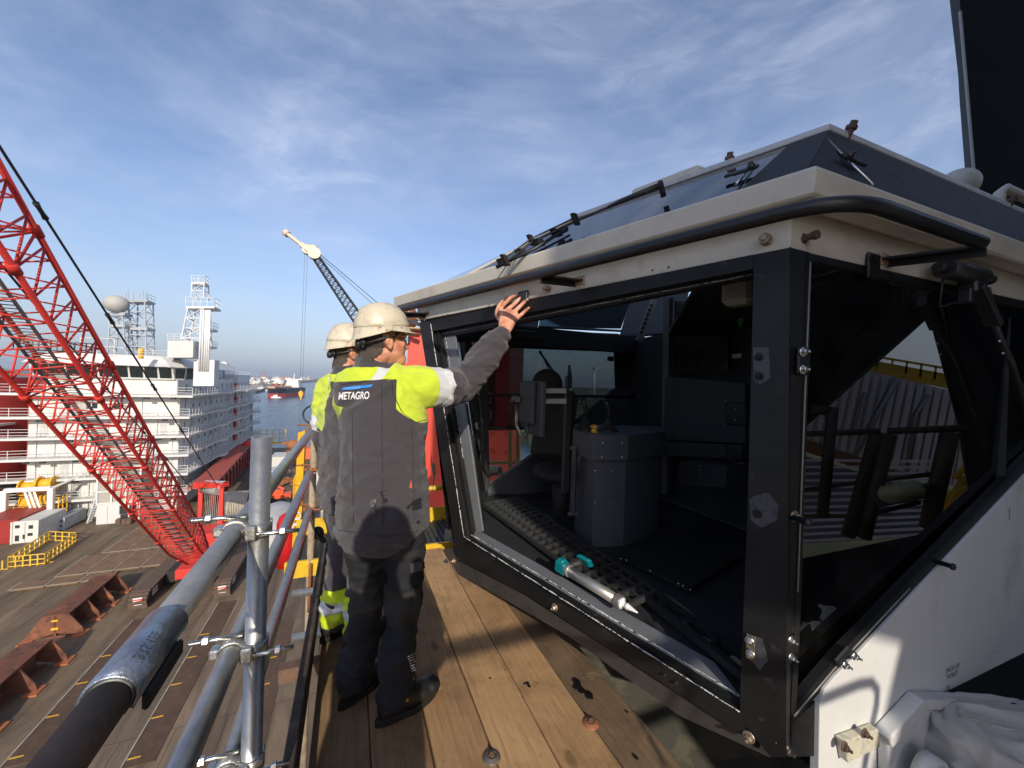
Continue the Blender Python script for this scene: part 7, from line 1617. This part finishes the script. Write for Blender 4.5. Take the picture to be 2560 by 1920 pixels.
# seams, tags, tears
V_, F_ = finer([Vector((x, y, 0)) for x, y in ((-.011, .03), (.011, .03), (.011, -.03), (-.011, -.03))], [[0, 1, 2, 3]]); on_cloth(V_, F_, pt(932, 1267, 1.55), r1_, ZZ, .010, BLACK, 'waist_tab', jk1, bvj)
V_, F_ = finer([Vector((x, y, 0)) for x, y in ((0, .02), (.006, -.018), (-.005, -.016))], [[0, 1, 2]]); on_cloth(V_, F_, pt(1027, 1210, 1.55), r1_, ZZ, .003, mat('orange_tag', (.6, .12, .04), .6), 'orange_tag', jk1, bvj)
V_, F_ = finer([Vector((x, y, 0)) for x, y in ((-.014, .085), (-.004, .04), (.008, .03), (.012, .0), (-.001, -.085), (.002, -.02), (-.010, .03))], [list(range(7))]); on_cloth(V_, F_, pt(1083, 1180, 1.60), r1_, ZZ, .009, SEAL, 'pocket_slit', jk1, bvj)
# pockets on the trousers
bvt = BVHTree.FromPolygons([v.co + Vector(man1.location) for v in tr1.data.vertices], [list(p.vertices) for p in tr1.data.polygons])
vd = Vector((-.25, 1, -.2)).normalized()
def onleg(pxs, Y, m__, name, lift=.004, th=.0):
    V0 = [pt(x, y, Y) for x, y in pxs]; V_, F_ = finer([Vector((p.x, p.z, 0)) for p in V0], [list(range(len(V0)))], .012); b = MB(); ok = []
    for p in V_:
        q = Vector((p.x, Y, p.y)); h = bvt.ray_cast(CAM + (q - CAM) * .3, (q - CAM).normalized()); ok.append(h[0] is not None); b.v.append((h[0] if h[0] else q) - (q - CAM).normalized() * lift)
    F_ = [f for f in F_ if all(ok[i] for i in f)]
    if not F_: return
    b.f = F_; b.mi = [0] * len(F_); b.sm = [True] * len(F_); o = b.build(name, m__, tr1); s = o.modifiers.new('thick', 'SOLIDIFY'); s.thickness = .004; return o
onleg([(1028, 1470), (1078, 1458), (1078, 1530), (1058, 1552), (1046, 1548)], 1.62, FPAT, 'thigh_pocket', .012)
onleg([(1026, 1410), (1060, 1400), (1064, 1424), (1028, 1432)], 1.62, FGREY, 'tool_pocket', .008)
onleg([(948, 1372), (1028, 1358), (1030, 1372), (960, 1386)], 1.62, FPAT, 'pocket_edge', .006)
b = MB()
for k in range(7):
    x = 1020 + k * 1.6; y = 1641 + k * 6.0; q = pt(x, y, 1.6); q2 = pt(x + 14, y - 7, 1.6)
    h = bvt.ray_cast(CAM, (q - CAM).normalized()); h2 = bvt.ray_cast(CAM, (q2 - CAM).normalized())
    if h[0] and h2[0] and (h[0] - h2[0]).length < .1: b.tube([h[0] - vd * .003, h2[0] - vd * .003], .0022, 6)
    elif h[0]: b.tube([h[0] - vd * .003, h[0] - vd * .003 + Vector((.016, 0, .008))], .0022, 6)
b.build('shin_print', LOGW, tr1)
# ---- second man behind
f2 = Vector((.50, .86, 0)).normalized(); r2_ = f2.cross(ZZ).normalized()
c2v = Vector((-.925, 2.20, 0)); ls2 = c2v - r2_ * .165 + ZZ * 1.395; rs2 = c2v + r2_ * .165 + ZZ * 1.395
lwr2 = Vector((-.955, 2.42, .97)); rwr2 = Vector((-.60, 2.42, 1.05))
an2l, an2r = Vector((-.955, 2.16, .10)), Vector((-.80, 2.10, .10))
def jz2(c, s, z, arm):
    if arm: return armf(arm, .175, .255)
    n_ = (c - c2v).dot(f2); dc = (Vector((c.x, c.y, 0)) - c2v).length
    if n_ > .04: fy, fr = z - 1.3, -1
    else: fy, fr = max(z - 1.43, min(-s - .03, z - 1.16)), min(-s - .06, s + .105, z - 1.43)
    col = max(1.47 - z, dc - .105); return (min(fy, col), min(fr, col))
def tz2(c): return 3 if .155 < c.z < .215 else (2 if .095 < c.z < .275 else 4)
D2 = dict(fwd=f2, hfwd=Vector((.74, .67, .0)), head=pt(873, 880, 2.22), neck=pt(864, 942, 2.20), lsh=ls2, rsh=rs2, lel=ls2 + Vector((-.045, .02, -.29)), lwr=lwr2, lhand=relaxed(lwr2, Vector((.5, .6, -.6)).normalized(), Vector((.2, .5, .8)).normalized()),
          rel=rs2 + Vector((.03, .02, -.28)), rwr=rwr2, rhand=relaxed(rwr2, Vector((.3, .8, -.4)).normalized(), Vector((.2, .5, .8)).normalized()), pelvis=Vector((-.885, 2.17, .92)), hem=Vector((-.885, 2.16, .80)),
          ll=(Vector((-.955, 2.21, .87)), Vector((-.945, 2.24, .50)), an2l, Vector((-.84, 2.36, .03))), rl=(Vector((-.815, 2.14, .87)), Vector((-.80, 2.19, .50)), an2r, Vector((-.67, 2.27, .03))), jz=jz2, tz=tz2, seed=5.1, vox=.006, tilt=.0, laces=False)
man2, jk2, tr2 = person('second man in white helmet half hidden behind the reaching man', D2)
# ---- the photographer, whose shadow falls across the planks and the first man
f3 = Vector((.0, 1, 0)); c3v = Vector((-.02, -.42, 0)); lw3 = Vector((-.11, -.12, 1.36)); rw3 = Vector((.09, -.12, 1.36))
D3 = dict(fwd=f3, hfwd=Vector((0, 1, 0)), head=Vector((-.02, -.36, 1.66)), neck=Vector((-.02, -.41, 1.50)), lsh=Vector((-.21, -.42, 1.40)), rsh=Vector((.17, -.42, 1.40)), lel=Vector((-.26, -.34, 1.13)), lwr=lw3, lhand=relaxed(lw3, Vector((.1, .25, .9)).normalized(), Vector((-1, 0, 0))),
          rel=Vector((.22, -.34, 1.13)), rwr=rw3, rhand=relaxed(rw3, Vector((-.1, .25, .9)).normalized(), Vector((1, 0, 0))), pelvis=Vector((-.02, -.42, .93)), hem=Vector((-.02, -.42, .80)),
          ll=(Vector((-.10, -.42, .88)), Vector((-.12, -.40, .5)), Vector((-.13, -.44, .10)), Vector((-.16, -.26, .03))), rl=(Vector((.06, -.42, .88)), Vector((.09, -.40, .5)), Vector((.10, -.44, .10)), Vector((.13, -.26, .03))), jz=lambda c, s, z, arm: (-1, -1), tz=lambda c: 0, seed=8.0, vox=.009, laces=False)
person('photographer in dark workwear and helmet at the near end of the platform', D3)
# ================================================================ DISTANCE: port, ships, turbines, deck machinery
TKW = mat('tank_white', (.66, .65, .60), .6, 0, .08, .02)
def tank(px, py, wpx, hpx, k):
    p = onz(px, py, WL + 5); s = (p.y) / FPX; r = wpx * s / 2; h = hpx * s
    b = MB(); b.lathe(p, ZZ, [(r, 0), (r, h), (r * .98, h + .3), (0.1, h + r * .12)], 20); return tag(b.build('storage_tank', TKW), k, 'tank', 'storage tanks in the port across the water')
random.seed(11)
row = [(598, 958, 16, 7), (624, 955, 14, 6), (641, 960, 22, 6), (668, 957, 18, 7), (700, 961, 20, 7), (738, 954, 10, 5), (660, 948, 16, 5), (722, 951, 14, 6), (610, 950, 12, 5), (585, 962, 16, 8), (752, 951, 9, 5), (770, 950, 7, 4), (683, 952, 10, 5), (632, 948, 9, 4)]
TL = ['white oil tank at the left end of the far port', 'white oil tank right of the left end tank', 'wide pale oil tank in the middle of the far port', 'white oil tank above the black hulled tanker', 'large pale oil tank just behind the red tanker', 'small white oil tank left of the crane ropes', 'low white tank in the back row of the port', 'back row tank beside the brown warehouse', 'back row tank near the left end of the port', 'white tank beside the brown chimney', 'tiny white tank right of the crane ropes', 'tiny white tank at the right end of the port', 'small tank behind the pale tank group', 'small back row tank left of centre']
for (x, y, w_, h_), l in zip(row, TL): tank(x, y, w_, h_, l)
HC = [(.6, .58, .54), (.35, .22, .17), (.42, .42, .42), (.55, .5, .42), (.7, .7, .7)]
b = MB(); b2 = MB(); b3 = MB()
for k in range(330):
    x = random.uniform(560, 800); f = random.random(); y = 944.5 + f * 24; 
    if x > 560 + (1 - (y - 944) / 26) * 260 + 20: continue
    p = onz(x, y, WL + 5); s = p.y / FPX; w_ = random.uniform(1.5, 8) * s; h = random.uniform(1, 4.5) * s; d = RR * w_ / 2
    random.choice((b, b, b2, b3)).box(p + ZZ * h / 2, d, VV * w_ * .6, ZZ * h / 2)
for bb, c, n in ((b, (.62, .61, .58), 'pale'), (b2, (.20, .13, .10), 'brown'), (b3, (.30, .32, .34), 'grey')): bb.build('port_buildings', mat('port_' + n, c, .8, 0, .15, .01), None, 'stuff')['label'] = '%s sheds and plant crowded in the far port' % n
o = MB(); p = onz(718, 950, WL + 5); s = p.y / FPX
for k, (w_, h_) in enumerate(((10, 7), (9, 9), (9, 8), (7, 6))): o.box(p + RR * (k * 8 - 12) * s + ZZ * h_ * s / 2, RR * w_ * s / 2, VV * 20, ZZ * h_ * s / 2)
tag(o.build('warehouse', mat('warehouse_brown', (.33, .22, .18), .8)), 'long brown warehouse block in the far port', 'warehouse')
def far_crane(px, py, hpx, label):
    p = onz(px, py, WL + 2); s = p.y / FPX; h = hpx * s; b = MB()
    for a in (-.25, .25): b.beam(p + RR * a * h, p + RR * a * h * .4 + ZZ * h * .8, h * .06, h * .06, VV)
    b.beam(p - RR * .5 * h + ZZ * h * .7, p + RR * .45 * h + ZZ * h * .72, h * .07, h * .07); b.beam(p + ZZ * h * .7, p + RR * .1 * h + ZZ * h * 1.15, h * .05, h * .05, VV); b.box(p + ZZ * h * .25, RR * h * .35, VV * h * .3, ZZ * h * .12)
    return tag(b.build('harbour_crane', mat('harbour_crane_red', (.28, .10, .09), .7)), label, 'crane', 'cranes in the far harbour')
far_crane(824, 953, 17, 'dark red harbour crane on the horizon, left of the pair'); far_crane(836, 953, 17, 'dark red harbour crane on the horizon, right of the pair'); far_crane(658, 946, 19, 'thin tall crane above the port skyline')
b = MB()
for k in range(26):
    x = random.uniform(565, 700); p = onz(x, 947, WL + 5); s = p.y / FPX; b.beam(p, p + ZZ * random.uniform(3, 12) * s, 1.6 * s * .5, 1.6 * s * .5, VV)
b.build('port_masts', mat('mast_pale', (.5, .5, .5), .7), None, 'stuff')['label'] = 'thin masts and chimneys of the far port'
# tanker with black and red hull
def hullship(name, label, px0, px1, pyw, upper, lower, hb, hl, Lm, head, house, extra=None):
    a = onz(px0, pyw, WL); c = onz(px1, pyw, WL); mid = (a + c) / 2; o = thing(name, label, 'ship', mid)
    h = Vector(head).normalized(); s = h.cross(ZZ).normalized(); B2 = (c - a).length * .5
    B2 = hb
    def outline(z, k): return [mid - h * Lm / 2 * k + s * B2 * k + ZZ * z, mid - h * Lm / 2 * k - s * B2 * k + ZZ * z, mid + h * Lm * .3 - s * B2 * k + ZZ * z, mid + h * Lm * .45 - s * B2 * .6 * k + ZZ * z, mid + h * Lm * .52 + ZZ * z, mid + h * Lm * .45 + s * B2 * .6 * k + ZZ * z, mid + h * Lm * .3 + s * B2 * k + ZZ * z]
    for nm, z0, z1, m__ in (('lower_hull', -1, hl * .45, lower), ('upper_hull', hl * .45, hl, upper)):
        b = MB(); P = outline(z0, .96 if nm == 'lower_hull' else 1) + outline(z1, 1 if nm == 'lower_hull' else 1.02); b.add(P, [list(range(7))[::-1], list(range(7, 14))] + [(i, (i + 1) % 7, 7 + (i + 1) % 7, 7 + i) for i in range(7)]); b.build(nm, m__, o)
    b = MB(); q = mid - h * Lm * .33 + ZZ * hl
    for k in range(4): b.box(q + ZZ * (2 + k * 3.2) + h * k * .8, h * (9 - k * 1.5), s * (B2 * .9 - k * .8), ZZ * 1.5)
    b.box(q + ZZ * 14, h * 2, s * B2 * 1.15, ZZ * .8); b.box(q - h * 9 + ZZ * 9, h * 2.2, s * 2.2, ZZ * 6); b.beam(q + ZZ * 14, q + ZZ * 24, .8, .8, VV); b.build('deck_house', WHITE, o)
    b = MB()
    for k in range(9): b.beam(mid + h * (Lm * (-.15 + .06 * k)) + ZZ * hl, mid + h * (Lm * (-.15 + .06 * k)) + ZZ * (hl + random.uniform(3, 8)), 1.4, 1.4, VV)
    b.box(mid + h * Lm * .1 + ZZ * (hl + 1.2), h * Lm * .3, s * 2, ZZ * 1.2); b.box(mid + h * Lm * .45 + ZZ * (hl + 1.6), h * 6, s * 5, ZZ * 1.6); b.build('deck_gear', mat('deck_gear_tan', (.45, .28, .2), .7), o)
    return o
HN = mat('hull_navy', (.012, .018, .035), .4); HR = mat('hull_red', (.42, .06, .045), .5)
hullship('tanker_ship', 'black and red hulled tanker under way in the middle of the river', 684, 742, 991, HN, HR, 12, 14, 105, (.17, -.98, 0), 0)
hullship('tanker_ship', 'smaller red hulled tanker behind the black and red one', 681, 702, 970, HR, HR, 9, 11, 80, (.5, -.86, 0), 0)
def boat(px, py, L, label, m__=WHITE):
    p = onz(px, py, WL); b = MB(); b.prism([p - RR * L / 2 - VV * L * .15, p + RR * L * .35 - VV * L * .15, p + RR * L / 2, p + RR * L * .35 + VV * L * .15, p - RR * L / 2 + VV * L * .15], ZZ * L * .12); b.box(p - RR * L * .1 + ZZ * L * .2, RR * L * .2, VV * L * .1, ZZ * L * .09); b.beam(p + ZZ * L * .2, p + ZZ * L * .45, L * .03, L * .03, VV); return tag(b.build('workboat', m__), label, 'boat')
boat(691, 994.5, 13, 'white tug close to the stern of the black and red tanker'); boat(801, 979, 12, 'tiny white boat right of the hook ropes'); boat(655, 977, 26, 'white workboat moored along the far bank'); boat(806, 951, 34, 'white boat far out on the river'); boat(812, 956, 24, 'smaller white boat far out on the river')
# moored dolphins and jetty left of the tanker
b = MB(); p0 = onz(632, 973, WL)
for k in range(9): b.box(p0 + RR * (-40 + k * 16) + ZZ * 3, RR * 5, VV * 4, ZZ * 3)
b.box(p0 + ZZ * 5 + RR * 20, RR * 70, VV * 3, ZZ * .8); tag(b.build('jetty', mat('jetty_grey', (.25, .24, .22), .8)), 'low grey jetty in front of the far tanks', 'jetty')
b = MB(); p = onz(608, 975, WL + 4); b.prism([p - RR * 3, p + RR * 3, p + RR * 3 + VV * 6, p - RR * 3 + VV * 6], ZZ * 15 + RR * 2); tag(b.build('chimney_stack', mat('stack_brown', (.28, .14, .08), .7)), 'leaning brown stack at the port edge', 'stack')
# wakes on the river (white water)
wk_ = mat('foam', (.20, .27, .33), .6, 0, .3, .2)
for (pts, wd) in (([(635, 1038), (680, 1028), (740, 1016), (780, 1005)], .9), ([(655, 1043), (700, 1034), (760, 1018), (790, 1010)], .7)):
    b = MB(); P = [onz(x, y, WL + .06) for x, y in pts]
    for a, c in zip(P[:-1], P[1:]): s_ = (c - a).cross(ZZ).normalized() * wd; b.quad(a - s_, a + s_, c + s_, c - s_)
    b.build('boat_wake', wk_, None, 'structure')
# deck crane with cream tip and black lattice boom
Yc = 62; dc = thing('deck_crane', 'offshore crane with black lattice boom and cream tip behind the helmets', 'crane', at(1010, 985, Yc))
CRT = mat('crane_cream', (.66, .54, .42), .5); CRB = mat('lattice_black', (.03, .033, .035), .6)
tip, kn_c, ft = at(712, 580, Yc), at(781, 634, Yc), at(1010, 985, Yc)
b = MB(); b.tube([tip, lerp(tip, kn_c, .12)], .55, 10); b.beam(lerp(tip, kn_c, .05), lerp(tip, kn_c, .7), .5, .7, VV, .1); b.beam(lerp(tip, kn_c, .6), kn_c, .8, 1.3, VV, .1); b.tube([at(767, 625, Yc) - VV * .5, at(767, 625, Yc) + VV * .5], .7, 12); b.tube([at(786, 634, Yc) - VV * .6, at(786, 634, Yc) + VV * .6], .95, 14); b.beam(at(762, 622, Yc), at(792, 624, Yc), 1.0, 1.2, ZZ, .1); b.build('boom_tip', CRT, dc)
b = MB(); A0, A1 = at(790, 626, Yc), at(784, 638, Yc); e0, e1 = at(1020, 965, Yc), at(995, 985, Yc)
A0, A1, e0, e1 = at(793, 634, Yc), at(780, 640, Yc), at(1022, 950, Yc), at(985, 960, Yc)
for off in (0, 1.4):
    for (p, q) in ((A0, e0), (A1, e1)): b.tube([p + VV * off, q + VV * off], .13, 6)
n = 30
for k in range(n):
    t0, t1 = k / n, (k + 1) / n
    for off in (0, 1.4): p, q, r_ = lerp(A0, e0, t0) + VV * off, lerp(A1, e1, t0) + VV * off, lerp(A1, e1, t1) + VV * off; b.tube([p, q], .05, 5); b.tube([p, r_], .06, 5)
    b.tube([lerp(A0, e0, t0), lerp(A0, e0, t0) + VV * 1.4], .05, 5); b.tube([lerp(A1, e1, t0), lerp(A1, e1, t1) + VV * 1.4], .05, 5)
b.build('lattice_boom', CRB, dc)
b = MB(); b.tube([at(790, 627, Yc), at(1030, 830, Yc)], .055, 5); b.tube([at(789, 632, Yc), at(1020, 838, Yc)], .04, 5); b.build('luffing_ropes', CRB, dc)
b = MB(); b.tube([at(762, 636, Yc), at(749, 985, Yc)], .028, 5); b.tube([at(769, 634, Yc), at(755, 985, Yc)], .028, 5); b.tube([at(749, 1010, Yc), at(748, 1072, Yc)], .02, 5); b.build('hoist_ropes', mat('rope_blue_grey', (.16, .19, .24), .7), dc)
b = MB(); c = at(752, 984, Yc); b.prism([c + RR * x + ZZ * z for x, z in ((-.33, .25), (0, .5), (.33, .25), (.33, -.15), (.1, -.65), (-.1, -.65), (-.33, -.15))], VV * .5); b.tube([c - ZZ * .6 + VV * .25, c - ZZ * 1.1 + VV * .25], .12, 8); hb_ = b.build('hook_block', mat('hook_orange', (.75, .38, .04), .5), dc)
b = MB(); b.tube([at(1010, 985, Yc) + ZZ * 1.0, at(1010, 985, Yc) - ZZ * 18], 1.6, 18); b.box(at(1012, 940, Yc), RR * 2, VV * 2, ZZ * 2); b.build('pedestal', REDC, dc)
# wind turbines on the far shore
def turbine(hx, hy, by, Y, rot, label, L=None):
    hub = at(hx, hy, Y); foot = Vector((hub.x, hub.y, at(hx, by, Y).z - 6)); o = thing('wind_turbine', label, 'wind turbine', foot, 'wind turbines beyond the land'); TW = mat('turbine_white', (.62, .62, .60), .5)
    MB().tube([foot, hub - ZZ * 1], [2.6, 1.6], 12).build('tower', TW, o); MB().bbox(hub + VV * 2, RR * 1.8, VV * 5, ZZ * 2, .5).build('nacelle', TW, o)
    for k in range(3):
        t = rot + k * 2 * math.pi / 3; d = RR * math.cos(t) + ZZ * math.sin(t); MB().tube([hub - VV * 4, hub - VV * 4 + d * L * .25, hub - VV * 4 + d * L], [1.1, 1.6, .3], 8).build('blade', TW, o)
turbine(1487, 922, 979, 900, R(10), 'tall white wind turbine right of the wiper, seen through the far cab window', 27)
turbine(1346, 926, 955, 1100, R(-35), 'smaller white wind turbine left of the wiper, seen through the far cab window', 26)
# ---- machinery on the aft deck, seen between the scaffold tubes
b = MB(); p = onz(710, 1170, DK)
container('shipping_container', 'cream container standing on end of the deck near the water', 673, 722, 1178, 2.9, 6, CWH, None)
container('shipping_container', 'smaller cream container in front of the larger cream one', 640, 700, 1216, 2.6, 4, CWH, None)
container('shipping_container', 'orange red container behind the yellow beam', 722, 778, 1150, 2.6, 5, mat('container_orange', (.62, .13, .04), .5, 0, .1, 1), None)
container('shipping_container', 'white and red container right of the tan post', 790, 812, 1215, 2.6, 5, CWH, None)
b = MB(); q = onz(685, 1130, DK) ; q = at(685, 1105, 95)
railing(b, q - RR * 3, q + RR * 2.5, q.z, 3, 1.2, .09, 3); b.beam(q - RR * 4 - ZZ * .2, q + RR * 3 - ZZ * .2, .4, .4); tag(b.build('yellow_platform', YEL), 'yellow railed platform at the deck edge above the cream containers', 'platform')
b = MB(); q = at(733, 1112, 60); b.ell(q, RR * 1.0, VV * .8, ZZ * .8, 12, 8); b.beam(q - RR * 1.5 + ZZ * .3, q + RR * 1.3 + ZZ * .4, .4, .3); b.box(q - ZZ * 1.4, RR * .8, VV * .8, ZZ * .6); tag(b.build('rusty_winch', RUSTO), 'orange rusty winch head left of the top rail end', 'winch')
lf = thing('boom_lift', 'orange wheeled boom lift parked behind the scaffold rails', 'boom lift', onz(702, 1250, DK)); q = onz(702, 1252, DK)
b = MB(); b.bbox(q + ZZ * .9, RR * 1.5, VV * .9, ZZ * .35, .08); b.bbox(q + ZZ * 1.5 - RR * .3, RR * .7, VV * .6, ZZ * .35, .08); b.beam(q + ZZ * 1.9 + RR * .4, q + ZZ * 2.9 - RR * 1.4, .25, .3, VV); b.build('chassis', ORNG, lf)
for s in (-1, 1):
    for e in (-1, 1): c = q + RR * s * 1.05 + VV * e * .9 + ZZ * .42; MB().tube([c - VV * .15, c + VV * .15], .42, 16).build('wheel', DARK, lf)
ck = MB(); q = onz(715, 1215, DK); 
for k in range(60):
    a = random.uniform(0, 6.28); r_ = random.uniform(.2, 1.8); c = q + RR * math.cos(a) * r_ * 1.3 + VV * math.sin(a) * r_ + ZZ * (.25 + (1.9 - r_) * .7); t = [c + (RR * math.cos(u) + (ZZ if k % 2 else VV) * math.sin(u) * .6) * .28 for u in [i * math.pi / 3 for i in range(7)]]; ck.tube(t, .08, 5, False)
tag(ck.build('chain_heap', RUSTO, None, 'stuff'), 'heap of orange rusty anchor chain on the deck', 'chain')
b = MB(); 
for k, (x, y) in enumerate(((700, 1300), (722, 1306), (688, 1312))): q = onz(x, y, DK); b.bbox(q + ZZ * .5, RR * .8, VV * .7, ZZ * .5, .1); b.beam(q - RR * 1 + ZZ, q + RR * 1 + ZZ * 1.1, .2, .2)
tag(b.build('red_skid', mat('skid_red', (.6, .06, .03), .5)), 'row of red machinery skids on the deck beyond the near post', 'skid')
# near-by yellow post with ladder hoop, red drum, grey fairing below the rails
yb = thing('yellow_mast', 'tall flat yellow beam rising beside the ends of the guard rails', 'beam', at(752, 1420, 4.6))
b = MB(); b.prism([at(745, 1082, 4.6), at(763, 1076, 4.6), at(748, 1420, 4.9), at(727, 1425, 4.9)], VV * .05 + RR * .01); b.build('beam', YEL, yb)
b = MB(); b.tube([at(732, 1330, 4.9), at(736, 1200, 4.7), at(741, 1188, 4.7), at(752, 1188, 4.7)], .014, 8); b.tube([at(735, 1210, 4.7), at(756, 1210, 4.7)], .014, 8); b.build('ladder_hoop', YEL, yb)
for k in range(3): b = MB(); c = at(741, 1290 + k * 14, 4.7); b.tube([c + (RR * math.cos(u) + ZZ * math.sin(u)) * .045 for u in [i * math.pi / 6 for i in range(13)]], .007, 6, False); b.build('white_hose', WHITE, yb)
b = MB(); c = at(716, 1345, 5.6); b.lathe(c - ZZ * .40, ZZ, [(.12, 0), (.13, .35), (.13, .62), (.10, .72), (.04, .76)], 20); tag(b.build('red_drum', mat('drum_red', (.50, .012, .014), .4)), 'dark red drum between the guard rails', 'drum')
b = MB(); c = at(690, 1320, 7.5); b.ell(c, RR * .45, VV * .9, ZZ * .45, 20, 12); tag(b.build('grey_buoy', mat('grey_fairing', (.42, .42, .42), .5)), 'smooth grey rounded fairing below the top rail', 'fairing')
# ================================================================ HAZE over the river
hm = bpy.data.materials.new('haze_air'); hm.use_nodes = True; t_ = hm.node_tree; t_.nodes.clear(); o_ = t_.nodes.new('ShaderNodeOutputMaterial'); v_ = t_.nodes.new('ShaderNodeVolumePrincipled')
v_.inputs['Color'].default_value = (.80, .88, 1, 1); v_.inputs['Density'].default_value = .00009; v_.inputs['Anisotropy'].default_value = .2; t_.links.new(v_.outputs[0], o_.inputs['Volume'])
m = MB(); m.abox(-15500, -6500, WL - 4, 15500, 16500, 150); m.build('haze', hm, None, 'stuff')
